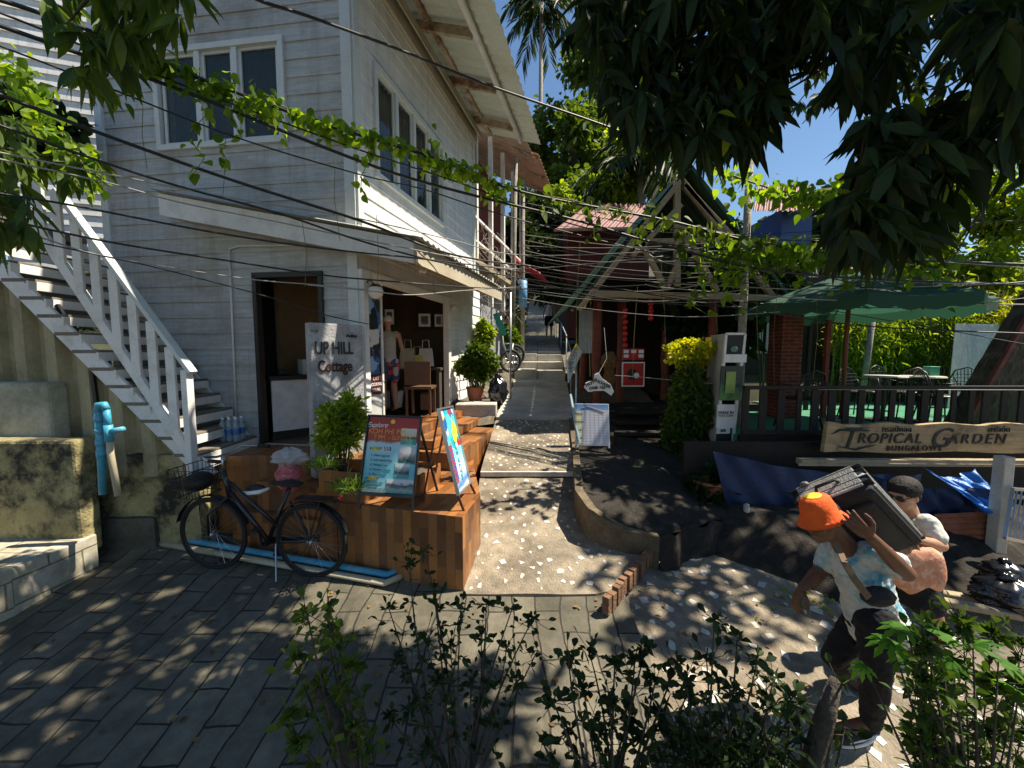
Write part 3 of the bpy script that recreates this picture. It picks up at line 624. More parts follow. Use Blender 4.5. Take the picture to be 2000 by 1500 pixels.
# ---------------------------------------------------------------- poster stands
def board4(bl, br, tl, tr):                                  # local frame of a board from its corners
    xd = ((br - bl) + (tr - tl)); W = xd.length / 2; xd.normalize(); yd = (tl - bl) + (tr - br); H = yd.length / 2; n = xd.cross(yd).normalized(); yd = n.cross(xd).normalized()
    return (bl + br + tl + tr) / 4, xd, yd, n, W, H
s1 = thing('poster_stand', 'black-framed Koh Phi Phi sunset trip poster stand on the wood-tiled block', 'sign', G(755, 1000, BT))
c0, xd, yd, nn, W, H = board4(P(703, 966, 3.52), P(806, 974, 3.45), P(717, 810, 3.72), P(828, 813, 3.66))
pa = lambda x, y, o=0: c0 + xd * (x * W / 2) + yd * (y * H / 2) + nn * o
def pbox(mb, x0, x1, y0, y1, o, t): mb.box(pa((x0 + x1) / 2, (y0 + y1) / 2, o + t / 2), ((x1 - x0) * W / 2, (y1 - y0) * H / 2, t), (xd, yd, nn)); return mb
q = M(); 
for a in ((-1.0, -.94, -1.0, 1), (.94, 1.0, -1.0, 1), (-.94, .94, .955, 1), (-.94, .94, -1.0, -.92)): pbox(q, *a, -.015, .03)
pbox(q, -.94, .94, -.92, .955, -.012, .008)
for sx in (-.95, .95): f_ = pa(sx, -1, 0); q.bar(f_, f_ + Vector((0, -.02, BT + .0 - f_.z)), .022)
q.build('frame', black, s1)
for sx in (-.9, .9): q = M(); t_ = pa(sx, .8, -.02); q.bar(t_, Vector((t_.x + (.1 if sx > 0 else 0), t_.y + .3, BT)), .018); q.build('back_leg', black, s1)
def grad(name, stops, ax=2, nscale=6, amt=.15, rough=.35):
    m, nt, b = newmat(name); tc = N(nt, "ShaderNodeTexCoord"); sp = N(nt, "ShaderNodeSeparateXYZ"); nt.links.new(tc.outputs["Generated"], sp.inputs[0])
    nz = N(nt, "ShaderNodeTexNoise", i_Scale=float(nscale), i_Detail=8.0); nt.links.new(tc.outputs["Generated"], nz.inputs[0])
    ma = N(nt, "ShaderNodeMath", operation='MULTIPLY_ADD'); nt.links.new(nz.outputs[0], ma.inputs[0]); ma.inputs[1].default_value = amt; nt.links.new(sp.outputs[ax], ma.inputs[2])
    nt.links.new(ramp(nt, ma.outputs[0], stops), b.inputs["Base Color"]); b.inputs["Roughness"].default_value = rough; return m
post_m = grad('sunset_print', [(0, (.62, .5, .3)), (.1, (.3, .55, .55)), (.3, (.12, .45, .5)), (.62, (.35, .6, .65)), (.7, (.45, .6, .62)), (.73, (.35, .07, .02)), (.86, (.45, .04, .015)), (1.05, (.4, .03, .01))], amt=.1)
q = pbox(M(), -.93, .93, -.91, .945, -.004, .003); q.build('poster', post_m, s1)
yel = plain('yellow_ink', (.85, .6, .05), .5); org = plain('orange_ink', (.9, .35, .05), .5); whi = plain('white_ink', (.85, .83, .8), .5); dk = plain('slate_ink', (.03, .08, .09), .5)
T = lambda s, x, y, size, m, par=None, **k: text(s, pa(x, y, .0015), xd, yd, size, m, s1, ext=.0008, **k)
T('Explore', -.62, .74, .065, whi, shear=.45)
T('KOH PHI PHI', -.22, .58, .07, org, xs=.92); T('7 PM. - SUNSET', .0, .43, .055, org)
T('1550', -.2, .145, .05, ink, off=.001)
q = M(); q.ball(pa(-.05, .84, 0), (.022, .022, .002), (xd, yd, nn)); q.build('sun_print', yel, s1)
q = pbox(M(), -.75, -.42, .1, .19, .0005, .001); q.build('price_tag', yel, s1); q = pbox(M(), -.75, -.42, -.62, -.54, .0005, .001); q.build('price_tag', yel, s1)
q = pbox(M(), -.38, -.05, .09, .2, -.001, .0018); q.build('price_tag', whi, s1)
for i, s in enumerate(('1. Pileh Lagoon', '2. Loh Samah Bay', '3. Viking Cave', '4. Monkey beach', '5. Maya beach')): T(s, -.72, -.02 - i * .115, .03, dk, align='LEFT')
for i, s in enumerate(('Snorkeling gear', 'Fresh fruit', 'Life jacket and water')): T(s, -.72, -.68 - i * .07, .024, dk, align='LEFT')
T('RETRIP', -.585, .147, .036, ink); T('INCLUDE', -.585, -.58, .03, ink)
photo = [((.3, .86, .28, .68), grad('photo_cove', [(0, (.05, .3, .28)), (.35, (.1, .3, .2)), (.5, (.03, .06, .03)), (.62, (.6, .5, .35)), (1, (.75, .65, .5))])), ((.3, .9, -.2, .2), grad('photo_cliff', [(0, (.02, .2, .2)), (.3, (.05, .25, .25)), (.45, (.02, .03, .03)), (.8, (.35, .35, .33)), (1, (.6, .6, .58))], nscale=4, amt=.5)),
 ((.2, .72, -.55, -.18), grad('photo_boat', [(0, (.03, .2, .22)), (.4, (.1, .3, .3)), (.55, (.02, .03, .03)), (.8, (.2, .3, .3)), (1, (.55, .6, .6))], nscale=5, amt=.4)), ((-.05, .93, -.91, -.58), grad('photo_pier', [(0, (.02, .25, .27)), (.3, (.03, .3, .32)), (.5, (.3, .35, .3)), (.8, (.03, .05, .04)), (1, (.6, .6, .6))], nscale=5, amt=.5))]
for a, m in photo: pbox(M(), *a, .0002, .0012).build('photo', m, s1)
# second stand, seen from its side
s2 = thing('leaning_poster_stand', 'aluminium stand with bright blue red and yellow poster facing the lane', 'sign', G(900, 1000, BT))
c0, xd, yd, nn, W, H = board4(P(893, 964, 3.42), P(917, 950, 3.85), P(857, 803, 3.55), P(884, 787, 3.98))
q = M()
for a in ((-1.0, -.93, -1.0, 1), (.93, 1.0, -1.0, 1), (-.93, .93, .96, 1), (-.93, .93, -1.0, -.96)): pbox(q, *a, -.015, .03)
pbox(q, -.93, .93, -.96, .96, -.012, .008); q.build('frame', plain('aluminium', (.5, .5, .5), .35, .8), s2)
q = M()
for sx in (-1, 1): f_ = pa(sx, -1, 0); q.bar(f_, Vector((f_.x + .05, f_.y, BT if sx < 0 else BT)), .02)
t_ = pa(-.6, .95, -.02); q.bar(t_, G(826, 978, BT), .016); t_ = pa(.6, .95, -.02); q.bar(t_, G(846, 945, BT), .016); q.build('leg', plain('brown_metal', (.09, .03, .02), .5), s2)
def patches(name, cols, sc):
    m, nt, b = newmat(name); tc = N(nt, "ShaderNodeTexCoord"); v = N(nt, "ShaderNodeTexVoronoi", i_Scale=float(sc)); v.distance = 'CHEBYCHEV'
    nz = N(nt, "ShaderNodeTexNoise", i_Scale=9.0, i_Detail=4.0); nt.links.new(tc.outputs["Object"], nz.inputs[0]); mx = mix(nt, .12, tc.outputs["Object"], nz.outputs["Color"]); nt.links.new(mx, v.inputs[0])
    sp = N(nt, "ShaderNodeSeparateColor"); nt.links.new(v.outputs["Color"], sp.inputs[0]); r = ramp(nt, sp.outputs[0], [(i / len(cols), c) for i, c in enumerate(cols)]); nt.links.new(r, b.inputs["Base Color"]); b.inputs["Roughness"].default_value = .4
    for n in nt.nodes:
        if n.type == 'VALTORGB' and len(n.color_ramp.elements) == len(cols): n.color_ramp.interpolation = 'CONSTANT'
    return m
pbox(M(), -.92, .92, -.955, -.0, -.004, .003).build('poster', grad('sea_print', [(0, (.5, .05, .2)), (.12, (.6, .6, .62)), (.25, (.05, .2, .5)), (.5, (.55, .7, .75)), (1, (.2, .65, .75))], amt=.2, nscale=3), s2)
pbox(M(), -.92, .92, .0, .955, -.004, .003).build('poster', patches('collage_print', [(.02, .4, .5), (.75, .55, .05), (.55, .03, .03), (.1, .55, .6), (.6, .6, .6), (.02, .12, .4)], 11), s2)
q = pbox(M(), -.9, -.35, -.7, .1, .0002, .001); q.build('photo', plain('deep_blue_print', (.02, .1, .4), .4), s2)
text('SNORKEL', pa(-.6, -.3, .003), yd, -xd, .09, plain('red_ink', (.6, .02, .02), .5), s2, ext=.001)
text('MAYA BAY', pa(.15, -.3, .003), yd, -xd, .08, plain('teal_ink', (.02, .3, .35), .5), s2, ext=.001)

# ---------------------------------------------------------------- shop front details
q = M(); gs0, gs1 = oL + .03, ws(744, 680)[0]
bn = thing('glass_panel', 'fixed glass side panel of the shop doorway carrying a tall snorkel poster', 'panel', C + DS * gs0 + Z3 * 1.08)
q = M(); q.box(C + DS * ((gs0 + gs1) / 2) + NS * .0 + Z3 * ((1.05 + otop) / 2), (gs1 - gs0, .012, otop - 1.05), (DS, NS, Z3)); q.build('pane', plain('frosted_glass', (.5, .52, .5), .2, 0, .5), bn)
q = M(); q.box(C + DS * gs1 + Z3 * ((1.05 + otop) / 2), (.035, .05, otop - 1.05), (DS, NS, Z3)); q.build('post', whitepaint, bn)
zp0, zp1 = ws(727, 772)[1], ws(727, 583)[1]
q = M(); q.box(C + DS * ((gs0 + gs1) / 2) + NS * .014 + Z3 * ((zp0 + zp1) / 2), (gs1 - gs0 - .06, .006, zp1 - zp0), (DS, NS, Z3)); pst = q.build('poster', patches('reef_print', [(.01, .01, .015), (.04, .12, .3), (.02, .04, .03), (.25, .4, .6), (.015, .02, .03), (.6, .6, .6), (.03, .03, .02)], 7), bn)
q = M(); q.box(C + DS * ((gs0 + gs1) / 2) + NS * .019 + Z3 * (zp0 + .13), (gs1 - gs0 - .06, .004, .25), (DS, NS, Z3)); q.build('caption_strip', plain('maroon_print', (.06, .012, .012), .5), bn)
for i, s in enumerate(('CALL', 'BOOKING', 'TOURS')): text(s, C + DS * ((gs0 + gs1) / 2) + NS * .022 + Z3 * (zp0 + .2 - i * .07), DS, Z3, .055, whi, bn, ext=.0008)
# globe lamp
lp = C + NS * .02 + DS * .06 + Z3 * ws(716, 563)[1]
lampt = thing('wall_lamp', 'globe wall lamp on the shop corner under the awning', 'lamp', lp)
q = M(); q.ball(lp, (.02, .05, .055)); q.tube([lp, lp + NS * .08 + Z3 * .08, lp + NS * .15 + Z3 * .02], .009, 8); q.build('bracket', black, lampt, smooth=True)
q = M(); q.ball(lp + NS * .16 - Z3 * .06, .085, n=20, m=12); q.build('globe', plain('opal_glass', (.7, .68, .6), .25), lampt, smooth=True)
q = M(); q.lathe(lp + NS * .16 + Z3 * .0, [(.0, .02), (.05, .02), (.07, -.01), (.06, -.02)]); q.build('cap', black, lampt)
sp_ = C + DS * (oR + .13) + NS * .05 + Z3 * ws(892, 607)[1]
l2 = thing('spotlight', 'small cream spotlight on the white siding past the shop doorway', 'lamp', sp_)
q = M(); q.tube([sp_ + NS * .02, sp_ + NS * .1 - Y3 * .04], [.05, .06], 14); q.build('head', plain('cream_plastic', (.6, .55, .42), .4), l2, smooth=True); q = M(); q.box(sp_ - NS * .02, (.03, .05, .09), (NS, DS, Z3)); q.build('bracket', black, l2)
cm = P(828, 528, 4.9); cc = thing('security_camera', 'small white security camera hanging under the awning corner', 'camera', cm)
q = M(); q.ball(cm, (.035, .035, .04)); q.tube([cm, cm + Vector((-.02, -.1, -.03))], .026, 12); q.build('housing', white, cc, smooth=True); q = M(); q.box(cm + Vector((0, 0, .07)), (.05, .05, .08)); q.build('mount', white, cc)
# shop interior
def IP(u, v, d): # point d metres inside shop along depth Y
    return P(u, v, d)
def frame_pic(u0, u1, v0, v1, Y, lab, pm):
    a, b = P(u0, v1, Y), P(u1, v0, Y); t = thing('framed_picture', lab, 'picture', (a + b) / 2); q = M(); w_, h_ = b.x - a.x, b.z - a.z; c = (a + b) / 2
    q.box(c, (w_, .02, h_)); q.build('frame', ink, t); q = M(); q.box(c - Y3 * .012, (w_ * .84, .004, h_ * .87)); q.build('mat_board', whi, t); q = M(); q.box(c - Y3 * .016, (w_ * .5, .004, h_ * .55)); q.build('print', pm, t)
pm1 = patches('picture_print', [(.3, .15, .05), (.1, .1, .1), (.4, .3, .15)], 9)
frame_pic(751, 771, 602, 636, 7.4, 'small framed picture above the standing shopper', pm1)
frame_pic(816, 843, 611, 640, 7.4, 'middle framed picture on the tan shop wall', pm1)
frame_pic(848, 866, 612, 640, 7.4, 'framed picture nearest the right jamb of the shop doorway', pm1)
bp = G(771, 795, 1.08); bk = M(); bk.lathe(bp, [(.0, .0), (.13, 0), (.17, .3), (.18, .3), (.175, .28)], 16); one('laundry_basket', 'white plastic basket on the shop floor beside the shopper', 'basket', bk, white)
cp = P(822, 770, 6.3); cp.z = 1.06; ch = thing('chair', 'brown wooden chair inside the dark shop', 'chair', cp); wd = plain('chair_wood', (.12, .06, .03), .5)
q = M(); q.box(cp + Z3 * .45, (.42, .42, .04)); q.build('seat', wd, ch); q = M(); q.box(cp + Vector((0, -.2, .68)), (.4, .03, .36)); q.build('backrest', wd, ch)
for sx in (-.18, .18):
    for sy in (-.18, .18): q = M(); q.bar(cp + Vector((sx, sy, 0)), cp + Vector((sx, sy, .45)), .035); q.build('leg', wd, ch)
for (u, v, r, l, c_) in ((797, 700, .17, 'pale tote bag propped on the shop table', (.35, .3, .2)), (815, 712, .16, 'yellowish cloth bag beside the tote bag in the shop', (.4, .36, .1)), (832, 698, .15, 'white cloth bag at the back of the shop table', (.45, .43, .38))):
    b_ = P(u, v, 6.7); q = M(); q.box(b_, (r * 1.7, r * .7, r * 2)); q.v = [b_ + Vector(((p - b_).x * (1 - .25 * ((p - b_).z > 0)), (p - b_).y, (p - b_).z)) for p in q.v]; q.tube([b_ + Vector((-.06, 0, r)), b_ + Vector((-.05, 0, r + .14)), b_ + Vector((.05, 0, r + .14)), b_ + Vector((.06, 0, r))], .008, 6); one('cloth_bag', l, 'bag', q, plain('cloth_' + str(u), c_, .9))
tb = P(815, 752, 6.9); tb.z = 1.06; tt = thing('table', 'dark table along the shop partition', 'table', tb); q = M(); q.box(tb + Z3 * .72, (.9, .45, .04)); q.build('tabletop', dark_in, tt)
for sx in (-.4, .4): q = M(); q.box(tb + Vector((sx, 0, .35)), (.05, .4, .7)); q.build('leg', dark_in, tt)
q = M(); b_ = G(852, 800, 1.06); q.box(b_ + Z3 * .15 - X3 * .1, (.3, .25, .28)); q.box(b_ + Z3 * .3 - X3 * .1, (.32, .03, .02)); one('storage_box', 'brown storage box just inside the right jamb of the shop', 'box', q, plain('brown_card', (.16, .09, .05), .8), bevel=.008)
# counter in the front doorway
co_ = thing('counter', 'white-fronted counter with a dark top inside the front doorway', 'counter', fo(wf(550, 800)[0], -.1) + Z3 * FL)
ca, cb_ = wf(518, 800)[0] , wf(640, 800)[0]
cl, cr = fo(ca - .02, -.1), fo(cb_ + .3, -.75); cd_ = (cr - cl).normalized(); cn = Vector((cd_.y, -cd_.x, 0))
q = M(); q.box((cl + cr) / 2 + Z3 * (FL + .44) - cn * .02, ((cr - cl).length, .03, .64), (cd_, cn, Z3)); q.build('front_panel', plain('counter_panel', (.6, .6, .6), .35), co_)
q = M(); q.box((cl + cr) / 2 + Z3 * (FL + .79) - cn * .2, ((cr - cl).length + .05, .45, .05), (cd_, cn, Z3)); q.build('countertop', ink, co_); q = M(); q.box((cl + cr) / 2 + Z3 * (FL + .06) - cn * .06, ((cr - cl).length, .03, .12), (cd_, cn, Z3)); q.build('plinth', ink, co_)
bx = (cl + cr) / 2 + cd_ * .12 + Z3 * (FL + .92) - cn * .15; bo = thing('label_box', 'grey box with an orange label on the doorway counter', 'box', bx - Z3 * .1)
q = M(); q.box(bx, (.3, .22, .2), (cd_, cn, Z3)); q.build('box', plain('grey_box', (.4, .4, .38), .5), bo, bevel=.01); q = M(); q.box(bx + cd_ * .05 + cn * .113, (.11, .004, .13), (cd_, cn, Z3)); q.build('label_patch', plain('orange_label', (.8, .15, .02), .5), bo)
q = M(); rb = bx - cd_ * .35 - Z3 * .06; q.box(rb, (.12, .1, .07), (cd_, cn, Z3)); one('card_reader', 'small dark device on the doorway counter left of the label box', 'device', q, black, bevel=.01)

# ---------------------------------------------------------------- white wooden staircase on the left
SX0, SY0 = -3.12, 3.88; nst = 14; rise, run = .172, .155
sty = lambda x: C.y + (x - C.x) * (DF.y / DF.x) - .03
stair = thing('staircase', 'white painted open wooden staircase climbing left along the clapboard wall', 'staircase', (SX0, SY0, .94))
treadm = mat('tread_wood', (.2, .17, .13), rough=.8, var=.3, scale=3, bump=.3, stain=(.06, .05, .04), stain_amt=.7, stain_scale=3)
for i in range(nst):
    x = SX0 - i * run; z = .94 + (i + .55) * rise; y1 = sty(x); q = M(); sk = .035 * min(1, i)
    q.box((x - .12, (SY0 + .02 + y1) / 2 - .02, z), (.26, y1 - SY0 + .02, .035)); q.build('tread', treadm, stair, bevel=.004)
    q = M(); h_ = .085 if i else .15; q.box((x + .012, (SY0 + y1) / 2 - .02, z - h_ / 2 - .008), (.022, y1 - SY0 - .02 + .04, h_)); q.build('nosing', whitepaint, stair, bevel=.003)
q = M(); a = Vector((SX0 + .1, SY0 - .0, .8)); b = Vector((SX0 - nst * run - .1, SY0, .8 + (nst + .9) * rise)); q.bar(a, b, .035, .16); 
q.build('stringer', whitepaint, stair, bevel=.003)
q = M(); q.bar(Vector((SX0 - .02, sty(SX0) - .0, .86)), Vector((b.x, sty(b.x) - .0, b.z)), .03, .14); q.build('stringer', whitepaint, stair)
rl0, rl1 = P(366, 722, SY0 - .05), P(112, 372, SY0 + .05)
q = M(); q.bar(rl0 + Vector((.05, 0, -.03)), rl1, .085, .04); q.build('handrail', winframe, stair, bevel=.004)
lr0, lr1 = P(372, 888, SY0 - .05), P(65, 432, SY0 + .05)
q = M(); q.bar(lr0, lr1, .045, .09); q.build('lower_rail', whitepaint, stair, bevel=.004)
q = M(); pb = P(372, 912, SY0 - .05); q.bar(Vector((rl0.x - .01, SY0 - .05, .78)), Vector((rl0.x - .01, SY0 - .05, rl0.z)), .085, .06, up=X3); q.build('newel_post', whitepaint, stair, bevel=.005)
for i in range(8):
    t = (i + .75) / 8.3; a = lr0.lerp(lr1, t); zt_ = lerp(rl0.z, rl1.z, (a.x - rl0.x) / (rl1.x - rl0.x)); q = M(); q.box((a.x, a.y - .012, (a.z + zt_) / 2), (.085, .03, zt_ - a.z)); q.build('baluster', whitepaint, stair, bevel=.004)
# landing balcony at the top left
lx = SX0 - nst * run - .05; lzz = .94 + (nst + .5) * rise
bal = thing('balcony', 'white railed timber landing at the head of the staircase', 'balcony', (lx - 1, 4.3, lzz))
q = M(); q.box((lx - 1.6, 4.45, lzz), (3.2, 1.25, .09)); q.build('deck', treadm, bal); q = M(); q.box((lx - 1.6, 3.86, lzz - .03), (3.2, .04, .16)); q.box((lx - 1.6, 3.87, lzz + .88), (3.2, .07, .05)); q.box((lx - 1.6, 5.05, lzz + .88), (3.2, .07, .05)); q.build('rail', whitepaint, bal)
for i in range(14):
    q = M(); q.box((lx - .1 - i * .23, 3.87, lzz + .45), (.085, .03, .82)); q.build('baluster', whitepaint, bal)
# corrugated sheet wall below the stairs
q = M(); shz = lambda x: min(2.95, .86 + (SX0 + .1 - x) / run * rise * .97)
def shf(a, b):
    x = lerp(-8.5, -3.25, a); z = lerp(.8, max(.86, shz(x) - .03), b); return Vector((x, 3.97 + .085 * max(-.6, min(.6, math.sin(x / .3 * 6.28) * 1.6)), z))
q.grid(shf, 260, 3); one('sheet_wall', 'tan weathered corrugated sheet wall closing the space under the staircase', 'wall', q, sheet_tan)
q = M(); q.grid(lambda a, b: Vector((lerp(-5.6, -3.2, a), 3.93 + .015 * math.sin(a * 40) * math.sin(b * 9), lerp(-.1, 1.02 - .0 * a, b))), 50, 16); q.grid(lambda a, b: Vector((lerp(-5.6, -3.2, a), lerp(3.93, 4.2, b), 1.02)), 10, 2); q.grid(lambda a, b: Vector((-3.2, lerp(3.93, 4.2, a), lerp(-.1, 1.02, b))), 4, 4)
one('mossy_wall', 'yellowed black-stained plaster base wall beneath the sheet wall', 'wall', q, mossy)
q = M(); q.box((-5.96, 3.86, .98), (3.0, .19, 1.58)); one('concrete_tank', 'pale stained concrete block standing at the far left below the sheet wall', 'wall', q, mat('stained_render', (.42, .4, .3), rough=.85, var=.2, scale=2, bump=.35, stain=(.1, .1, .06), stain_amt=.85, stain_scale=1.8), bevel=.03)
q = M(); q.box((-4.8, 3.66, .7), (1.56, .19, 1.1)); one('mossy_ledge', 'mossy black-stained ledge in front of the pale concrete block', 'ledge', q, mossy, bevel=.03)
# upright blue pipes
def pipe(nm, lab, pts, r, m, grp=None): q = M(); q.tube(pts, r, 12); return one(nm, lab, 'pipe', q, m, grp, smooth=True)
Yp = 3.52
vp = thing('downpipe', 'blue plastic pipe with an elbow rising beside the mossy base wall', 'pipe', P(199, 965, Yp))
q = M(); q.tube([P(201, 965, Yp), P(196, 862, Yp), P(191, 800, Yp)], .03, 12); q.tube([P(191, 803, Yp), P(193, 791, Yp), P(203, 790, Yp), P(208, 800, Yp)], .032, 12); q.tube([P(208, 800, Yp), P(212, 835, Yp)], .027, 12); q.build('pipe_run', pvc_b, vp, smooth=True)
for v in (812, 835, 858, 880): q = M(); q.tube([P(192 + (v - 812) * .07, v, Yp), P(193 + (v - 812) * .07, v + 12, Yp)], .036, 12); q.build('coupling', pvc_b, vp, smooth=True)
q = M(); q.tube([P(211, 830, Yp), P(214, 862, Yp)], .034, 12); q.tube([P(213, 843, Yp), P(241, 838, Yp)], .025, 12); q.build('coupling', pvc_b, vp, smooth=True)
q = M(); q.tube([P(214, 862, Yp), P(216, 885, Yp), P(231, 968, Yp - .02)], .026, 12); q.build('lower_run', pvc_y, vp, smooth=True)
q = M(); q.bar(P(112, 595, 3.93), P(178, 708, 3.93), .03); q.bar(P(178, 708, 3.93), P(191, 800, 3.93), .03); one('bent_bracket', 'dark bent metal bracket hanging from the underside of the staircase', 'bracket', q, black)
ga, gb, gc, gd = G(235, 980, .42), G(352, 996, .34), G(314, 1046, .12), G(757, 1122, .04)
pipe('ground_pipe', 'blue pipe with elbows lying along the foot of the terrace behind the bicycle', [ga, gb + Vector((-.02, 0, 0)), gb, gb.lerp(gc, .93), gc, gc.lerp(gd, .06), gd, gd + Vector((.06, .05, 0)), gd + Vector((.07, .3, -.02))], .03, pvc_b)
o_ = Vector((0, -.075, -.035)); pipe('ground_pipe', 'cream pipe lying just in front of the blue pipe along the terrace foot', [ga + Vector((0, .1, -.0)), gb + Vector((.02, .1, -.03)), gc + Vector((.02, .02, -.06)) + o_ * 0, gc + o_, gd + o_, gd + Vector((.1, .02, -.04)), gd + Vector((.1, .25, -.04))], .03, pvc_y)
# water bottles
btm = plain('bottle_plastic', (.35, .5, .6), .08, 0, .5, .45); blue = plain('blue_label', (.03, .12, .4), .4)
bo0 = G(446, 868, .94 + .55 * rise + .02)
k = 0
wherew = ['front left', 'front middle', 'front right', 'back left', 'back middle', 'back right']
for j in range(2):
    for i in range(3):
        p = Vector((-3.3 + .0 + i * .075 + .02, 4.42 + j * .09, .94 + .55 * rise + .02)); b = thing('water_bottle', wherew[k] + ' one of the six clear water bottles on the bottom stair tread', 'bottle', p, 'water bottles on the stair')
        q = M(); q.lathe(p, [(0, 0), (.034, 0), (.036, .02), (.034, .1), (.036, .17), (.03, .2), (.012, .24), (.012, .25), (0, .25)], 12); q.build('body', btm, b, smooth=True); q = M(); q.lathe(p, [(.0365, .08), (.0365, .14)], 12); q.build('band', blue, b); q = M(); q.lathe(p + Z3 * .25, [(0, .02), (.014, .02), (.014, 0)], 10); q.build('cap', white, b); k += 1
# red net bag and clear plastic bag
def boxy(q, c, e=.62):
    c = Vector(c); R_ = [max(abs(p[k] - c[k]) for p in q.v) for k in range(3)]
    for i, p in enumerate(q.v): d = p - c; q.v[i] = c + Vector(tuple(math.copysign(abs(d[k] / R_[k]) ** e, d[k]) * R_[k] * .92 for k in range(3)))
    return q
def lump(c, r, seed, amp=.12, n=26, m=18, crease=3.):
    rr = random.Random(seed); ph = [rr.uniform(0, 6.3) for _ in range(9)]; q = M(); q.ball(c, r, n=n, m=m); c = Vector(c)
    for i, p in enumerate(q.v):
        d = p - c; a = math.atan2(d.y, d.x); h = d.z / (r[2] + 1e-6)
        f = 1 + amp * (math.sin(a * crease + ph[0] + h * 2) * .5 + math.sin(a * 7 + ph[1] - h * 5) * .35 + math.sin(a * 13 + h * 9 + ph[2]) * .25 + math.sin(h * 11 + ph[3]) * .3)
        q.v[i] = c + Vector((d.x * f, d.y * f, d.z * (1 + amp * .4 * math.sin(a * 5 + ph[4]))))
    return q
rb = P(566, 945, 3.72); rbag = thing('onion_sack', 'red net sack with a clear plastic top on the terrace steps', 'sack', Vector((rb.x, rb.y, .73)))
q = lump((rb.x, rb.y, .86), (.12, .1, .15), 5, .15); q.build('sack', mat('red_net', (.45, .08, .09), rough=.6, var=.4, scale=25, bump=.6, stain=(.6, .35, .33), stain_amt=.6, stain_scale=25), rbag, smooth=True)
q = lump((rb.x, rb.y + .02, 1.05), (.15, .11, .09), 8, .35, crease=5); q.build('plastic_top', plain('clear_film', (.6, .6, .58), .15, 0, .6, .45), rbag, smooth=True)
sp_ = G(500, 962, .74); sh = thing('sandal', 'black sandal with a curved white sole on the terrace step', 'sandal', sp_)
q = M(); q.tube([sp_ + Vector((-.13, .0, 0)), sp_ + Vector((-.06, -.02, 0)), sp_ + Vector((.03, 0, .005)), sp_ + Vector((.11, .03, .03))], [.012, .02, .022, .012], 8); q.build('sole', white, sh, smooth=True)
q = M(); q.ball(sp_ + Vector((-.02, .03, .035)), (.09, .04, .035)); q.build('upper', ink, sh, smooth=True)

q = M(); q.box((-.62, 6.95, 1.03), (.7, .55, .3)); one('concrete_ledge', 'sunlit pale concrete ledge beside the top of the tiled steps', 'ledge', q, conc_light, bevel=.015)
# ---------------------------------------------------------------- bicycle
fh, rh = P(416, 1030, 3.62), P(608, 1048, 3.5); fh.z = zg(fh.x, fh.y) + .345; rh.z = zg(rh.x, rh.y) + .345
bd = (rh - fh).normalized(); bside = bd.cross(Z3).normalized(); bup = Z3
bike = thing('bicycle', 'black step-through bicycle with a front basket parked beside the terrace', 'bicycle', (fh + rh) / 2 - Z3 * .345)
def wheel(c, nm):
    q = M(); n_ = 40; q.tube([c + (bd * math.cos(a) + Z3 * math.sin(a)) * .335 for a in [i * 6.2832 / n_ for i in range(n_ + 1)]], .017, 8, cap=False); wh = q.build('wheel', rubber, bike, smooth=True)
    q = M(); q.tube([c + (bd * math.cos(a) + Z3 * math.sin(a)) * .312 for a in [i * 6.2832 / n_ for i in range(n_ + 1)]], .010, 6, cap=False); q.build('rim', black, wh, smooth=True)
    q = M()
    for i in range(28): a = i * 6.2832 / 28; q.tube([c + bside * (.025 * (1 if i % 2 else -1)), c + (bd * math.cos(a + .12) + Z3 * math.sin(a + .12)) * .31], .0013, 3)
    q.build('spokes', steel, wh); q = M(); q.tube([c - bside * .05, c + bside * .05], .02, 10); q.build('hub', steel, wh, smooth=True)
    q = M(); r0 = (.3, 2.9); q.grid(lambda a, b: c + (bd * math.cos(lerp(*r0, a)) + Z3 * math.sin(lerp(*r0, a))) * (.372 + .006 * math.sin(b * 3.14)) + bside * lerp(-.028, .028, b), 20, 4); q.build('mudguard', black, bike, smooth=True)
wheel(fh, 'f'); wheel(rh, 'r')
bb = rh - bd * .44 - Z3 * .05; seat = rh - bd * .2 + Z3 * .48; head = fh + bd * .2 + Z3 * .42; headt = fh + bd * .14 + Z3 * .62
q = M(); q.tube([head, bb + bd * .02], .022, 10); q.tube([head + Z3 * .1 - bd * .02, bb + bd * .12 + Z3 * .16], .018, 10); q.tube([bb, seat], .018, 10); q.tube([bb, rh], .012, 8); q.tube([seat - Z3 * .12, rh], .011, 8); q.tube([head - Z3 * .05, headt], .024, 10)
q.build('frame', plain('black_paint', (.015, .015, .017), .25, 0, .6), bike, smooth=True)
q = M()
for s in (-.05, .05): q.tube([head - Z3 * .04 + bside * s * .6, fh + Z3 * .2 + bside * s, fh + bside * s], .011, 8)
q.build('fork', black, bike, smooth=True)
q = M(); q.ball(seat + Z3 * .05 + bd * .02, (.12, .075, .03), (bd, bside, Z3)); q.ball(seat + Z3 * .045 - bd * .1, (.09, .025, .022), (bd, bside, Z3)); q.tube([seat, seat + Z3 * .04], .014, 8); q.build('saddle', rubber, bike, smooth=True)
hb = headt + Z3 * .14; q = M(); q.tube([headt, hb], .013, 8); q.tube([hb - bside * .28 + bd * .14 + Z3 * .03, hb - bside * .22 + Z3 * .04, hb - bside * .06, hb + bside * .06, hb + bside * .22 + Z3 * .04, hb + bside * .28 + bd * .14 + Z3 * .03], .011, 8); q.build('handlebar', steel, bike, smooth=True)
for s in (-1, 1): q = M(); q.tube([hb + bside * .28 * s + bd * .14 + Z3 * .03, hb + bside * .29 * s + bd * .25 + Z3 * .03], .017, 8); q.build('grip', rubber, bike, smooth=True)
bc = fh - bd * .12 + Z3 * .52; q = M()
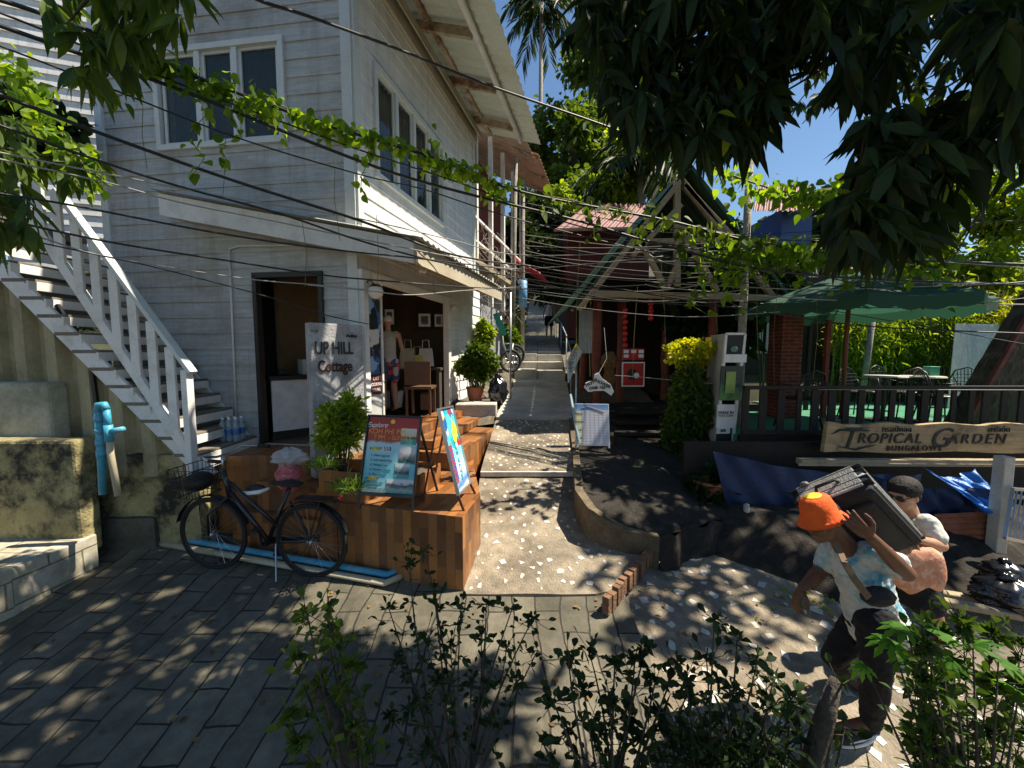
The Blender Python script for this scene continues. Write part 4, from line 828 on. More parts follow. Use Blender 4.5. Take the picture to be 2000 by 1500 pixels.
for lvl, kx in ((0, .78), (.09, .88), (.18, .94), (.27, 1)):
    r_ = [bc + bd * (sx * .13 * kx) + bside * (sy * .18 * kx) + Z3 * (lvl - .14) for sx, sy in ((-1, -1), (1, -1), (1, 1), (-1, 1), (-1, -1))]; q.tube(r_, .005, 5)
for i in range(28):
    t = i / 28 * 4; e = int(t); f = t - e; cn_ = [(-1, -1), (1, -1), (1, 1), (-1, 1), (-1, -1)]; sx = lerp(cn_[e][0], cn_[e + 1][0], f); sy = lerp(cn_[e][1], cn_[e + 1][1], f)
    q.tube([bc + bd * (sx * .13 * .78) + bside * (sy * .18 * .78) - Z3 * .14, bc + bd * sx * .13 + bside * sy * .18 + Z3 * .13], .003, 4)
q.build('basket', black, bike)
q = M(); q.ball(bc - Z3 * .02, (.11, .14, .09), (bd, bside, Z3)); q.build('basket_load', ink, bike, smooth=True)
q = M(); ra = rh - bd * .12 + Z3 * .4; q.bar(ra, ra + bd * .4, .12, .015); 
for s in (-.05, .05): q.tube([rh + bside * s, ra + bd * .25 + bside * s], .006, 6); q.tube([ra + bside * s, ra + bd * .4 + bside * s], .007, 6)
q.build('rear_rack', black, bike)
q = M(); q.ball(ra + bd * .42 + Z3 * .02, (.02, .03, .02), (bd, bside, Z3)); q.build('reflector', redp, bike, smooth=True)
q = M(); q.tube([bb - bside * .06, bb + bside * .06], .03, 12); q.bar(bb - bside * .07, bb - bside * .07 - Z3 * .16 + bd * .03, .02, .012); q.bar(bb + bside * .07, bb + bside * .07 + Z3 * .16 - bd * .03, .02, .012); q.box(bb - bside * .1 - Z3 * .16 + bd * .03, (.08, .06, .02), (bd, bside, Z3)); q.box(bb + bside * .1 + Z3 * .16 - bd * .03, (.08, .06, .02), (bd, bside, Z3)); q.build('crank', black, bike)
q = M(); q.box((bb + rh) / 2 - bside * .045, ((rh - bb).length + .1, .02, .07), ((rh - bb).normalized(), bside, Z3)); q.build('chain_guard', black, bike, bevel=.008)
q = M(); q.tube([bb + bd * .08, Vector((bb.x + .16, bb.y - .16, zg(bb.x, bb.y) + .01))], .008, 6); q.build('kickstand', steel, bike)
# ---------------------------------------------------------------- open-fronted hut with a steep green roof
HY = 6.8
HB = 1.12
apx = P(1330, 345, HY); le = P(1112, 604, HY); hw = apx.x - le.x; re_ = Vector((apx.x + hw, HY, le.z)); HD = 3.6
hut = thing('hut', 'open timber hut with a steep green sheet roof and red posts', 'hut', Vector((apx.x, HY + 1.5, HB)))
def roofside(nm, e, sgn):
    q = M(); f = Vector((0, -.35, 0)); down = (e - apx); q.corr(apx + f + Z3 * .06, Vector((0, HD, 0)), down * 1.04, pitch=.2, amp=.018, thick=.006); q.build(nm, greensheet, hut)
roofside('roof', le, -1); roofside('roof', re_, 1)
q = M(); q.bar(apx + Vector((-.02, -.3, -.02)), le + Vector((0, -.3, -.05)), .05, .15, up=Y3); q.build('bargeboard', greensheet, hut)
q = M(); q.bar(apx + Vector((.02, -.3, -.02)), re_ + Vector((0, -.3, -.05)), .05, .15, up=Y3); q.build('bargeboard', greensheet, hut)
def hbar(nm, a, b, w_=.08, m=bracew, par=hut, h=None): q = M(); q.bar(a, b, w_, h or w_); return q.build(nm, m, par, bevel=.006)
hp = lambda u, v, Y=HY - .42: P(u, v, Y)
hbar('rafter', hp(1330, 352), hp(1130, 606)); hbar('rafter', hp(1330, 352), hp(1530, 606)); hbar('king_post', hp(1322, 350), hp(1322, 560), .09)
hbar('brace', hp(1240, 448), hp(1300, 566)); hbar('brace', hp(1335, 362), hp(1445, 480)); hbar('brace', hp(1235, 500), hp(1330, 400)); hbar('brace', hp(1400, 570), hp(1330, 440)); hbar('brace', hp(1300, 566), hp(1345, 470))
hbar('tie_beam', hp(1160, 574), hp(1560, 584), .1); hbar('tie_beam', hp(1235, 472), hp(1440, 468), .07)
for (u, Y, m) in ((1166, 6.85, redwood), (1212, 7.6, redwood), (1139, 8.6, redwood), (1300, 7.9, redwood), (1390, 7.0, redwood)):
    p = P(u, 690, Y); q = M(); r_ = random.Random(u); q.tube([Vector((p.x + r_.uniform(-.015, .015), p.y, z)) for z in np.linspace(HB - .35, 3.1, 7)], [.075 + r_.uniform(-.008, .008) for _ in range(7)], 12); q.build('post', m, hut, smooth=True)
q = M(); q.box((apx.x + .1, HY + 2.2, HB - .1), (hw * 2, 3.6, .18)); q.build('floor', darkwood, hut)
q = M(); q.box((apx.x + .35, HY + 3.6, 2.4), (hw * 2 - 1.3, .06, 3.0)); q.build('back_wall', mat('dark_boards', (.05, .035, .025), rough=.8, var=.4, scale=3, bump=.3), hut)
q = M(); q.box((apx.x + hw * .75, HY + 2.0, 2.0), (.06, 3.2, 2.1)); q.build('side_wall', darkwood, hut)
for i in range(5):                                        # hut steps
    a = G(1205, 880 - i * 21, .62 + i * .12); q = M(); q.box((a.x + .42, 5.55 + i * .28, .56 + i * .125), (.95, .3, .06)); q.build('step', darkwood, hut, bevel=.01)
q = M(); a, b = P(1127, 690, 8.2), P(1160, 608, 8.2); q.corr(Vector((a.x, 8.0, a.z)), Vector((b.x - a.x + .05, 0, 0)), Vector((0, 0, b.z - a.z)), pitch=.05, amp=.004); one('pale_sheet', 'pale blue-grey sheet hanging between the red hut posts', 'sheet', q, plain('grey_sheet', (.4, .46, .5), .6))
rs = thing('red_sign', 'red board with white panels standing in the dark hut doorway', 'sign', P(1236, 755, 6.9))
q = M(); a, b = P(1216, 703, 6.9), P(1258, 681, 6.9); c = (a + b) / 2; q.box(c, (b.x - a.x, .03, b.z - a.z)); q.build('upper_panel', redp, rs)
for i, (x, z) in enumerate(((-.35, .25), (0, .25), (.35, .25), (-.35, -.15), (.35, -.15))): q = M(); q.box(c + Vector((x * (b.x - a.x), -.018, z * (b.z - a.z))), (.085, .004, .055)); q.build('white_label', whi, rs)
q = M(); a, b = P(1214, 755, 6.88), P(1259, 707, 6.88); c = (a + b) / 2; q.box(c, (b.x - a.x, .03, b.z - a.z)); q.build('lower_panel', whi, rs); q = M(); q.box(c - Y3 * .017 , ((b.x - a.x) * .9, .004, (b.z - a.z) * .9)); q.build('red_field', redp, rs)
q = M(); q.ball(c - Y3 * .02 + Vector((-.02, 0, 0)), (.09, .004, .1)); q.build('emblem', ink, rs); q = M(); q.ball(c - Y3 * .023 + Vector((.05, 0, -.02)), (.05, .004, .05)); q.build('emblem', whi, rs)
q = lump(P(1190, 705, 6.3), (.12, .12, .14), 3, .3, crease=6); q2 = lump(P(1190, 738, 6.32), (.085, .085, .22), 6, .25, crease=5); q.add(q2.v, q2.f)
one('palm_fibre_bundle', 'shaggy brown dried palm fibre bundle hanging by the red post', 'decoration', q, mat('brown_fibre', (.16, .08, .03), rough=1, var=.5, scale=25, stretch=(3, 3, .5), bump=1), smooth=True)
for i, (u, v0, v1) in enumerate(((1221, 600, 680), (1271, 575, 625))):
    q = M(); a, b = P(u, v0, 6.7), P(u, v1, 6.7)
    for k in range(7): t = (k + .5) / 7; p = a.lerp(b, t); q.ball(p, (.035 if k % 2 else .05, .04, .045), n=10, m=6)
    q.tube([a + Z3 * .1, b], .006, 6); one('paper_garland', ['red paper garland hanging beside the red hut post', 'red tassel hanging below the hut tie beam'][i], 'garland', q, redp, smooth=True)
# cut-out lettered signs
def polysign(name, lab, pts, Y, t, m, lines, dy=0):
    ps = [P(u, v, Y + k) for u, v, k in pts]; c = sum(ps, Vector()) / len(ps); th = thing(name, lab, 'sign', c); q = M(); n = Vector((0, -1, 0)); q.prism(ps, (0, .03, 0)); q.build('board', m, th, bevel=.003)
    for s, u, v, size, rot in lines: text(s, P(u, v, Y + dy) - Y3 * .012, Vector((math.cos(rot), 0, math.sin(rot))), Vector((-math.sin(rot), 0, math.cos(rot))), size, ink, th, ext=.002, off=.002)
    return th
polysign('lettered_sign', 'white cut-out board painted with two curved lines of black letters', [(1141, 757, 0), (1144, 748, 0), (1160, 742, 0), (1161, 732, 0), (1169, 728, 0), (1176, 739, 0), (1192, 750, 0), (1199, 765, 0), (1194, 773, 0), (1180, 763, 0), (1160, 764, 0), (1150, 766, 0)], 5.75, .03, whitepaint, [('HOT', 1152, 749, .07, .45), ('SHOWER', 1176, 749, .065, -.45), ('ONE', 1159, 758, .06, .1), ('150', 1176, 757, .06, -.1)])
q = M(); q.tube([P(1169, 730, 5.78), P(1185, 700, 5.9), P(1180, 640, 6.1)], .004, 5); one('sign_cord', 'thin cord holding up the white cut-out board', 'cord', q, cablel)
t_ = thing('slanted_sign', 'tilted white board with black scribbled writing and a yellow tip by the lane railing', 'sign', P(1120, 740, 6.4))
q = M(); ps = [P(u, v, Y) for u, v, Y in ((1109, 748, 6.2), (1107, 705, 6.2), (1125, 671, 6.5), (1135, 688, 6.6), (1120, 722, 6.4))]; q.prism(ps, (.02, .02, 0)); q.build('board', whitepaint, t_)
for i, (s, u, v) in enumerate((('THAI', 1120, 688), ('FOOD', 1118, 700), ('BAR', 1114, 713), ('OPEN', 1112, 726))): text(s, P(u, v, 6.3) - Y3 * .05, Vector((.5, .2, .8)), Vector((-.8, 0, .55)), .075, ink, t_, ext=.001)
q = M(); ps = [P(u, v, Y) - Y3 * .01 for u, v, Y in ((1120, 680, 6.42), (1125, 671, 6.5), (1133, 684, 6.58))]; q.prism(ps, (.0, -.004, 0)); q.build('yellow_tip', yel, t_)
# price board at the kerb
pbd = thing('price_board', 'white framed price board with a ruled table standing at the kerb', 'sign', Vector((1.0, 5.9, .8)))
c0, xd, yd, nn, W, H = board4(P(1122, 870, 5.45), P(1190, 871, 5.45), P(1124, 788, 5.6), P(1190, 789, 5.6))
q = pbox(M(), -1, 1, -1, 1, -.02, .02); q.build('board', white, pbd)
q = pbox(M(), -.97, .97, -.97, .97, .0005, .002); q.build('price_sheet', grad('price_print', [(0, (.5, .5, .55)), (.72, (.52, .52, .58)), (.84, (.5, .5, .5)), (.9, (.15, .28, .5)), (1.1, (.1, .2, .4))], amt=.06), pbd)
pbox(M(), -.95, -.6, -.9, .62, .003, .001).build('yellow_column', plain('pale_yellow_ink', (.6, .6, .35), .5), pbd)
q = M()
for i in range(13): y_ = .6 - i * .125; q.cur = 0; pbox(q, -.93, .93, y_, y_ + .006, .004, .0006)
for x in (-.6, -.35, -.1, .15, .4, .65): pbox(q, x, x + .008, -.9, .6, .0047, .0006)
q.build('ruled_lines', plain('grey_ink', (.2, .2, .24), .6), pbd)
for i, s in enumerate(('PRICE', 'ROOM', 'BOAT', 'TAXI')): text(s, pa(-.77, .5 - i * .38, .006), xd, yd, .045, ink, pbd, ext=.0005)
q = M(); q.tube([pa(-.6, .78, .004), pa(-.2, .85, .004), pa(.2, .75, .004), pa(.7, .6, .004)], .006, 5); q.build('painted_curve', plain('brown_ink', (.3, .13, .08), .6), pbd)
for x, y_ in ((-.95, -1), (.95, -1)): q = M(); f = pa(x, y_, -.01); q.bar(f, Vector((f.x, f.y - .02, .72)), .025); q.build('leg', steel, pbd)
q = M(); q.bar(P(1114, 770, 5.7), P(1130, 862, 5.45), .03); q.build('stay', plain('pale_blue_paint', (.3, .45, .55), .5), pbd)
# handrail along the right of the lane
q = M(); pts = [Vector((lxr(y) + .04, y, lz(y) + .85)) for y in (6.2, 8, 10, 13, 17)]; q.tube(pts, .014, 8)
for y_ in (6.2, 8, 10, 13, 17): q.tube([Vector((lxr(y_) + .04, y_, lz(y_) - .1)), Vector((lxr(y_) + .04, y_, lz(y_) + .85))], .014, 8)
one('lane_handrail', 'thin pipe handrail following the right edge of the climbing lane', 'railing', q, plain('pale_pipe', (.35, .42, .45), .5), smooth=True)
# ---------------------------------------------------------------- sign column on the pole
pole = P(1456, 500, 5.62)
ply = pole.y
q = M(); q.tube([Vector((pole.x, ply, .2)), Vector((pole.x, ply, 4.9))], [.06, .045], 12); one('utility_pole', 'slim pale concrete pole carrying the stacked notice boards', 'pole', q, palebark, smooth=True)
sc = thing('sign_column', 'narrow white board column stacked with posters on the concrete pole', 'sign', P(1415, 885, 5.15))
q = M(); A = [P(1415, 652, 5.2), P(1398, 885, 5.2), P(1372, 822, 5.75), P(1388, 655, 5.75)]; q.prism(A, (.012, 0, 0)); q.build('side_panel', conc_light, sc)
def bq(nm, u0, v0, u1, v1, Y, m, fr=None, t=.02, sh=-8):
    ps = [P(u0, v0, Y), P(u1, v0, Y), P(u1 + sh * (v1 - v0) / 120, v1, Y), P(u0 + sh * (v1 - v0) / 120, v1, Y)]; q = M(); q.prism(ps, (0, t, 0)); o = q.build(nm, m, sc, bevel=.002)
    return ps
q = M(); q.bar(P(1418, 652, 5.2), P(1398, 885, 5.2), .03); q.bar(P(1455, 652, 5.2), P(1428, 885, 5.2), .03); q.bar(P(1418, 652, 5.2), P(1455, 652, 5.2), .03); q.build('frame', whitepaint, sc)
bq('dark_board', 1418, 654, 1453, 692, 5.19, ink); q = M(); q.ball(P(1434, 682, 5.17), (.05, .006, .04)); q.build('emblem', plain('dull_green', (.1, .2, .16), .6), sc)
bq('white_strip', 1415, 692, 1459, 708, 5.16, whitepaint)
gps = bq('poster', 1409, 715, 1453, 782, 5.17, grad('jungle_print', [(0, (.02, .12, .1)), (.4, (.04, .2, .1)), (.55, (.1, .22, .05)), (.8, (.03, .12, .06)), (1, (.02, .03, .03))], amt=.9, nscale=4)); bq('poster', 1419, 726, 1438, 768, 5.155, plain('lime_print', (.25, .35, .08), .5), t=.005)
bq('white_notice', 1402, 790, 1437, 836, 5.17, whitepaint); text('WALK IN', P(1418, 806, 5.155), X3, Z3, .05, ink, sc, ext=.001, off=.001); text('YOU CAN', P(1417, 812, 5.155), X3, Z3, .045, ink, sc, ext=.001)
bq('white_notice', 1401, 836, 1426, 847, 5.165, whitepaint); text('S', P(1413, 841, 5.15), Z3, -X3, .09, ink, sc, ext=.001, off=.003)
bq('dark_board', 1400, 848, 1426, 884, 5.17, ink); text('GATES', P(1406, 867, 5.155), X3, Z3, .06, whi, sc, ext=.001); q = M(); q.ball(P(1406, 876, 5.16), (.04, .006, .03)); q.build('emblem', plain('leaf_green', (.12, .22, .04), .6), sc)
q = M(); a, b = P(1397, 685, 5.2), P(1410, 657, 5.2); q.box((A[0].x - .06, 5.5, (a.z + b.z) / 2), (.012, .14, b.z - a.z)); q.build('yellow_sticker', yel, sc)

# ---------------------------------------------------------------- restaurant deck
DZ = .98; dk0 = 2.95
deck = thing('deck', 'raised green-floored terrace with a dark timber edge beam', 'deck', (5.5, 6.5, DZ))
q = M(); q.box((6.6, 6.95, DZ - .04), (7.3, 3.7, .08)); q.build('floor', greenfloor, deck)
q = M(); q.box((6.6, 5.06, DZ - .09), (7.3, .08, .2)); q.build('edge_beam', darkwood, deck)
for x in np.arange(3.1, 10, .9): q = M(); q.box((x, 5.12, .4), (.12, .12, 1.0)); q.build('post', darkwood, deck)
rail = thing('railing', 'dark timber railing along the front of the green terrace', 'railing', (5.5, 5.0, DZ))
rz1 = P(1700, 757, 5.0).z
q = M(); q.box((6.55, 5.0, rz1), (7.2, .07, .045)); q.build('top_rail', darkwood, rail, bevel=.005); q = M(); q.box((6.55, 5.0, DZ + .06), (7.2, .05, .05)); q.build('bottom_rail', darkwood, rail)
x = 2.98; r_ = random.Random(5)
while x < 10: q = M(); ww = r_.uniform(.06, .1); q.box((x, 4.995, (DZ + rz1) / 2), (ww, .025, rz1 - DZ - .04)); q.build('baluster', darkwood, rail); x += .205 + r_.uniform(-.03, .03)
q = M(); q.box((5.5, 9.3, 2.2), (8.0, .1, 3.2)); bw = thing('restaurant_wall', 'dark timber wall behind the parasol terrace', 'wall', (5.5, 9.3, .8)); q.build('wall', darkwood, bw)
for (u0, u1) in ((1452, 1470), (1478, 1492), (1495, 1518)): a, b = P(u0, 690, 9.2), P(u1, 620, 9.2); q = M(); q.box(((a.x + b.x) / 2, 9.22, (a.z + b.z) / 2), (b.x - a.x, .03, b.z - a.z)); q.build('pale_panel', conc_light, bw)
a, b = P(1522, 752, 6.4), P(1568, 600, 6.4); q = M(); q.box(((a.x + b.x) / 2 + .04, 6.6, (DZ + b.z) / 2), (.34, .34, b.z - DZ)); one('brick_pillar', 'red brick pillar under the left side of the parasol', 'pillar', q, brickred)
a = P(1589, 640, 6.2); q = M(); q.box((a.x, 6.2, (DZ + 2.6) / 2), (.02, .02, .02)); 
for u, Y, lab, m in ((1615, 6.0, 'thin dark red post left of the parasol pole', redwood), (1580, 7.4, 'dark timber post just right of the brick pillar', darkwood)):
    p = P(u, 680, Y); q = M(); q.box((p.x, Y, (DZ + 2.55) / 2), (.06, .06, 2.55 - DZ)); one('post', lab, 'post', q, m)
p = P(1695, 670, 7.6); q = M(); q.tube([Vector((p.x - .05, 7.6, DZ)), Vector((p.x + .08, 7.6, 3.0))], .05, 10); one('bare_trunk', 'pale slender trunk rising behind the wire chairs', 'trunk', q, palebark, smooth=True)
# parasol
pc = P(1662, 527, 5.9); par = thing('parasol', 'large faded green parasol with a scalloped edge and brown pole', 'parasol', Vector((pc.x, pc.y, DZ)))
pr = (P(1888, 600, 5.9).x - pc.x) * .84; pez = P(1665, 596, 5.9).z; q = M(); ns = 8; 
def parf(a, b):
    an = a * 2 * math.pi + .2; k = (a * ns) % 1; rr = pr * b * (1 - .09 * math.sin(k * math.pi)); return Vector((pc.x + math.cos(an) * rr, pc.y + math.sin(an) * rr, lerp(pc.z, pez, b ** .9) - .05 * math.sin(k * math.pi) * b))
q.grid(parf, 48, 6); q.build('canopy', leafmat('parasol_cloth', (.03, .085, .055), (.04, .1, .065), .3, .8, (1.3, 1.5, 1.4)), par)
q = M(); q.grid(lambda a, b: parf(a, 1) - Z3 * (b * (.13 + .035 * abs(math.sin(a * ns * 4 * math.pi)))), 128, 1); q.build('valance', MATS['parasol_cloth'], par)
q = M(); q.tube([Vector((pc.x, pc.y, DZ)), Vector((pc.x, pc.y, pc.z + .08))], .03, 12); q.build('pole', plain('brown_pole', (.18, .05, .025), .5), par, smooth=True)
for i in range(8): an = i / 8 * 2 * math.pi + .2; q = M(); q.bar(Vector((pc.x, pc.y, pc.z - .06)), parf(i / 8, .98) - Z3 * .03, .02); q.build('rib', redwood, par)
q = M(); q.lathe((pc.x, pc.y, DZ), [(0, .08), (.25, .08), (.27, 0)], 20); q.build('base', concrete, par)
# wire chairs and tables
def mkchair(lab):
    c = thing('wire_chair', lab, 'chair', (0, 0, 0), 'black wire chairs on the terrace')
    q = M(); q.lathe((0, 0, .44), [(0, 0), (.2, .01), (.22, 0), (.2, -.015)], 20); q.build('seat', black, c)
    q = M(); q.tube([(-.2, .14, .44), (-.22, .2, .62), (-.15, .23, .78), (0, .25, .84), (.15, .23, .78), (.22, .2, .62), (.2, .14, .44)], .011, 8); q.tube([(-.22, .16, .62), (-.25, -.1, .64), (-.2, -.16, .45)], .009, 6); q.tube([(.22, .16, .62), (.25, -.1, .64), (.2, -.16, .45)], .009, 6); q.build('back_frame', black, c, smooth=True)
    q = M()
    for i in range(9): x = -.16 + i * .04; q.tube([(x, .17, .45), (x, .24, .5 + .32 * math.sqrt(max(0, 1 - (x / .22) ** 2)))], .005, 5)
    for z in (.54, .6, .66, .72): q.tube([(-.2, .2, z), (.2, .2, z)], .005, 5)
    q.build('back_mesh', black, c)
    for sx in (-1, 1):
        for sy in (-1, 1): q = M(); q.tube([(sx * .14, sy * .14, .44), (sx * .2, sy * .2, 0)], .011, 8); q.build('leg', black, c, smooth=True)
    return c
def kids(o): return [x for x in bpy.data.objects if x.parent == o]
def copytree(o, parent=None):
    c = o.copy(); COL.objects.link(c); c.parent = parent
    for k in kids(o): copytree(k, c)
    return c
ch0 = mkchair('wire chair with round back just right of the parasol pole')
for i, (u, v, Y, rz_, lab) in enumerate(((1682, 735, 6.6, 0.3, None), (1772, 742, 6.5, 2.8, 'wire chair in the middle of the row behind the railing'), (1835, 748, 5.9, 1.2, 'wire chair left of the thatched tent, nearest its foot'), (1738, 735, 7.4, .2, 'farthest wire chair, behind the small white table'), (1560, 790, 5.6, 3.3, 'wire chair on the bare green floor left of the parasol pole'), (1900, 750, 6.6, 2.0, 'wire chair in front of the pale reed screen'))):
    c = ch0 if i == 0 else copytree(ch0); p = P(u, v, Y); c.location = (p.x, Y, DZ); c.rotation_euler = (0, 0, rz_)
    if lab: c['label'] = lab
for i, (u, Y, lab) in enumerate(((1728, 6.2, 'round white-topped table between the wire chairs'), (1800, 6.1, 'round white-topped table carrying the green box by the reed screen'))):
    p = P(u, 750, Y); tb = thing('cafe_table', lab, 'table', (p.x, Y, DZ)); q = M(); q.lathe((p.x, Y, DZ + .7), [(0, .02), (.26, .02), (.27, 0), (0, 0)], 24); q.build('tabletop', conc_light, tb); q = M(); q.tube([(p.x, Y, DZ), (p.x, Y, DZ + .7)], .03, 10); q.lathe((p.x, Y, DZ), [(0, .03), (.22, .02), (.23, 0)], 18); q.build('pedestal', black, tb)
p = P(1830, 740, 6.1); q = M(); q.box((p.x - .1, 6.1, DZ + .79), (.14, .12, .12)); q.box((p.x - .1, 6.1, DZ + .86), (.15, .13, .015)); one('napkin_box', 'small green box on the round table by the reed screen', 'box', q, plain('green_plastic', (.06, .3, .2), .5), bevel=.008)
# reed screen and thatch tent
a, b = P(1850, 790, 7.6), P(1975, 640, 7.6); q = M(); q.corr(Vector((a.x, 7.6, DZ)), Vector((b.x - a.x, .2, 0)), Vector((.3, .25, b.z - DZ + .1)), pitch=.03, amp=.008); one('reed_screen', 'pale grey reed screen leaning behind the terrace tables', 'screen', q, mat('pale_reed', (.5, .52, .52), rough=.8, var=.3, scale=4, stretch=(20, 1, 1), bump=.3))
tent = thing('thatch_shelter', 'steep grey thatched shelter at the right edge of the terrace', 'shelter', P(1960, 800, 5.6))
ta, tb_, tc_, td = P(2035, 560, 5.5), P(1880, 800, 5.5), P(2300, 560, 5.5), P(2300, 850, 5.5)
ta2, tb2 = ta + Vector((.12, .3, 0)), tb_ + Vector((.04, .3, 0)); tb_.z = DZ; tb2.z = DZ
q = M(); q.grid(lambda a, b: ta.lerp(tb_, b).lerp(tc_.lerp(Vector((td.x, td.y, DZ)), b), a) + Vector((0, .03 * math.sin(a * 90) * math.sin(b * 30), 0)), 60, 30); q.build('thatch_front', thatch, tent)
q = M(); q.grid(lambda a, b: ta.lerp(tb_, b).lerp(ta2.lerp(tb2, b), a) + Vector((.02 * math.sin(a * 60) * math.sin(b * 20), 0, 0)), 30, 30); q.build('thatch_side', thatch, tent); q = M(); q.bar(ta + Vector((0, -.03, 0)), tb_ + Vector((0, -.03, 0)), .05); q.build('edge_pole', redwood, tent)
# carved name board
gs = thing('carved_board', 'long weathered board carved TROPICAL GARDEN BUNGALOWS hanging below the railing', 'sign', P(1800, 860, 4.5))
bl, tr = P(1612, 884, 4.5), P(1618, 828, 4.5); rr_ = random.Random(2); top = [Vector((x, 4.5, tr.z + .015 * math.sin(x * 9) + rr_.uniform(-.008, .008))) for x in np.linspace(bl.x + .01, 6.6, 40)]
bot = [Vector((x, 4.5, bl.z + .012 * math.sin(x * 5 + 1))) for x in np.linspace(6.6, bl.x - .02, 30)]; q = M(); q.prism(top + bot, (0, .06, 0)); q.build('board', signwood, gs, bevel=.006)
tl = lambda s, u, v, size, **k: text(s, P(u, v, 4.49), X3, Z3, size, ink, gs, **k)
tl('T', 1656, 857, .34, shear=.3, off=.001); tl('ROPICAL', 1737, 857, .165, shear=.2, off=.001, space=1.15); tl('G', 1835, 857, .33, shear=.3, off=.001); tl('ARDEN', 1908, 858, .165, shear=.2, off=.001, space=1.35); tl('BUNGALOWS', 1785, 876, .085, off=.001, space=1.3)
tl('ทรอปิคอล', 1752, 839, .085); tl('การ์เด้น', 1952, 839, .085)
q = M(); q.tube([P(1640, 872, 4.49), P(1670, 878, 4.49), P(1690, 873, 4.49), P(1712, 869, 4.49)], [.004, .014, .01, .003], 6); q.tube([P(1625, 848, 4.49), P(1640, 840, 4.49), P(1660, 840, 4.49), P(1700, 841, 4.49)], [.003, .012, .016, .004], 6); q.build('flourish', ink, gs)
q = M(); q.bar(P(1560, 901, 4.42), P(1650, 903, 4.42) + Vector((2.8, 0, .0)), .09, .06); q.bar(P(1560, 907, 4.37), P(1650, 910, 4.37) + Vector((2.8, 0, 0)), .02, .03); one('beam', 'long weathered beam running under the carved board', 'beam', q, greywood)
# tarps
def cloth(nm, lab, uv4, Y, m, amp=.05, seed=0, nu=60, nv=24):
    a, b, c, d = [P(u, v, Y + k) for u, v, k in uv4]; r = random.Random(seed); f1, f2, f3 = r.uniform(3, 6), r.uniform(8, 14), r.uniform(0, 6)
    q = M(); q.grid(lambda s, t: a.lerp(b, s).lerp(d.lerp(c, s), t) + Vector((0, amp * (math.sin(s * f1 * 6 + t * 4 + f3) + .5 * math.sin(s * f2 * 3 - t * 9) + .6 * math.sin(t * 8 + s * 5)), -.18 * math.sin(s * math.pi) * (1 - t) * .6)), nu, nv); return one(nm, lab, 'tarp', q, m, smooth=True)
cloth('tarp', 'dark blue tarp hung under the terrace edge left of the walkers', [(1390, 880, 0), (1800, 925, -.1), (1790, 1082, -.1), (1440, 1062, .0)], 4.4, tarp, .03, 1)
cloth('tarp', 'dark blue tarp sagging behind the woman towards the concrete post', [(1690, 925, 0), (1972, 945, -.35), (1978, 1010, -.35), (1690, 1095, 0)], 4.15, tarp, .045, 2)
cloth('tarp', 'sunlit stretch of the blue tarp bunched under the beam at the right', [(1805, 912, 0), (1900, 914, 0), (1978, 985, -.35), (1935, 1010, -.35)], 4.05, tarp_lit, .025, 3)
q = M(); q.corr(P(1826, 1150, 3.9), Vector((0, 0, .0)) + (P(1826, 1005, 3.9) - P(1826, 1150, 3.9)), P(1945, 1150, 3.75) - P(1826, 1150, 3.9), pitch=.06, amp=.01); one('rusty_sheet', 'rusty corrugated sheet propped against the concrete post', 'sheet', q, rusty)
p = P(1950, 1010, 3.7); q = M(); q.box((p.x, 3.7, .42), (.1, .1, 1.3)); one('concrete_post', 'square concrete post carrying the tarp at the right', 'post', q, conc_light, bevel=.008)
g_ = thing('metal_gate', 'grey barred metal gate leaning at the right edge', 'gate', P(2000, 1040, 3.5)); q = M(); a, b, c, d = P(1978, 955, 3.6), P(2060, 960, 3.6), P(2050, 1070, 3.5), P(1962, 1050, 3.5)
for e, f in ((a, b), (b, c), (c, d), (d, a)): q.bar(e, f, .025)
for i in range(1, 9): q.bar(a.lerp(b, i / 9), d.lerp(c, i / 9), .012)
q.build('bars', steel, g_)
bky = lambda x: max(3.15, 4.25 - (x - 1.7) * .95)
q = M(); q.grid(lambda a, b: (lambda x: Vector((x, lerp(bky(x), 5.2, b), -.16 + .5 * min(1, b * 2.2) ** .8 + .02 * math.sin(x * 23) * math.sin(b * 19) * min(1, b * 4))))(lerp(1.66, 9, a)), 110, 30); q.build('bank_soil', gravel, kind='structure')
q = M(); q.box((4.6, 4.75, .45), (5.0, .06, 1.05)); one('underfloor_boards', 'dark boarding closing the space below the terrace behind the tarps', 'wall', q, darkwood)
pipe('white_pipe', 'thin pale pipe sloping along the dark bank below the tarps', [P(1435, 1080, 4.0), P(1520, 1112, 3.75), P(1580, 1133, 3.6), P(1592, 1150, 3.5), P(1615, 1172, 3.35), P(1640, 1165, 3.3)], .016, plain('pale_pvc', (.45, .5, .52), .4))
p = P(1455, 1050, 4.2); q = M(); q.tube([Vector((p.x, 4.2, -.1)), Vector((p.x, 4.2, P(1455, 985, 4.2).z))], .03, 10); one('pipe_stub', 'short upright pale pipe in front of the dark blue tarp', 'pipe', q, conc_light, smooth=True)
bagm = plain('bin_bag_film', (.012, .012, .014), .18, 0, .8)
def bag(u, v, Y, r, lab, seed, z=None):
    p = P(u, v, Y); t = thing('rubbish_bag', lab, 'bag', p - Z3 * r[2]); q = lump(p, r, seed, .22, 30, 22, crease=5); q.build('bag', bagm, t, smooth=True); q = lump(p + Z3 * r[2] * 1.08, (r[0] * .3, r[1] * .3, r[2] * .22), seed + 3, .5, 16, 8, crease=5); q.build('knot', bagm, t, smooth=True)
bag(972, 765, 7.2, (.17, .15, .26), 'black rubbish bag leaning by the leafy shrub on the lane', 1)
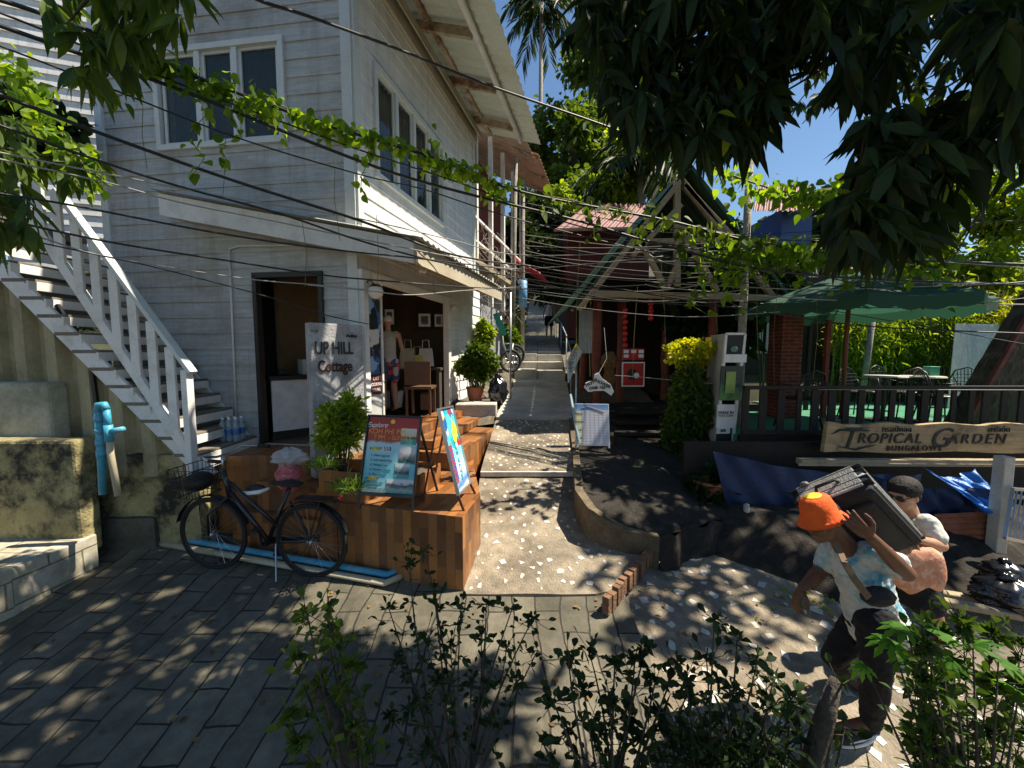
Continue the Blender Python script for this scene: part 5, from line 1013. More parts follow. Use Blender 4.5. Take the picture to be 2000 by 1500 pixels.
bag(1965, 1160, 3.1, (.22, .18, .14), 'large shiny black rubbish bag at the right edge', 2); bag(1960, 1118, 3.35, (.14, .12, .1), 'small black rubbish bag behind the large one at the right edge', 4)
bag(893, 790, 7.1, (.09, .09, .08), 'small black bag on the floor outside the shop jamb', 9)
for i, (u, v, Y, L_, lab) in enumerate(((1930, 1190, 3.0, .9, 'pale split log lying before the rubbish bags'), (1880, 1165, 3.2, 1.1, 'darker plank on the bank behind the split log'))):
    p = P(u, v, Y); q = M(); q.bar(p - Vector((L_ / 2, -.12, -.03)), p + Vector((L_ / 2, -.1, -.05)), .08, .05); one('log', lab, 'log', q, greywood, bevel=.01)

# ---------------------------------------------------------------- neighbours and background buildings
def simplebox(m, o, du, dv, z0, z1): pass
nh = thing('neighbour_house', 'tall narrow house beyond the clapboard house with red brick gallery and white posts', 'house', (-1.2, 11, 1.5))
w0, w1 = Vector((-1.15, 8.75, 0)), Vector((.1, 13.6, 0)); wd_ = (w1 - w0).normalized(); wn_ = Vector((wd_.y, -wd_.x, 0)); WL = (w1 - w0).length
bx_ = lambda s, off, z: w0 + wd_ * s + wn_ * off + Z3 * z
q = M(); q.box(bx_(WL / 2, -1.4, 2.4), (WL, 2.8, 3.2), (wd_, wn_, Z3)); q.build('lower_wall', mat('grey_wall', (.3, .31, .33), rough=.8, var=.2, scale=2, bump=.3, stain=(.12, .12, .12), stain_amt=.6, stain_scale=2), nh)
q = M(); q.box(bx_(WL / 2, -1.6, 5.7), (WL, 2.4, 3.2), (wd_, wn_, Z3)); q.build('upper_wall', brickred, nh)
q = M(); q.box(bx_(WL / 2, -.1, 4.05), (WL + .2, 1.0, .1), (wd_, wn_, Z3)); q.build('gallery_floor', greywood, nh)
for i in range(5): q = M(); q.box(bx_(.25 + i * 1.1, .3, 5.3), (.1, .1, 4.2), (wd_, wn_, Z3)); q.build('post', whitepaint, nh)
for i in range(2): q = M(); q.bar(bx_(.1, .33, 4.5 + i * .5), bx_(WL, .33, 4.5 + i * .5), .05); q.build('gallery_rail', whitepaint, nh)
for (o_c, lab, s0, L_, z0, z1, off) in (((.1), 'r1', -.3, 3.0, 8.0, 7.2, 1.15), ((.1), 'r2', 2.6, 2.9, 8.0, 7.35, 1.25)):
    q = M(); q.corr(bx_(s0, -2.6, z0 + 1.0), wd_ * L_, wn_ * (2.6 + off) + Z3 * (z1 - z0 - 1.0), pitch=.22, amp=.02); q.build('roof', mat('brown_sheet', (.42, .32, .24), rough=.6, var=.25, scale=3, bump=.1, stain=(.2, .12, .08), stain_amt=.6), nh)
    for k in range(3): q = M(); q.bar(bx_(s0 + .2 + k * 1.2, -.2, z0 + .18 + .0), bx_(s0 + .2 + k * 1.2, off - .1, z1 - .02), .06, .1); q.build('rafter', steelrust, nh)
q = M(); q.corr(bx_(3.4, .25, 4.9), wd_ * 2.4, wn_ * .9 + Z3 * -.5, pitch=.16, amp=.02); q.build('red_awning', mat('red_sheet', (.5, .05, .06), rough=.5, var=.2, scale=3, bump=.1), nh)
wh = thing('white_house', 'bright white boarded house wall catching the sun at the far upper left', 'house', (-9, 7.5, 1))
q = M(); wo, wdir = Vector((-9.0, 7.2, 0)), Vector((.95, .3, 0)).normalized(); wallmesh(q, wo, wdir, Vector((wdir.y, -wdir.x, 0)), 3.2, 3.6, 8.6, [], bh=.2, lip=.03); q.build('wall', siding_w, wh)
q = M(); q.box((-8.2, 7.9, 3.2), (4.5, .2, .8)); q.box((-9.5, 6.9, 3.7), (.1, .1, 8)); q.build('base_beam', darkwood, wh)
q = M(); q.box((-9.6, 6.6, 6.0), (1.6, .9, .1)); q.box((-9.6, 6.2, 6.5), (1.6, .06, .08)); q.box((-9.6, 6.2, 7.0), (1.6, .06, .06)); q.build('balcony_slab', whitepaint, wh); q = M(); q.box((-10.2, 7.6, 6.5), (2.6, 1, 5)); q.build('side_wing', plain('brown_shade', (.14, .1, .07), .8), wh)
rc = thing('red_cottage', 'dark red boarded cottage with a rusted sheet roof behind the hut', 'house', P(1170, 560, 13))
a, b = P(1108, 600, 13), P(1270, 440, 13); q = M(); q.box(((a.x + b.x) / 2, 14.2, (a.z + b.z) / 2 - .5), (b.x - a.x, 2.4, b.z - a.z + 1)); q.build('wall', mat('red_boards', (.06, .012, .008), rough=.8, var=.3, scale=3, stretch=(8, 8, 1), bump=.3), rc)
q = M(); q.corr(P(1085, 447, 12.2), Vector((2.6, 0, 0)), P(1150, 398, 14.5) - P(1085, 447, 12.2), pitch=.22, amp=.03); q.build('roof', rustred, rc)
q = M(); q.bar(P(1082, 449, 12.15), P(1250, 446, 12.15), .16, .05); q.build('fascia_board', greywood, rc)
bhs = thing('blue_house', 'small blue walled house with a red sheet roof seen above the hut roof', 'house', P(1540, 450, 10.5))
a, b = P(1525, 470, 10.5), P(1588, 408, 10.5); q = M(); q.box(((a.x + b.x) / 2, 11.2, (a.z + b.z) / 2 - 1), (b.x - a.x, 1.4, b.z - a.z + 2)); q.build('wall', plain('blue_wall', (.02, .07, .25), .5), bhs)
q = M(); q.corr(P(1470, 412, 10.0), Vector((1.5, 0, 0)), P(1480, 362, 11.4) - P(1470, 412, 10.0), pitch=.13, amp=.02); q.build('roof', rustred, bhs)
# cable pole on the left of the lane, blue sleeve
cpz = P(1021, 520, 11.6); cpol = thing('cable_pole', 'slim grey cable pole with a blue sleeve at the left of the climbing lane', 'pole', Vector((cpz.x, 11.6, 1.9)))
q = M(); q.tube([Vector((cpz.x, 11.6, 1.7)), Vector((cpz.x + .0, 11.6, P(1030, 350, 11.6).z))], .06, 10); q.build('shaft', palebark, cpol, smooth=True); q = M(); q.tube([P(1021, 600, 11.6), P(1021, 545, 11.6)], .13, 14); q.build('sleeve', plain('blue_sleeve', (.12, .3, .5), .5), cpol, smooth=True)
p = P(997, 700, 7.6); q = M(); q.tube([Vector((p.x, 7.6, .9)), Vector((p.x, 7.6, 3.2))], .022, 10); one('steel_post', 'thin bare steel post beside the handcart', 'post', q, steel, smooth=True)
p = P(1000, 420, 10.2); q = M(); q.tube([Vector((p.x, 10.2, 1.5)), Vector((p.x + .1, 10.2, 6.9))], .05, 10); one('timber_pole', 'pale leaning timber pole in front of the brick gallery', 'pole', q, palebark, smooth=True)
# handcart
hc = P(997, 705, 7.9); cart = thing('handcart', 'handcart with spoked wheels and a teal plastic panel parked beside the lane', 'cart', Vector((hc.x, 7.9, hc.z - .33)))
def cwheel(c, r):
    q = M(); ax1, ax2 = Vector((.94, .34, 0)), Z3; q.tube([c + (ax1 * math.cos(i * .2618) + ax2 * math.sin(i * .2618)) * r for i in range(25)], .028, 8, cap=False); w_ = q.build('wheel', rubber, cart, smooth=True)
    q = M()
    for i in range(7): a = i * .898; q.tube([c, c + (ax1 * math.cos(a) + ax2 * math.sin(a)) * (r - .02)], .012, 6)
    q.tube([c + (ax1 * math.cos(i * .2618) + ax2 * math.sin(i * .2618)) * (r - .035) for i in range(25)], .012, 6, cap=False); q.build('spokes', steel, w_, smooth=True)
cwheel(hc, .21); cwheel(P(1006, 693, 8.5), .2)
q = M(); q.tube([hc, hc + Vector((-.15, .2, .35)), hc + Vector((-.2, .2, .9))], .018, 8); q.tube([hc, hc + Vector((.05, .3, .35)), hc + Vector((-.15, .2, .35))], .018, 8); q.build('frame', steel, cart, smooth=True)
q = M(); q.bar(P(968, 612, 7.7), P(985, 655, 7.7), .03, .12); q.build('panel', plain('teal_plastic', (.03, .35, .28), .5), cart)
# ---------------------------------------------------------------- overhead cables
YA = [(-200, 2.3), (0, 2.6), (400, 3.3), (700, 3.85), (830, 4.3), (1020, 6.2), (1130, 6.0), (1450, 5.2), (2000, 4.4), (2300, 4.0)]
YB = [(-200, 2.3), (0, 2.6), (700, 3.7), (1300, 4.8), (2000, 4.6), (2300, 4.3)]
def curve(pts, tab, k=8):
    us = [p[0] for p in pts]; out = []
    n = len(pts)
    for i in range(n - 1):
        p0, p1, p2, p3 = pts[max(i - 1, 0)], pts[i], pts[i + 1], pts[min(i + 2, n - 1)]
        for j in range(k):
            t = j / k; q = [.5 * (2 * p1[a] + (p2[a] - p0[a]) * t + (2 * p0[a] - 5 * p1[a] + 4 * p2[a] - p3[a]) * t * t + (3 * p1[a] - p0[a] - 3 * p2[a] + p3[a]) * t ** 3) for a in (0, 1)]
            out.append(P(q[0], q[1], interp(tab, q[0])))
    out.append(P(pts[-1][0], pts[-1][1], interp(tab, pts[-1][0]))); return out
CB = [
 (YB, .0135, 0, 'thick black cable carrying the leafy vine', [(-60, -10), (0, 0), (180, 62), (332, 130), (600, 231), (845, 308), (1020, 375), (1300, 430), (1500, 478), (1750, 505), (2100, 520)]),
 (YB, .0135, 0, 'thick black cable just below the vine-covered one', [(-60, 30), (0, 50), (350, 175), (600, 275), (775, 340), (950, 388), (1125, 430), (1300, 480), (1560, 535), (2100, 560)]),
 (YB, .007, 0, 'thin cable between the two topmost thick cables at left', [(-60, 5), (0, 25), (280, 136), (455, 203), (700, 292), (900, 358), (1125, 440), (1400, 495), (1700, 560)]),
 (YB, .006, 0, 'thin cable crossing the front window below the vine', [(-60, 70), (0, 90), (196, 165), (455, 266), (700, 340), (831, 371), (1000, 425), (1300, 500), (1500, 540)]),
 (YA, .0125, 0, 'thick cable sagging past the left edge of the clapboard wall to the awning', [(-60, 165), (0, 185), (192, 259), (448, 350), (700, 430), (845, 486), (940, 508), (1037, 520)]),
 (YA, .009, 0, 'black cable passing under the front window towards the awning', [(-60, 225), (0, 245), (196, 315), (350, 364), (542, 416), (700, 469), (850, 510), (1020, 545), (1200, 585), (1450, 600)]),
 (YA, .006, 1, 'upper of two light cables crossing the stair balcony', [(-60, 285), (0, 298), (210, 340), (450, 386), (700, 427), (880, 468), (1020, 498), (1300, 490), (1500, 470)]),
 (YA, .006, 1, 'lower of two light cables crossing the stair balcony', [(-60, 300), (0, 311), (210, 357), (350, 395), (525, 430), (700, 466), (900, 505), (1020, 525), (1300, 500)]),
 (YA, .008, 0, 'cable running just above the awning rake board', [(-60, 365), (0, 378), (130, 399), (385, 448), (560, 476), (700, 493), (810, 504), (1020, 531), (1300, 580), (1545, 618), (1720, 639), (2100, 655)]),
 (YA, .008, 0, 'cable crossing the handrail and the doorway lintel', [(-60, 415), (0, 427), (210, 472), (450, 510), (630, 537), (720, 546), (900, 560), (1020, 564), (1200, 560), (1400, 552), (1825, 562), (2100, 540)]),
 (YA, .0055, 1, 'light thin cable above the front doorway ending at the shop lamp', [(-60, 440), (60, 459), (180, 495), (330, 522), (495, 546), (600, 555), (711, 565)]),
 (YA, .005, 0, 'thin drooping cable from the wall to the shop doorway', [(60, 470), (210, 502), (315, 525), (510, 576), (636, 615), (720, 633)]),
 (YA, .006, 1, 'thin pale cable along the awning eave to the cable pole', [(600, 556), (720, 568), (800, 576), (900, 568), (1020, 560)]),
 ([(480, 3.0), (1200, 5.0), (1400, 5.4)], .012, 0, 'thick black cable crossing the upper corner of the house into the mango tree', [(440, -40), (505, 0), (600, 31), (775, 95), (950, 165), (1160, 238), (1300, 290)]),
 (YA, .005, 1, 'light cable sweeping level in front of the red cottage', [(1020, 480), (1130, 484), (1270, 482), (1450, 470), (1600, 460)]),
 (YA, .005, 1, 'light cable dipping in front of the hut braces', [(1020, 488), (1100, 505), (1200, 512), (1350, 508), (1500, 490), (1700, 470)]),
 (YA, .005, 1, 'pale cable above the parasol', [(1300, 430), (1440, 460), (1560, 478), (1700, 500), (2100, 530)]),
 (YA, .006, 1, 'bright cable crossing the hut gable below the tie beam', [(1240, 470), (1300, 513), (1440, 523), (1600, 540), (1800, 552), (2100, 556)]),
 (YA, .007, 1, 'upper of the paired bright cables above the hut steps', [(1260, 548), (1300, 553), (1440, 560), (1600, 566), (1800, 560), (2100, 548)]),
 (YA, .007, 1, 'lower of the paired bright cables above the hut steps', [(1260, 556), (1300, 562), (1440, 574), (1600, 585), (1800, 592), (2100, 596)]),
 (YA, .0055, 0, 'dark cable crossing the parasol canopy', [(1290, 575), (1450, 590), (1620, 600), (1850, 598), (2100, 570)]),
 (YA, .0045, 1, 'pale rope drawn from the signs to the railing top', [(1200, 733), (1255, 737), (1400, 750), (1545, 760), (1750, 761), (2100, 762)]),
 (YA, .005, 0, 'lowest dark cable in front of the bamboo', [(1590, 600), (1700, 620), (1850, 645), (2100, 690)]),
 (YB, .0045, 0, 'thin dark cable through the right-hand vine', [(1020, 395), (1200, 430), (1400, 455), (1600, 470), (1850, 440), (2100, 425)]),
]
rr0 = random.Random(31)
wh = ['first', 'second', 'third', 'fourth', 'fifth', 'sixth', 'seventh', 'eighth', 'ninth', 'tenth', 'eleventh', 'twelfth', 'thirteenth', 'fourteenth']
for i in range(14):
    va = 440 + i * 11 + rr0.uniform(-4, 4); vb = 455 + i * 10 + rr0.uniform(-25, 25); a_ = rr0.uniform(1000, 1060); b_ = rr0.uniform(1420, 1950)
    CB.append((YA, rr0.choice((.0035, .0045, .0055)), rr0.random() < .5, wh[i] + ' from the top of the thin tangled cables crossing before the hut', [(a_, va), (lerp(a_, b_, .3), lerp(va, vb, .3) + 16), (lerp(a_, b_, .65), lerp(va, vb, .65) + 20), (b_, vb)]))
vinepath = None
for tab, r, lt, lab, pts in CB:
    c = curve(pts, tab); q = M(); q.tube(c, r, 6); o = one('cable', lab, 'cable', q, cablel if lt else cablem, 'overhead cables', smooth=True)
    if vinepath is None: vinepath = c

# ---------------------------------------------------------------- foliage helpers
def rdir(n, r, up=0., out=None, w=1.):
    d = r.normal(size=(n, 3)); d /= np.linalg.norm(d, axis=1, keepdims=True)
    if out is not None: d = d * (1 - w) + out * w
    d[:, 2] += up; return d
def whorls(centers, dirs, r, nl=(7, 12), L=(.1, .16), spread=.9, droop=-.3):
    P_, D_, LL = [], [], []
    for c, d in zip(centers, dirs):
        k = r.integers(*nl); d = np.array(d, float); d /= np.linalg.norm(d) + 1e-9; a = np.cross(d, [0, 0, 1.]) + 1e-3; a /= np.linalg.norm(a); b = np.cross(d, a)
        for i in range(k):
            t = i * 2.4 + r.random() * .5; dd = d * (.3 + .5 * r.random()) + (a * math.cos(t) + b * math.sin(t)) * spread; dd[2] += droop
            P_.append(np.array(c) - d * r.random() * .06); D_.append(dd); LL.append(r.uniform(*L))
    return np.array(P_), np.array(D_), np.array(LL)
def blobs_points(blobs, n, r, shell=.55):
    vol = np.array([b[1][0] * b[1][1] * b[1][2] if hasattr(b[1], '__len__') else b[1] ** 3 for b in blobs]) ** .75; pr = vol / vol.sum(); idx = r.choice(len(blobs), n, p=pr)
    d = r.normal(size=(n, 3)); d /= np.linalg.norm(d, axis=1, keepdims=True); rad = (shell + (1 - shell) * r.random((n, 1))) * (1 + .18 * r.normal(size=(n, 1)))
    C_ = np.array([b[0] for b in blobs], float)[idx]; R_ = np.array([b[1] if hasattr(b[1], '__len__') else (b[1],) * 3 for b in blobs], float)[idx]
    return C_ + d * rad * R_, d
def tree(name, lab, cat, base, blobs, n, leaf, ratio, m, trunk_r, seed, group=None, shape='oval', bm=bark, sub=9, up=.1, limbs=6):
    r = np.random.default_rng(seed); base = Vector(base); t = thing(name, lab, cat, base, group)
    cl = [] 
    for c, R_ in blobs:                                   # clumps inside each blob make an uneven outline
        R3 = np.array(R_ if hasattr(R_, '__len__') else (R_,) * 3, float)
        for k in range(sub):
            d = r.normal(size=3); d /= np.linalg.norm(d); cl.append((np.array(c) + d * R3 * r.uniform(.45, .95), R3 * r.uniform(.22, .42)))
    pts, dd = blobs_points(cl, n, r, .35); dirs = rdir(n, r, up, dd, .45)
    leaves('crown', pts, dirs, r.uniform(leaf * .7, leaf * 1.3, n), ratio, m, t, shape, seed=seed, droop=.3)
    q = M(); big = sorted(blobs, key=lambda b: -np.prod(b[1] if hasattr(b[1], '__len__') else (b[1],) * 3)); top = Vector(tuple(big[0][0])); rr = random.Random(seed)
    if trunk_r:
        mid = base.lerp(top, .55) + Vector((rr.uniform(-.2, .2), rr.uniform(-.2, .2), 0)) * (top - base).length * .15
        q.tube([base - Z3 * .3, base.lerp(mid, .5) + Vector((trunk_r * .6, 0, 0)), mid, mid.lerp(top, .6), top], [trunk_r * 1.3, trunk_r, trunk_r * .8, trunk_r * .5, trunk_r * .2], 10)
        for b in blobs[:limbs]:
            e = Vector(tuple(b[0])); s = mid.lerp(top, rr.uniform(0, .5)); q.tube([s, s.lerp(e, .5) + Z3 * (e - s).length * .12, e], [trunk_r * .45, trunk_r * .3, trunk_r * .1], 7)
        q.build('trunk', bm, t, smooth=True)
    return t
def B(u, v, Y, r): return (tuple(P(u, v, Y)), r)
# hillside trees
tree('broadleaf_tree', 'tall dark crowned tree rising directly behind the far end of the roof', 'tree', (2.5, 22, 3.8), [B(1130, 230, 22, 2.6), B(1085, 310, 21, 2.2), B(1160, 190, 23, 1.9), B(1120, 400, 20.5, 2.4), B(1180, 330, 22, 2.2), B(1070, 400, 21, 1.4)], 15000, .3, .28, L_mid, .35, 1, 'trees on the hill')
tree('broadleaf_tree', 'sunlit pale green tree in front of the dark crowned one above the red cottage', 'tree', (4.6, 17.5, 2.9), [B(1180, 330, 17, 1.3), B(1235, 345, 17, 1.5), B(1150, 390, 16.5, 1.3), B(1260, 400, 17, 1.5), B(1200, 420, 17, 1.3)], 12000, .2, .3, L_bright, .22, 2, 'trees on the hill')
tree('broadleaf_tree', 'dark tree closing the head of the climbing lane', 'tree', (1.2, 30, 6.2), [B(1060, 440, 29, 3.0), B(1040, 520, 27, 2.0), B(1090, 520, 26, 2.2), B(1060, 560, 26, 1.4), B(1110, 460, 27, 2.4)], 11000, .36, .3, L_dark, .3, 3, 'trees on the hill')
tree('broadleaf_tree', 'shaded leafy tree overhanging the left side of the climbing lane', 'tree', (-.3, 15.5, 2.6), [B(1005, 470, 15.2, 1.0), B(1040, 430, 16, 1.1), B(1010, 520, 14.6, .8)], 6000, .18, .3, L_dark, .14, 4, 'trees on the hill')
tree('broadleaf_tree', 'shaded leafy tree overhanging the right side of the climbing lane', 'tree', (2.7, 14.5, 2.7), [B(1108, 560, 13.5, .7), B(1085, 500, 15, 1.1), B(1110, 530, 14.5, 1.0)], 7000, .17, .3, L_dark, .15, 5, 'trees on the hill')
for i, (u, v, Y, r_, n, lab, m) in enumerate(((1400, 470, 17, 2.2, 7000, 'dark tree hidden mostly behind the green hut roof', L_dark), (1640, 440, 13, 1.6, 6500, 'mid green tree behind the blue house', L_mid), (1790, 420, 14, 2.0, 7000, 'mid green tree between the blue house and the bright right-hand tree', L_mid),
   (1930, 420, 9.5, 1.5, 9000, 'bright sunlit tree at the right above the thatched shelter', L_bright), (2080, 560, 9.5, 1.6, 6000, 'bright tree leaning in past the right edge of the thatched shelter', L_bright), (300, 520, 14, 3, 2000, 'dark tree far behind the clapboard house', L_dark))):
    c = P(u, v, Y); bl = [((c.x + random.uniform(-1, 1) * r_, c.y + random.uniform(-.6, .6) * r_, c.z + random.uniform(-.7, .6) * r_), r_ * random.uniform(.5, .85)) for _ in range(5)]
    tree('broadleaf_tree', lab, 'tree', (c.x, c.y, tz(c.x, c.y) if Y > 9 else 1), bl, n, .13 if Y < 10 else .22, .33, m, .16, 20 + i, 'trees beyond the houses')
# bamboo hedge behind the deck
for i, (u, v, Y, r_, lab) in enumerate(((1690, 650, 8.6, (.75, .5, .9), 'bamboo clump just right of the parasol pole'), (1770, 650, 8.7, (.8, .5, .9), 'bamboo clump in the middle of the hedge'), (1850, 640, 8.6, (.8, .5, 1.0), 'bamboo clump left of the reed screen top'), (1930, 635, 8.5, (.8, .5, .7), 'golden bamboo clump above the reed screen'))):
    c = P(u, v, Y); r = np.random.default_rng(60 + i); t = thing('bamboo', lab, 'bamboo', (c.x, c.y, DZ), 'bamboo hedge'); n = 5200; pts, dd = blobs_points([(tuple(c), r_)], n, r, .1); dirs = rdir(n, r, -.5); leaves('foliage', pts, dirs, r.uniform(.09, .17, n), .11, L_yellow if i == 3 else L_bright, t, 'lance', seed=60 + i)
    q = M(); rr = random.Random(i)
    for k in range(14): x = c.x + rr.uniform(-.7, .7); y_ = c.y + rr.uniform(-.3, .3); q.tube([(x, y_, DZ - .1), (x + rr.uniform(-.1, .1), y_, 2.4), (x + rr.uniform(-.4, .4), y_ - .1, c.z + r_[2])], [.022, .018, .006], 6)
    q.build('stems', leafmat('bamboo_stem', (.1, .13, .03), (.2, .22, .05), .1), t, smooth=True)
# palms
def palm(lab, u, v0, v1, Y, R_, seed, nf=18):
    a, b = P(u, v0, Y), P(u + 12, v1, Y); a.z = tz(a.x, a.y); t = thing('palm', lab, 'palm', a, 'palms'); q = M(); q.tube([a, a.lerp(b, .5) + Vector((.15, 0, 0)), b], [.22, .16, .14], 10); q.build('trunk', palebark, t, smooth=True); rr = random.Random(seed); pp, dd = [], []
    for k in range(nf):
        an = k / nf * 6.28 + rr.uniform(-.2, .2); el = rr.uniform(-.5, .9); d = np.array([math.cos(an) * math.cos(el), math.sin(an) * math.cos(el), math.sin(el)]); side = np.cross(d, [0, 0, 1.]); side /= np.linalg.norm(side)
        for s in np.linspace(.12, 1, 26):
            c = np.array(b) + d * R_ * s - np.array([0, 0, 1.]) * R_ * .55 * s * s
            for sg in (-1, 1): pp.append(c); dd.append(d * .6 + side * sg * .8 + np.array([0, 0, -.6]))
    leaves('fronds', pp, dd, R_ * .42, .05, L_dark, t, 'lance', seed=seed, droop=.4)
palm('tall slender palm against the blue sky', 1046, 140, 2, 30, 2.6, 1); palm('palm with a ringed trunk beside the pale green tree', 1240, 440, 300, 16, 2.2, 2)
# bushes and potted plants
def bush(name, lab, cat, c, R_, n, leaf, ratio, m, seed, base=None, shape='oval', up=.25, pot=None, shell=.3):
    r = np.random.default_rng(seed); c = Vector(c); base = Vector(base) if base else c - Z3 * R_[2]; t = thing(name, lab, cat, base); bl = []
    for k in range(16): d = r.normal(size=3); d /= np.linalg.norm(d); bl.append((tuple(np.array(c) + d * np.array(R_) * r.uniform(.3, .8)), tuple(np.array(R_) * r.uniform(.25, .42))))
    pts, dd = blobs_points(bl, n, r, shell); leaves('foliage', pts, rdir(n, r, up, dd, .5), r.uniform(leaf * .7, leaf * 1.3, n), ratio, m, t, shape, seed=seed)
    q = M(); rr = random.Random(seed)
    for k in range(7): e = c + Vector((rr.uniform(-.7, .7) * R_[0], rr.uniform(-.7, .7) * R_[1], rr.uniform(0, .7) * R_[2])); q.tube([base + Vector((rr.uniform(-.04, .04), rr.uniform(-.04, .04), 0)), base.lerp(e, .5) + Vector((0, 0, .03)), e], [.012, .009, .004], 5)
    q.build('stems', bark, t)
    if pot: q = M(); q.lathe(base - Z3 * pot[1], [(0, 0), (pot[0] * .7, 0), (pot[0], pot[1]), (pot[0] * 1.1, pot[1]), (pot[0] * 1.1, pot[1] + .03), (pot[0] * .9, pot[1] + .03), (pot[0] * .88, pot[1] - .02), (0, pot[1] - .02)], 20); q.build('pot', terra, t, smooth=False)
    return t
bc_ = P(668, 838, 3.93); bush('leafy_bush', 'bright leafy bush growing in the wood-tiled planter before the name slab', 'bush', bc_ + Z3 * .0, (.29, .2, .33), 3200, .08, .17, L_bright, 101, (bc_.x, bc_.y, .8), 'lance', .5)
for i, (u, v, Y, lab, n) in enumerate(((632, 895, 3.62, 'tuft of long grass at the front of the planter box', 160), (680, 940, 3.45, 'spiky dark grass tuft between the planter and the poster stand', 170))):
    c = P(u, v, Y); r = np.random.default_rng(i + 5); t = thing('grass_tuft', lab, 'grass', c - Z3 * .12); pts = np.array(c)[None] + r.normal(size=(n, 3)) * (.06, .05, .01) - (0, 0, .08); leaves('blades', pts, rdir(n, r, 1.2), r.uniform(.1, .22, n), .04, L_grass, t, 'lance', seed=i, droop=.5)
bc_ = P(928, 706, 7.3); bush('round_shrub', 'rounded glossy green shrub in a pot beside the shop end wall', 'shrub', bc_, (.4, .3, .42), 3600, .07, .4, L_mid, 103, (bc_.x, bc_.y, 1.4), pot=(.16, .3))
bc_ = P(943, 650, 8.3); bush('potted_plant', 'yellow green plant in a terracotta pot behind the rounded shrub', 'plant', bc_, (.28, .25, .3), 1300, .08, .3, L_bright, 104, (bc_.x, bc_.y, 1.95), pot=(.15, .22))
bc_ = P(1006, 622, 12.6); bush('creeper', 'leafy creeper climbing beside the grey cable pole', 'creeper', bc_, (.35, .4, 1.0), 3500, .1, .35, L_bright, 105, (bc_.x, bc_.y, 1.8))
bc_ = P(1000, 660, 10.0); bush('weedy_shrub', 'low weedy shrub at the left lane edge behind the handcart', 'shrub', bc_, (.25, .5, .3), 1500, .09, .35, L_mid, 106)
bc_ = P(1345, 690, 5.75); bush('sunlit_bush_top', 'sunlit top of the bush beside the notice board column', 'bush', bc_ + Z3 * .02, (.46, .36, .24), 3800, .055, .38, L_yellow, 107, (bc_.x, bc_.y, .75))  # one bush: sunlight put into the leaf colour of its upper part
bc_ = P(1345, 800, 5.6); bush('shaded_bush', 'shaded lower part of the bush beneath its sunlit top by the hut steps', 'bush', bc_, (.5, .36, .75), 5200, .06, .38, L_mid, 108, (bc_.x, bc_.y, .5))
bc_ = P(1385, 955, 4.62); bush('potted_plant', 'dark broad-leaved plant in a terracotta pot on the gravel patio', 'plant', bc_, (.32, .25, .25), 420, .16, .3, L_dark, 109, (bc_.x, bc_.y, .52), up=.4, pot=(.2, .2))
for i, (u, v, Y, R_, lab, n) in enumerate(((1360, 600, 7.6, (.7, .4, .6), 'large dark philodendron mass in the shade right of the hut posts', 1500), (1500, 560, 8.4, (.9, .5, .7), 'dark foliage behind the left tip of the parasol', 2200), (1440, 640, 7.2, (.4, .3, .5), 'dark broad leaves behind the notice board column', 700))):
    bc_ = P(u, v, Y); bush('large_leaf_plant', lab, 'plant', bc_, R_, n, .2, .3, L_dark, 120 + i, (bc_.x, bc_.y, 1.1), up=-.1)
# plants in the window above etc: creeper dead twigs on the gallery
q = M(); rr = random.Random(9)
for k in range(90):
    a = bx_(rr.uniform(.2, 3.6), .35 + rr.uniform(-.05, .2), rr.uniform(2.9, 5.0)); q.tube([a, a + Vector((rr.uniform(-.3, .3), rr.uniform(-.2, .2), rr.uniform(-.4, .3))), a + Vector((rr.uniform(-.5, .5), rr.uniform(-.3, .3), rr.uniform(-.7, .2)))], .007, 4)
one('dry_creeper', 'tangle of dry leafless creeper hanging on the neighbour gallery', 'creeper', q, palebark)

# ---------------------------------------------------------------- vines on the cables
def vine(name, lab, path, i0, i1, n, leaf, m, seed, spread=.09, hang=(), drop=.35, stemr=.006):
    r = np.random.default_rng(seed); rr = random.Random(seed); seg = path[i0:i1]; t = thing(name, lab, 'vine', seg[len(seg) // 2]); q = M(); q.tube([p + Vector((rr.uniform(-.02, .02), rr.uniform(-.02, .02), .012 + rr.uniform(-.015, .03))) for p in seg], stemr, 5)
    pts = []; 
    for k in range(n):
        x = r.beta(1.3, 1.3) * (len(seg) - 1.01); j = int(x); p = np.array(seg[j].lerp(seg[j + 1], x - j)); cl = .55 + .6 * math.sin(x * 1.9) * math.sin(x * .73 + 1); pts.append(p + r.normal(size=3) * (spread * .6, spread, spread * max(.3, cl)) - (0, 0, abs(r.normal()) * spread * max(.2, cl) * .8))
    for (f, L_) in hang:
        j = int(f * (len(seg) - 1)); a = seg[j]; c = [a + Vector((rr.uniform(-.03, .03) * k, rr.uniform(-.02, .02), -L_ * k / 6)) for k in range(7)]; q.tube(c, .0035, 4)
        for k in range(int(L_ * 30)): p = c[rr.randrange(1, 7)]; pts.append(np.array(p) + r.normal(size=3) * (.02, .02, .03))
    q.build('stem', leafmat('vine_stem', (.12, .13, .05), (.2, .2, .08), .1), t, smooth=True)
    pts = np.array(pts); leaves('foliage', pts, rdir(len(pts), r, -.7), r.uniform(leaf * .6, leaf * 1.25, len(pts)), .42, m, t, 'heart', seed=seed, droop=.15, fold=.2)
vine('vine', 'bright heart-leaved vine draped along the top cable across the clapboard house', vinepath, 18, 49, 760, .072, L_vine, 1, .075, hang=((.05, .45), (.28, .7), (.34, .5), (.62, .5)))
vine('vine', 'darker stretch of vine on the cable in front of the climbing lane', vinepath, 49, 66, 170, .09, L_mid, 2, .09, hang=((.2, .35), (.5, .8), (.8, .4)))
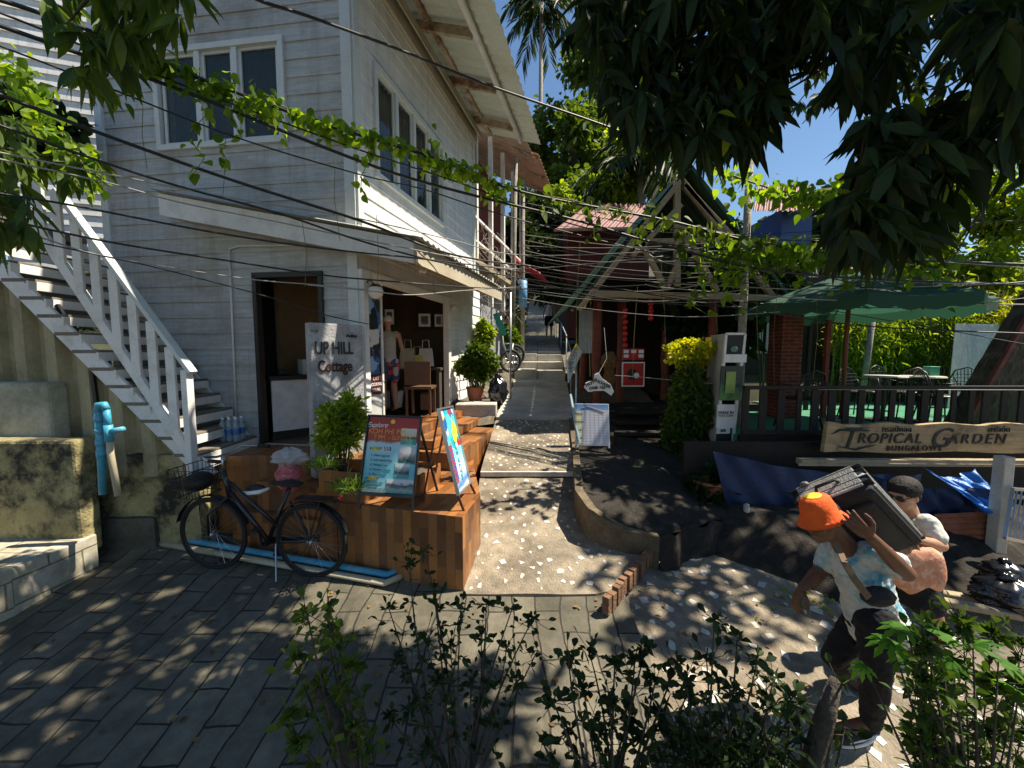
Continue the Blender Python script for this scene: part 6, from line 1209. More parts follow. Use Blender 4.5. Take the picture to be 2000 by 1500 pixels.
pth = [P(u, v, 5.1) for u, v in ((1395, 330), (1450, 350), (1520, 372), (1570, 384), (1620, 390), (1680, 410), (1760, 420))]
vine('vine', 'leafy vine draped along the ridge side of the hut roof towards the mango leaves', pth, 0, 7, 330, .1, L_vine, 3, .12, stemr=.012)
pth = [P(u, v, 4.9) for u, v in ((1370, 470), (1430, 490), (1500, 490), (1570, 495), (1650, 500), (1740, 515), (1830, 530))]
vine('vine', 'thick tangle of bright vine hanging on the cables before the notice pole', pth, 0, 7, 750, .085, L_vine, 4, .17, hang=((.1, .9), (.2, .7), (.45, .4), (.7, .5)))
q = M(); rr = random.Random(4)
for (u, v0, v1, Y) in ((1133, 470, 745, 5.9), (1155, 570, 735, 5.9), (1245, 560, 742, 6.0), (1290, 500, 730, 6.0), (1395, 480, 650, 5.1), (1480, 520, 700, 5.1), (1520, 540, 760, 5.1), (1595, 570, 740, 5.0), (1620, 600, 760, 5.0), (280, 190, 330, 3.2), (440, 260, 380, 3.4), (590, 430, 560, 3.7), (655, 300, 470, 3.8), (735, 420, 560, 3.9)):
    a, b = P(u, v0, Y), P(u + rr.uniform(-12, 12), v1, Y); q.tube([a, a.lerp(b, .5) + Vector((rr.uniform(-.04, .04), 0, 0)), b], .0028, 4)
setp(q.build('hanging_roots', MATS['vine_stem']), 'fine aerial roots hanging down from the cables', 'vine', kind='stuff')

# ---------------------------------------------------------------- mango tree overhead (trunk out of view at the right)
PX = [0]
def inpoly(u, v, poly):
    c = False; n = len(poly)
    for i in range(n):
        x1, y1 = poly[i]; x2, y2 = poly[(i + 1) % n]
        if (y1 > v) != (y2 > v) and u < (x2 - x1) * (v - y1) / (y2 - y1) + x1: c = not c
    return c
mt = thing('mango_tree', 'mango tree with dark drooping leaves filling the upper right', 'tree', (4.3, .6, -.2))
r = np.random.default_rng(77); cen, cdir = [], []
def fill(poly, n, Y0, Y1, k=1.):
    us = [p[0] for p in poly]; vs = [p[1] for p in poly]; c = 0
    while c < n:
        u, v = r.uniform(min(us), max(us)), r.uniform(min(vs), max(vs))
        if inpoly(u, v, poly): Y = r.uniform(Y0, Y1); cen.append(P(u, v, Y)); cdir.append(np.array([r.normal() * .5, r.normal() * .5, -.5 + r.normal() * .3])); c += 1
fill([(1140, -60), (1130, 40), (1165, 90), (1185, 170), (1230, 235), (1285, 260), (1340, 225), (1430, 280), (1500, 215), (1545, 110), (1560, -60)], 450, 2.0, 3.2)
fill([(1540, -60), (1540, 80), (1600, 120), (1680, 190), (1740, 150), (1770, 60), (1760, -60)], 130, 1.7, 2.6)
fill([(1125, 20), (1105, 75), (1150, 100), (1180, 60)], 9, 2.9, 3.4)
fill([(1205, 180), (1210, 240), (1300, 275), (1400, 290), (1480, 270), (1535, 220), (1500, 150)], 95, 1.9, 2.8)
fill([(1650, 250), (1690, 320), (1640, 400), (1650, 470), (1760, 480), (1840, 410), (1890, 320), (1950, 260), (1900, 210), (1760, 220)], 150, 1.5, 2.2)
fill([(1840, -60), (1850, 20), (1880, 90), (1930, 170), (2080, 240), (2080, -60)], 50, 1.3, 2.0)
fill([(1970, 170), (1960, 270), (2080, 350), (2080, 150)], 14, 1.4, 2.0)
P1_, D1_, L1_ = whorls(cen, cdir, r, (6, 11), (.06, .18), 1.0, -.3)
leaves('crown', P1_, D1_, L1_, .155, L_mango, mt, 'lance', seed=5, droop=.45)
kk = r.choice(len(P1_), 260, replace=False); leaves('sunlit_leaves', P1_[kk] + r.normal(size=(260, 3)) * .03, D1_[kk] + r.normal(size=(260, 3)) * .3, L1_[kk] * .7, .2, L_bright, mt, 'lance', seed=55, droop=.3)  # backlit glints put in as a few brighter coloured leaves
# the part of the crown above the picture, which dapples the paving
cen, cdir = [], []
def shade(n, fx, fy, fz):
    for _ in range(n): cen.append((r.uniform(*fx), r.uniform(*fy), r.uniform(*fz))); cdir.append(np.array([r.normal() * .5, r.normal() * .5, -.4]))
shade(360, (-1.6, 1.6), (1.4, 3.5), (5.5, 6.6)); shade(230, (1.2, 3.6), (1.3, 3.0), (5.0, 6.2)); shade(150, (.3, 2.3), (3.5, 4.4), (6.5, 7.4))
shade(330, (5.0, 7.8), (3.3, 5.7), (5.9, 7.4)); shade(120, (5.2, 8.0), (5.7, 8.0), (6.2, 8.0))
P1_, D1_, L1_ = whorls(cen, cdir, r, (7, 11), (.16, .28), .8, -.3)
leaves('crown', P1_, D1_, L1_, .19, L_mango, mt, 'lance', seed=6, droop=.3)
q = M(); T0 = Vector((4.6, .5, -.3)); T1 = Vector((4.2, .7, 3.0)); q.tube([T0, Vector((4.5, .55, 1.5)), T1, Vector((3.7, .9, 4.2)), Vector((3.2, 1.3, 5.2))], [.26, .22, .19, .15, .1], 12); q.build('trunk', bark, mt, smooth=True)
rr = random.Random(3); tg = [P(u, v, Y) for u, v, Y in ((1180, 40, 3.4), (1300, 150, 3.2), (1250, 260, 3.2), (1450, 60, 2.8), (1420, 220, 3.0), (1560, 130, 2.8), (1700, 330, 2.4), (1760, 440, 2.4), (1850, 260, 2.2), (1900, 120, 2.0), (1990, 180, 1.8), (1650, 20, 2.8), (1350, -20, 3.4))] + [Vector((0, 2.5, 5.9)), Vector((1.2, 2.2, 5.6)), Vector((-.8, 3.2, 6.5)), Vector((2.5, 2, 5.5))]
q = M()
for e in tg:
    s = Vector((4.0, .8, rr.uniform(3.2, 4.6))); m_ = s.lerp(e, .5) + Z3 * (.25 + .1 * (s - e).length * rr.random()); q.tube([s, m_, m_.lerp(e, .6), e], [.05, .03, .016, .007], 7)
    for _ in range(5):
        f = e + Vector((rr.uniform(-.35, .35), rr.uniform(-.3, .3), rr.uniform(-.3, .25))); s2 = m_.lerp(e, rr.uniform(.4, .9)); q.tube([s2, s2.lerp(f, .5) + Z3 * .04, f], [.009, .006, .003], 5)
q.build('branches', bark, mt, smooth=True)
# left-hand tree: hanging whorls at the upper left and bright leaves over the stair
lt = thing('mango_tree', 'mango tree with hanging leaf clusters at the upper left of the house', 'tree', (-6.2, 1.2, 0))
cen, cdir = [], []
fill([(70, -50), (90, 30), (150, 90), (190, 150), (240, 165), (270, 100), (340, 50), (380, -50)], 26, 2.5, 3.1)
fill([(110, 60), (150, 150), (200, 160), (210, 60)], 7, 2.5, 2.9); fill([(270, -40), (330, 40), (400, 0), (400, -40)], 6, 2.8, 3.1)
P1_, D1_, L1_ = whorls(cen, cdir, r, (7, 12), (.12, .22), .7, -.6); leaves('crown', P1_, D1_, L1_, .15, L_mid, lt, 'lance', seed=8, droop=.3)
cen, cdir = [], []
fill([(-60, 330), (-60, 480), (30, 470), (70, 420), (130, 400), (110, 350), (40, 320)], 17, 2.2, 2.9)
fill([(-60, 230), (-60, 330), (110, 350), (190, 340), (190, 280), (90, 240)], 34, 3.0, 3.6)
P1_, D1_, L1_ = whorls(cen, cdir, r, (6, 10), (.1, .2), .8, -.4); leaves('crown', P1_, D1_, L1_, .17, L_mid, lt, 'lance', seed=9, droop=.35)
q = M(); q.tube([(-6.4, 1.2, -.2), (-6.0, 1.3, 2.0), (-5.0, 1.8, 4.4), (-3.6, 2.4, 5.2), tuple(P(250, -60, 2.8))], [.2, .16, .1, .06, .02], 10); q.build('trunk', bark, lt, smooth=True)
q = M()
for u, v, Y in ((180, 90, 2.8), (120, 60, 2.7), (300, 30, 3.0), (210, 150, 2.8)): e = P(u, v, Y); s = P(250, -60, 2.8); q.tube([s, s.lerp(e, .5) + Z3 * .05, e], [.016, .01, .004], 6)
for u, v, Y in ((60, 300, 3.2), (150, 320, 3.4), (60, 420, 2.5)): e = P(u, v, Y); s = Vector((-5.4, 1.6, 3.4)); q.tube([s, s.lerp(e, .5) + Z3 * .1, e], [.03, .015, .005], 6)
q.build('branches', bark, lt, smooth=True)
pth = [P(u, v, 3.3) for u, v in ((10, 120), (40, 135), (62, 160), (66, 210), (80, 250), (120, 270), (170, 330), (190, 355))]; vine('vine', 'sunlit vine climbing the balcony post at the far left', pth, 0, 8, 420, .06, L_vine, 12, .08)
c = P(30, 250, 4.6); bush('dark_shrub', 'dark leafy mass between the white house and the stair balcony', 'shrub', c, (.8, .4, .4), 1800, .14, .3, L_dark, 130, (c.x, c.y, 3.3))

# ---------------------------------------------------------------- foreground shrubs
def shrub(name, lab, base, tips, Y, leaf, ratio, m, seed, per=26, stemr=.006, trunk=None, shape='lance', up=.3, frac=.35, dY=.12, cat='shrub'):
    r = np.random.default_rng(seed); rr = random.Random(seed); b = P(base[0], base[1], Y); b.z = lowz(b.x, b.y) if b.x > .95 else zg(b.x, b.y); t = thing(name, lab, cat, b); q = M(); pp, dd = [], []
    for (u, v) in tips:
        e = P(u, v, Y + rr.uniform(-dY, dY)); s = b + Vector((rr.uniform(-.04, .04), rr.uniform(-.04, .04), 0)); m1 = s.lerp(e, .5) + Vector((rr.uniform(-.05, .05), rr.uniform(-.05, .05), .0)) + (s.lerp(e, .5) - s).cross(Vector((0, 1, 0))) * rr.uniform(-.12, .12)
        c = [s * (1 - k / 8) ** 2 + m1 * (2 * (k / 8) * (1 - k / 8)) + e * (k / 8) ** 2 for k in range(9)]; q.tube(c, [stemr * (1.5 - 1.1 * k / 8) for k in range(9)], 6)
        for j in range(per):
            k = 1 - (1 - frac) * rr.random() ** 1.5 if j > per * .3 else 1; x = k * 8; i = min(7, int(x)); p = c[i].lerp(c[i + 1], x - i); off = Vector((rr.gauss(0, 1), rr.gauss(0, 1), rr.gauss(.3, .8))); off.normalize(); tw = p + off * rr.uniform(.01, .09) * (1 if j % 3 else .3); 
            if j % 3: q.tube([p, tw], .0016, 3)
            ax = (c[i + 1] - c[i]).normalized(); d = off * .8 + ax * .5; pp.append(tuple(tw)); dd.append((d.x, d.y, d.z + up * .5))
            if j % 3 == 0: 
                for _ in range(2): o = Vector((rr.gauss(0, 1), rr.gauss(0, 1), rr.gauss(.4, .6))).normalized(); pp.append(tuple(tw)); dd.append((o.x, o.y, o.z))
    if trunk:
        tr = [P(u, v, Y) for u, v in trunk]; tr[0].z = min(tr[0].z, b.z); q.tube(tr, [.035] * (len(tr) - 1) + [.022], 8)
    q.build('stems', bark, t, smooth=True); n = len(pp); leaves('foliage', pp, dd, r.uniform(leaf * .65, leaf * 1.3, n), ratio, m, t, shape, seed=seed, droop=.3, fold=.35)
shrub('shrub', 'leafy shrub with one yellow leaf standing left of centre in the foreground', (740, 1640), [(600, 1200), (640, 1190), (575, 1290), (660, 1260), (620, 1330), (560, 1400), (700, 1420), (590, 1450), (640, 1230), (680, 1300)], 1.62, .05, .3, L_mid, 201, 30, trunk=[(760, 1640), (700, 1500), (650, 1400), (612, 1330)])
q = M(); c = P(612, 1252, 1.58); setp(leaves('yellow_leaf', [tuple(c)], [(.8, -.2, -.4)], .07, .3, plain('yellow_leaf_skin', (.75, .4, .02), .5), None, 'oval'), 'single yellow leaf caught in the foreground shrub', 'leaf')
shrub('shrub', 'open fan-shaped shrub of thin bare twigs and dark leaves in the centre foreground', (900, 1640), [(800, 1100), (830, 1075), (760, 1190), (850, 1180), (900, 1190), (950, 1180), (1000, 1190), (1040, 1210), (1050, 1270), (780, 1290), (830, 1250), (880, 1260), (940, 1250), (990, 1260), (760, 1400), (800, 1380), (860, 1330), (920, 1330), (830, 1460), (1010, 1330)], 1.75, .042, .26, L_dark, 202, 24, frac=.45)
shrub('shrub', 'dense dark shrub right of the centre foreground', (1180, 1640), [(1110, 1290), (1150, 1270), (1200, 1300), (1080, 1370), (1140, 1350), (1190, 1370), (1240, 1290), (1280, 1330), (1060, 1450), (1110, 1430), (1170, 1440), (1230, 1400), (1290, 1400), (1340, 1360), (1260, 1270), (1320, 1300)], 1.6, .048, .28, L_dark, 203, 30, frac=.2, stemr=.007)
shrub('shrub', 'shrub with slim upright shoots in front of the striding man', (1400, 1640), [(1395, 1210), (1440, 1250), (1380, 1290), (1480, 1290), (1510, 1330), (1540, 1370), (1340, 1330), (1430, 1350), (1500, 1380), (1560, 1370), (1350, 1420), (1560, 1440)], 1.55, .046, .26, L_dark, 204, 28, frac=.3)
shrub('pruned_stump', 'dark pruned stump with a cut top in the right foreground', (1570, 1640), [(1640, 1340), (1560, 1400), (1650, 1420)], 1.5, .05, .3, L_dark, 205, 10, trunk=[(1545, 1640), (1590, 1470), (1612, 1400), (1632, 1328)])
r5 = np.random.default_rng(3); t = thing('grass_clump', 'clump of long shaded grass blades at the bottom right of centre', 'grass', P(1440, 1560, 1.5)); n = 420; c = np.array(P(1430, 1500, 1.5)); pts = c + r5.normal(size=(n, 3)) * (.16, .08, .03); leaves('blades', pts, rdir(n, r5, 1.0), r5.uniform(.12, .28, n), .035, L_dark, t, 'lance', seed=3, droop=.6)
shrub('shrub', 'feathery green shrub at the right foreground under the bright lobed leaves', (1880, 1640), [(1800, 1260), (1830, 1235), (1880, 1220), (1940, 1240), (2000, 1260), (1790, 1350), (1810, 1330), (1860, 1310), (1930, 1330), (1990, 1330), (1790, 1450), (1810, 1440), (1850, 1420), (1930, 1430), (2000, 1420)], 1.45, .045, .26, L_fern, 206, 80, frac=.3, stemr=.004, shape='lance')
# papaya-like lobed leaves
def lobed(c, d, size, q, rr):
    d = d.normalized(); s = d.cross(Z3).normalized(); n = s.cross(d); 
    for k, a in enumerate((-1.5, -1.0, -.5, 0, .5, 1.0, 1.5)):
        L_ = size * (1 - .12 * abs(k - 3)); dd_ = d * math.cos(a) + s * math.sin(a); w_ = dd_.cross(n).normalized() * L_ * .17; z_ = -n * L_
        a0 = c; vs = [a0 - w_ * .3, a0 + w_ * .3, a0 + dd_ * L_ * .45 + w_ + z_ * .03, a0 + dd_ * L_ * .55 + w_ * .45 + z_ * .06, a0 + dd_ * L_ * .7 + w_ * .75 + z_ * .12, a0 + dd_ * L_ + z_ * .3, a0 + dd_ * L_ * .7 - w_ * .75 + z_ * .12, a0 + dd_ * L_ * .55 - w_ * .45 + z_ * .06, a0 + dd_ * L_ * .45 - w_ + z_ * .03]
        m0 = [a0 + dd_ * L_ * .5 + z_ * .02 + n * L_ * .02]; i0 = len(vs); q.add(vs + m0, [(i, (i + 1) % 9, 9) for i in range(9)])
pp = thing('lobed_plant', 'plant with bright deeply lobed papaya leaves in front of the man', 'plant', P(1900, 1600, 1.4)); q = M(); q2 = M(); rr = random.Random(12); s = P(1900, 1640, 1.4); s.z = -.3
for (u, v, sz, dx, dz) in ((1770, 1225, .1, -.9, -.1), (1740, 1250, .1, -1, -.2), (1800, 1215, .08, -.2, .2), (1830, 1240, .09, .4, 0), (1775, 1280, .09, -.7, -.4), (1900, 1260, .09, .2, .1), (1950, 1290, .1, .6, -.1), (1860, 1290, .09, -.3, -.2), (1990, 1350, .13, .5, -.3), (1690, 1300, .07, -.8, -.4)):
    c = P(u, v, 1.38 + rr.uniform(-.05, .05)); lobed(c, Vector((dx, rr.uniform(-.4, .1), dz)), sz, q, rr); q2.tube([s, s.lerp(c, .6) + Vector((.03, 0, .03)), c], [.01, .006, .002], 5)
q.build('lobed_leaves', L_papaya, pp); q2.build('stems', bark, pp, smooth=True)
# weeds at lane edge, leaf litter
r6 = np.random.default_rng(8); 
q = P(1545, 1165, 3.0); t = thing('weed_patch', 'small sunlit patch of weeds at the lane edge behind the man', 'weeds', q); t['kind'] = 'stuff'; n = 420; c = np.array(G(1555, 1160, -.1)); pts = c + r6.normal(size=(n, 3)) * (.22, .12, .01); leaves('foliage', pts, rdir(n, r6, .5), r6.uniform(.02, .045, n), .35, L_bright, t, 'oval', seed=4)
n = 260; x = r6.uniform(-5, 3, n); y_ = r6.uniform(2.1, 4.4, n); z = np.array([(lowz(a, b) if a > .98 else zg(a, b)) + .012 for a, b in zip(x, y_)]); setp(leaves('fallen_leaves', np.stack([x, y_, z], 1), rdir(n, r6, 0) * (1, 1, .08), r6.uniform(.02, .06, n), .3, leafmat('dry_leaf', (.1, .06, .03), (.25, .16, .06), .1), None, 'oval', seed=14, flat=.9, droop=.02), 'scattered dry leaves on the paving', 'leaves', kind='stuff')
# ---------------------------------------------------------------- people
def skinmat(name, c): 
    m = mat(name, c, rough=.5, var=.12, scale=7, bump=.05, spec=.4); return m
def V(*a): return Vector(a)
def limb(q, pts, n=12):                                 # pts [(Vector, r)] tapered chain with round joints
    for (a, ra), (b, rb) in zip(pts, pts[1:]): q.tube([a, a.lerp(b, .5), b], [ra, (ra + rb) / 2, rb], n)
    for p, r in pts: q.ball(p, r, n=n, m=8)
def remesh(o, vs, smooth=3, disp=None):
    r = o.modifiers.new('remesh', 'REMESH'); r.mode = 'VOXEL'; r.voxel_size = vs; r.use_smooth_shade = True
    if smooth: s = o.modifiers.new('smooth', 'SMOOTH'); s.iterations = smooth; s.factor = .5
    if disp:
        tx = bpy.data.textures.new(o.name + '_folds', 'CLOUDS'); tx.noise_scale = disp[1]; tx.noise_depth = 2; d = o.modifiers.new('folds', 'DISPLACE'); d.texture = tx; d.strength = disp[0]; d.mid_level = .5
    return o
def hand(q, w, d, n, curl=.5, s=1.0, thumb=1, spread=.25):   # wrist, direction of fingers, palm normal (towards the palm side)
    d = d.normalized(); n = (n - d * n.dot(d)).normalized(); a = d.cross(n).normalized()
    pc = w + d * .045 * s; q.ball(pc, (.05 * s, .04 * s, .017 * s), (d, a, n), 14, 10); limb(q, [(w, .023 * s), (w + d * .03 * s, .022 * s)])
    L = (.072, .08, .075, .058)
    for i in range(4):
        off = (i - 1.5) * .0195 * s; b = w + d * .082 * s + a * off; r = .0092 * s; dd = (d + a * (i - 1.5) * spread * .35).normalized(); p = [(b - dd * .02 * s, r * 1.1), (b, r * 1.08)]; c = b; ang = .15
        for k, f in enumerate((.45, .32, .26)):
            ang += curl * (.7 + .1 * i) ; v = dd * math.cos(ang) + n * math.sin(ang); c = c + v * L[i] * s * f; p.append((c, r * (1 - .1 * k)))
        limb(q, p, 8)
    t0 = w + d * .025 * s + a * thumb * -.03 * s; t1 = t0 + (d * .6 - a * thumb * .75 + n * .35).normalized() * .038 * s; t2 = t1 + (d * .9 - a * thumb * .25 + n * (.3 + curl * .5)).normalized() * .032 * s; t3 = t2 + (d * .9 + a * thumb * .1 + n * (.2 + curl * .6)).normalized() * .022 * s
    limb(q, [(t0, .014 * s), (t1, .0115 * s), (t2, .010 * s), (t3, .008 * s)], 8)
def headm(q, c, f, up, s=1.0):                           # centre of skull, facing, up
    f = f.normalized(); up = (up - f * up.dot(f)).normalized(); a = f.cross(up).normalized(); ax = (f, a, up)
    q.ball(c + up * .02 * s - f * .008 * s, (.098 * s, .076 * s, .098 * s), ax, 20, 14); q.ball(c - up * .05 * s + f * .022 * s, (.068 * s, .056 * s, .07 * s), ax, 18, 12); q.ball(c - up * .095 * s + f * .055 * s, (.026 * s, .03 * s, .02 * s), ax)
    q.ball(c - up * .02 * s + f * .098 * s, (.02 * s, .0135 * s, .02 * s), ax); limb(q, [(c + up * .01 * s + f * .086 * s, .008 * s), (c - up * .022 * s + f * .106 * s, .011 * s)], 8)
    for sg in (-1, 1): q.ball(c + a * sg * .076 * s - up * .012 * s - f * .01 * s, (.016 * s, .008 * s, .03 * s), ax); q.ball(c + a * sg * .035 * s - up * .03 * s + f * .068 * s, (.024 * s, .022 * s, .02 * s), ax)
    q.ball(c + up * .022 * s + f * .078 * s, (.018 * s, .055 * s, .01 * s), ax); q.ball(c - up * .062 * s + f * .082 * s, (.012 * s, .024 * s, .008 * s), ax)
    return f, a, up
def facebits(c, f, a, up, par, s=1.0):
    q = M()
    for sg in (-1, 1): q.ball(c + a * sg * .032 * s + up * .0 * s + f * .087 * s, .009 * s, n=10, m=6)
    q.build('eye', plain('dark_eye', (.03, .02, .015), .2), par, smooth=True); q = M(); q.ball(c - up * .062 * s + f * .089 * s, (.007 * s, .022 * s, .006 * s), (f, a, up)); q.build('mouth', plain('lip', (.2, .07, .05), .5), par, smooth=True)
dskin = skinmat('tanned_skin', (.13, .055, .028)); lskin = skinmat('light_skin', (.45, .24, .16)); mskin = skinmat('sunlit_skin', (.42, .23, .14))

# --- man striding left with a suitcase on his shoulder
MY = 2.2
mp = lambda u, v, dy=0: P(u, v, MY + dy)
man = thing('person', 'man in an orange hat striding left with a big black suitcase on his shoulder', 'person', V(mp(1680, 1440).x, MY, lowz(1.9, MY)))
footN = mp(1668, 1440, -.02); footN.z = lowz(footN.x, footN.y) + .05
hipN, hipF = mp(1712, 1212, -.06), mp(1690, 1208, .12); kneeN = mp(1712, 1325, -.08); ankN = V(mp(1700, 1420, -.04).x, MY - .04, footN.z + .05)
kneeF = mp(1628, 1282, .16); ankF = mp(1688, 1345, .3); 
pel = mp(1702, 1195, .03); waist = mp(1692, 1150, .03); chest = mp(1672, 1095, .05); neck = mp(1640, 1052, .01); hd = mp(1604, 1012, -.06)
shN, shF = mp(1718, 1082, -.1), mp(1622, 1078, .16); elN, wrN = mp(1770, 1120, -.16), mp(1700, 1048, -.22); elF, wrF = mp(1600, 1118, .14), mp(1567, 1148, .1)
q = M()
limb(q, [(pel, .12), (waist, .1), (chest, .115)], 16); q.ball(chest, (.145, .1, .115), ((shN - shF).normalized(), Y3, Z3)); limb(q, [(shF, .052), (chest, .09), (shN, .05)], 14); limb(q, [(chest, .08), (neck, .056), (hd, .055)], 12)
limb(q, [(hipN, .095), (kneeN, .062), (kneeN.lerp(ankN, .35), .058), (ankN, .038)], 14); limb(q, [(hipF, .095), (kneeF, .062), (kneeF.lerp(ankF, .35), .058), (ankF, .038)], 14)
limb(q, [(ankN, .038), (footN + V(-.1, -.0, -.012), .032)]); limb(q, [(ankF, .038), (ankF + V(.06, 0, -.12), .032)])
limb(q, [(shN, .055), (elN, .042), (elN.lerp(wrN, .3), .042), (wrN, .027)], 12); limb(q, [(shF, .055), (elF, .042), (elF.lerp(wrF, .3), .041), (wrF, .026)], 12)
hand(q, wrN, V(-.75, .05, .6), V(.3, .8, .3), .35, 1.0, 1); hand(q, wrF, V(-.45, -.1, -.85), V(.6, -.1, -.3), .35, 1.0, -1)
f_, a_, u_ = headm(q, hd, V(-.88, -.3, -.3), V(-.3, .1, .9), 1.02)
remesh(q.build('body', dskin, man, smooth=True), .0048, 3); facebits(hd, f_, a_, u_, man)
# shirt
shirtm = mat('tie_dye_shirt', (.55, .55, .48), rough=.9, var=.15, scale=6, bump=.25, stain=(.04, .3, .42), stain_amt=.95, stain_scale=3.4, edge=(.5, .6))
q = M(); limb(q, [(pel + V(0, 0, .0), .142), (waist, .128), (chest, .145)], 18); q.ball(chest, (.175, .13, .14), ((shN - shF).normalized(), Y3, Z3)); limb(q, [(shF, .068), (chest, .115), (shN, .066)], 14); limb(q, [(shN, .066), (shN.lerp(elN, .55), .068)], 14); limb(q, [(shF, .066), (shF.lerp(elF, .5), .062)], 14); limb(q, [(pel + V(.02, -.03, -.05), .15), (pel + V(.03, 0, -.1), .14)], 16)
remesh(q.build('shirt', shirtm, man, smooth=True), .008, 3, (.028, .05))
jean = mat('black_jeans', (.009, .009, .011), rough=.9, var=.3, scale=10, bump=.3)
q = M(); limb(q, [(pel - Z3 * .04, .13), (hipN, .103), (kneeN, .069), (kneeN.lerp(ankN, .4), .066), (ankN, .052)], 16); limb(q, [(pel - Z3 * .04, .13), (hipF, .102), (kneeF, .069), (kneeF.lerp(ankF, .4), .065), (ankF, .051)], 16)
remesh(q.build('trousers', jean, man, smooth=True), .008, 3, (.02, .05))
def shoe(ank, toe, nm='shoe'):
    d = (toe - ank); d.normalize(); heel = ank - d * .05; z0 = V(0, 0, 0); s = d.cross(Z3).normalized(); u = s.cross(d); q = M(); q.ball(ank.lerp(toe, .55) - u * .02, (.135, .044, .04), (d, s, u), 18, 10); q.ball(ank - u * .0, (.055, .042, .05), (d, s, u)); o = remesh(q.build(nm, plain('black_canvas', (.015, .015, .016), .8), man, smooth=True), .006, 2)
    q = M(); q.ball(ank.lerp(toe, .52) - u * .048, (.14, .047, .016), (d, s, u), 18, 8); q.build('sole', white, o, smooth=True); q = M(); q.tube([ank + s * .045 * 0 - Y3 * .046 + u * .0, ank.lerp(toe, .5) - Y3 * .046 - u * .01, ank.lerp(toe, .85) - Y3 * .035 - u * .02], .005, 6); q.build('stripe', white, o, smooth=True)
shoe(V(ankN.x, ankN.y, footN.z + .02), V(ankN.x - .2, ankN.y - .03, footN.z - .0)); shoe(ankF + V(.01, 0, -.02), ankF + V(.1, .0, -.17))
# hat
hatm = mat('orange_cloth', (.75, .1, .01), rough=.85, var=.15, scale=8, bump=.3); hc_ = hd + u_ * .035; q = M(); 
def hatring(r, z, n=28, wob=0): return [hc_ + (f_ * math.cos(i / n * 6.2832) * 1.12 + a_ * math.sin(i / n * 6.2832)) * (r + wob * math.sin(i / n * 6.2832 * 3 + 1)) + u_ * (z + wob * .8 * math.sin(i / n * 6.2832 * 2)) for i in range(n)]
rings = [hatring(.001, .098), hatring(.045, .096), hatring(.07, .08), hatring(.08, .04), hatring(.086, 0), hatring(.1, -.022, wob=.006), hatring(.114, -.04, wob=.008), hatring(.111, -.041, wob=.008), hatring(.083, .0)]
q.add([p for r_ in rings for p in r_], [(i * 28 + j, i * 28 + (j + 1) % 28, (i + 1) * 28 + (j + 1) % 28, (i + 1) * 28 + j) for i in range(len(rings) - 1) for j in range(28)]); hat = q.build('hat', hatm, man, smooth=True); q = M(); q.ball(hc_ + u_ * .098, (.042, .045, .004), (f_, a_, u_)); q.build('crown_patch', yel, hat, smooth=True)
q = M(); q.ball(hd - f_ * .03 + u_ * .01, (.09, .079, .085), (f_, a_, u_), 18, 12); q.build('hair', ink, man, smooth=True)
# sling strap and waist bag
q = M(); st_ = [mp(1632, 1058, -.1), mp(1648, 1095, -.17), mp(1668, 1130, -.19), mp(1695, 1165, -.19)]
for a, b in zip(st_, st_[1:]): q.bar(a, b + (b - a) * .08, .035, .006, up=Y3)
q.build('strap', mat('brown_strap', (.14, .09, .05), rough=.7, bump=.1), man)
q = lump(mp(1715, 1165, -.16), (.09, .045, .055), 5, .1); q.build('waist_bag', rubber, man, smooth=True)
# suitcase
case = thing('suitcase', 'large black soft suitcase carried on the shoulder of the man in the orange hat', 'suitcase', mp(1700, 1000, .1))
ca = (mp(1770, 1062, .12) - mp(1652, 938, .02)); ca.normalize(); cb2 = V(.45, -.5, .74); cb2 = (cb2 - ca * cb2.dot(ca)).normalized(); cc_ = ca.cross(cb2).normalized(); cc_ = cc_ if cc_.y > 0 else -cc_; cen_ = mp(1670, 1006, .08)
casem = mat('black_nylon', (.01, .01, .011), rough=.7, var=.3, scale=20, bump=.4, fine=160); litm = mat('sunlit_nylon', (.3, .3, .28), rough=.6, var=.2, scale=14, bump=.5, fine=120)  # grey stands for sunlight on the black case, put into the colour
q = M(); q.box(cen_, (.56, .38, .22), (ca, cb2, cc_)); q.build('shell', casem, case, bevel=.045)
q = M(); q.box(cen_ + cc_ * .0, (.568, .388, .17), (ca, cb2, cc_)); q.build('gusset', litm, case, bevel=.05)
q = M(); q.box(cen_ + cb2 * .191, (.49, .012, .15), (ca, cb2, cc_)); q.build('side_panel', litm, case, bevel=.005); q = M(); q.box(cen_ - ca * .282, (.012, .31, .15), (ca, cb2, cc_)); q.build('lit_end_panel', litm, case, bevel=.005)  # added panels that paint the sunlit side and end of the case
for k in (-.055, -.02, .03, .065): q = M(); q.box(cen_ + cc_ * k, (.578, .398, .008), (ca, cb2, cc_)); q.build('zip_piping', casem, case, bevel=.004)
q = M(); q.box(cen_ - cc_ * .115, (.4, .27, .03), (ca, cb2, cc_)); q.build('front_pocket', casem, case, bevel=.012)
q = M(); hp_ = cen_ - ca * .285; q.tube([hp_ - cb2 * .06, hp_ - cb2 * .05 - ca * .03, hp_ + cb2 * .05 - ca * .03, hp_ + cb2 * .06], .009, 8); q.build('carry_handle', casem, case, smooth=True)
for sb in (-1, 1): q = M(); w_ = cen_ - ca * .285 + cc_ * .07 * sb - cb2 * .1; q.tube([w_ - cc_ * .012, w_ + cc_ * .012], .024, 14); q.build('wheel', plain('grey_wheel', (.1, .1, .1), .5), case, smooth=True)

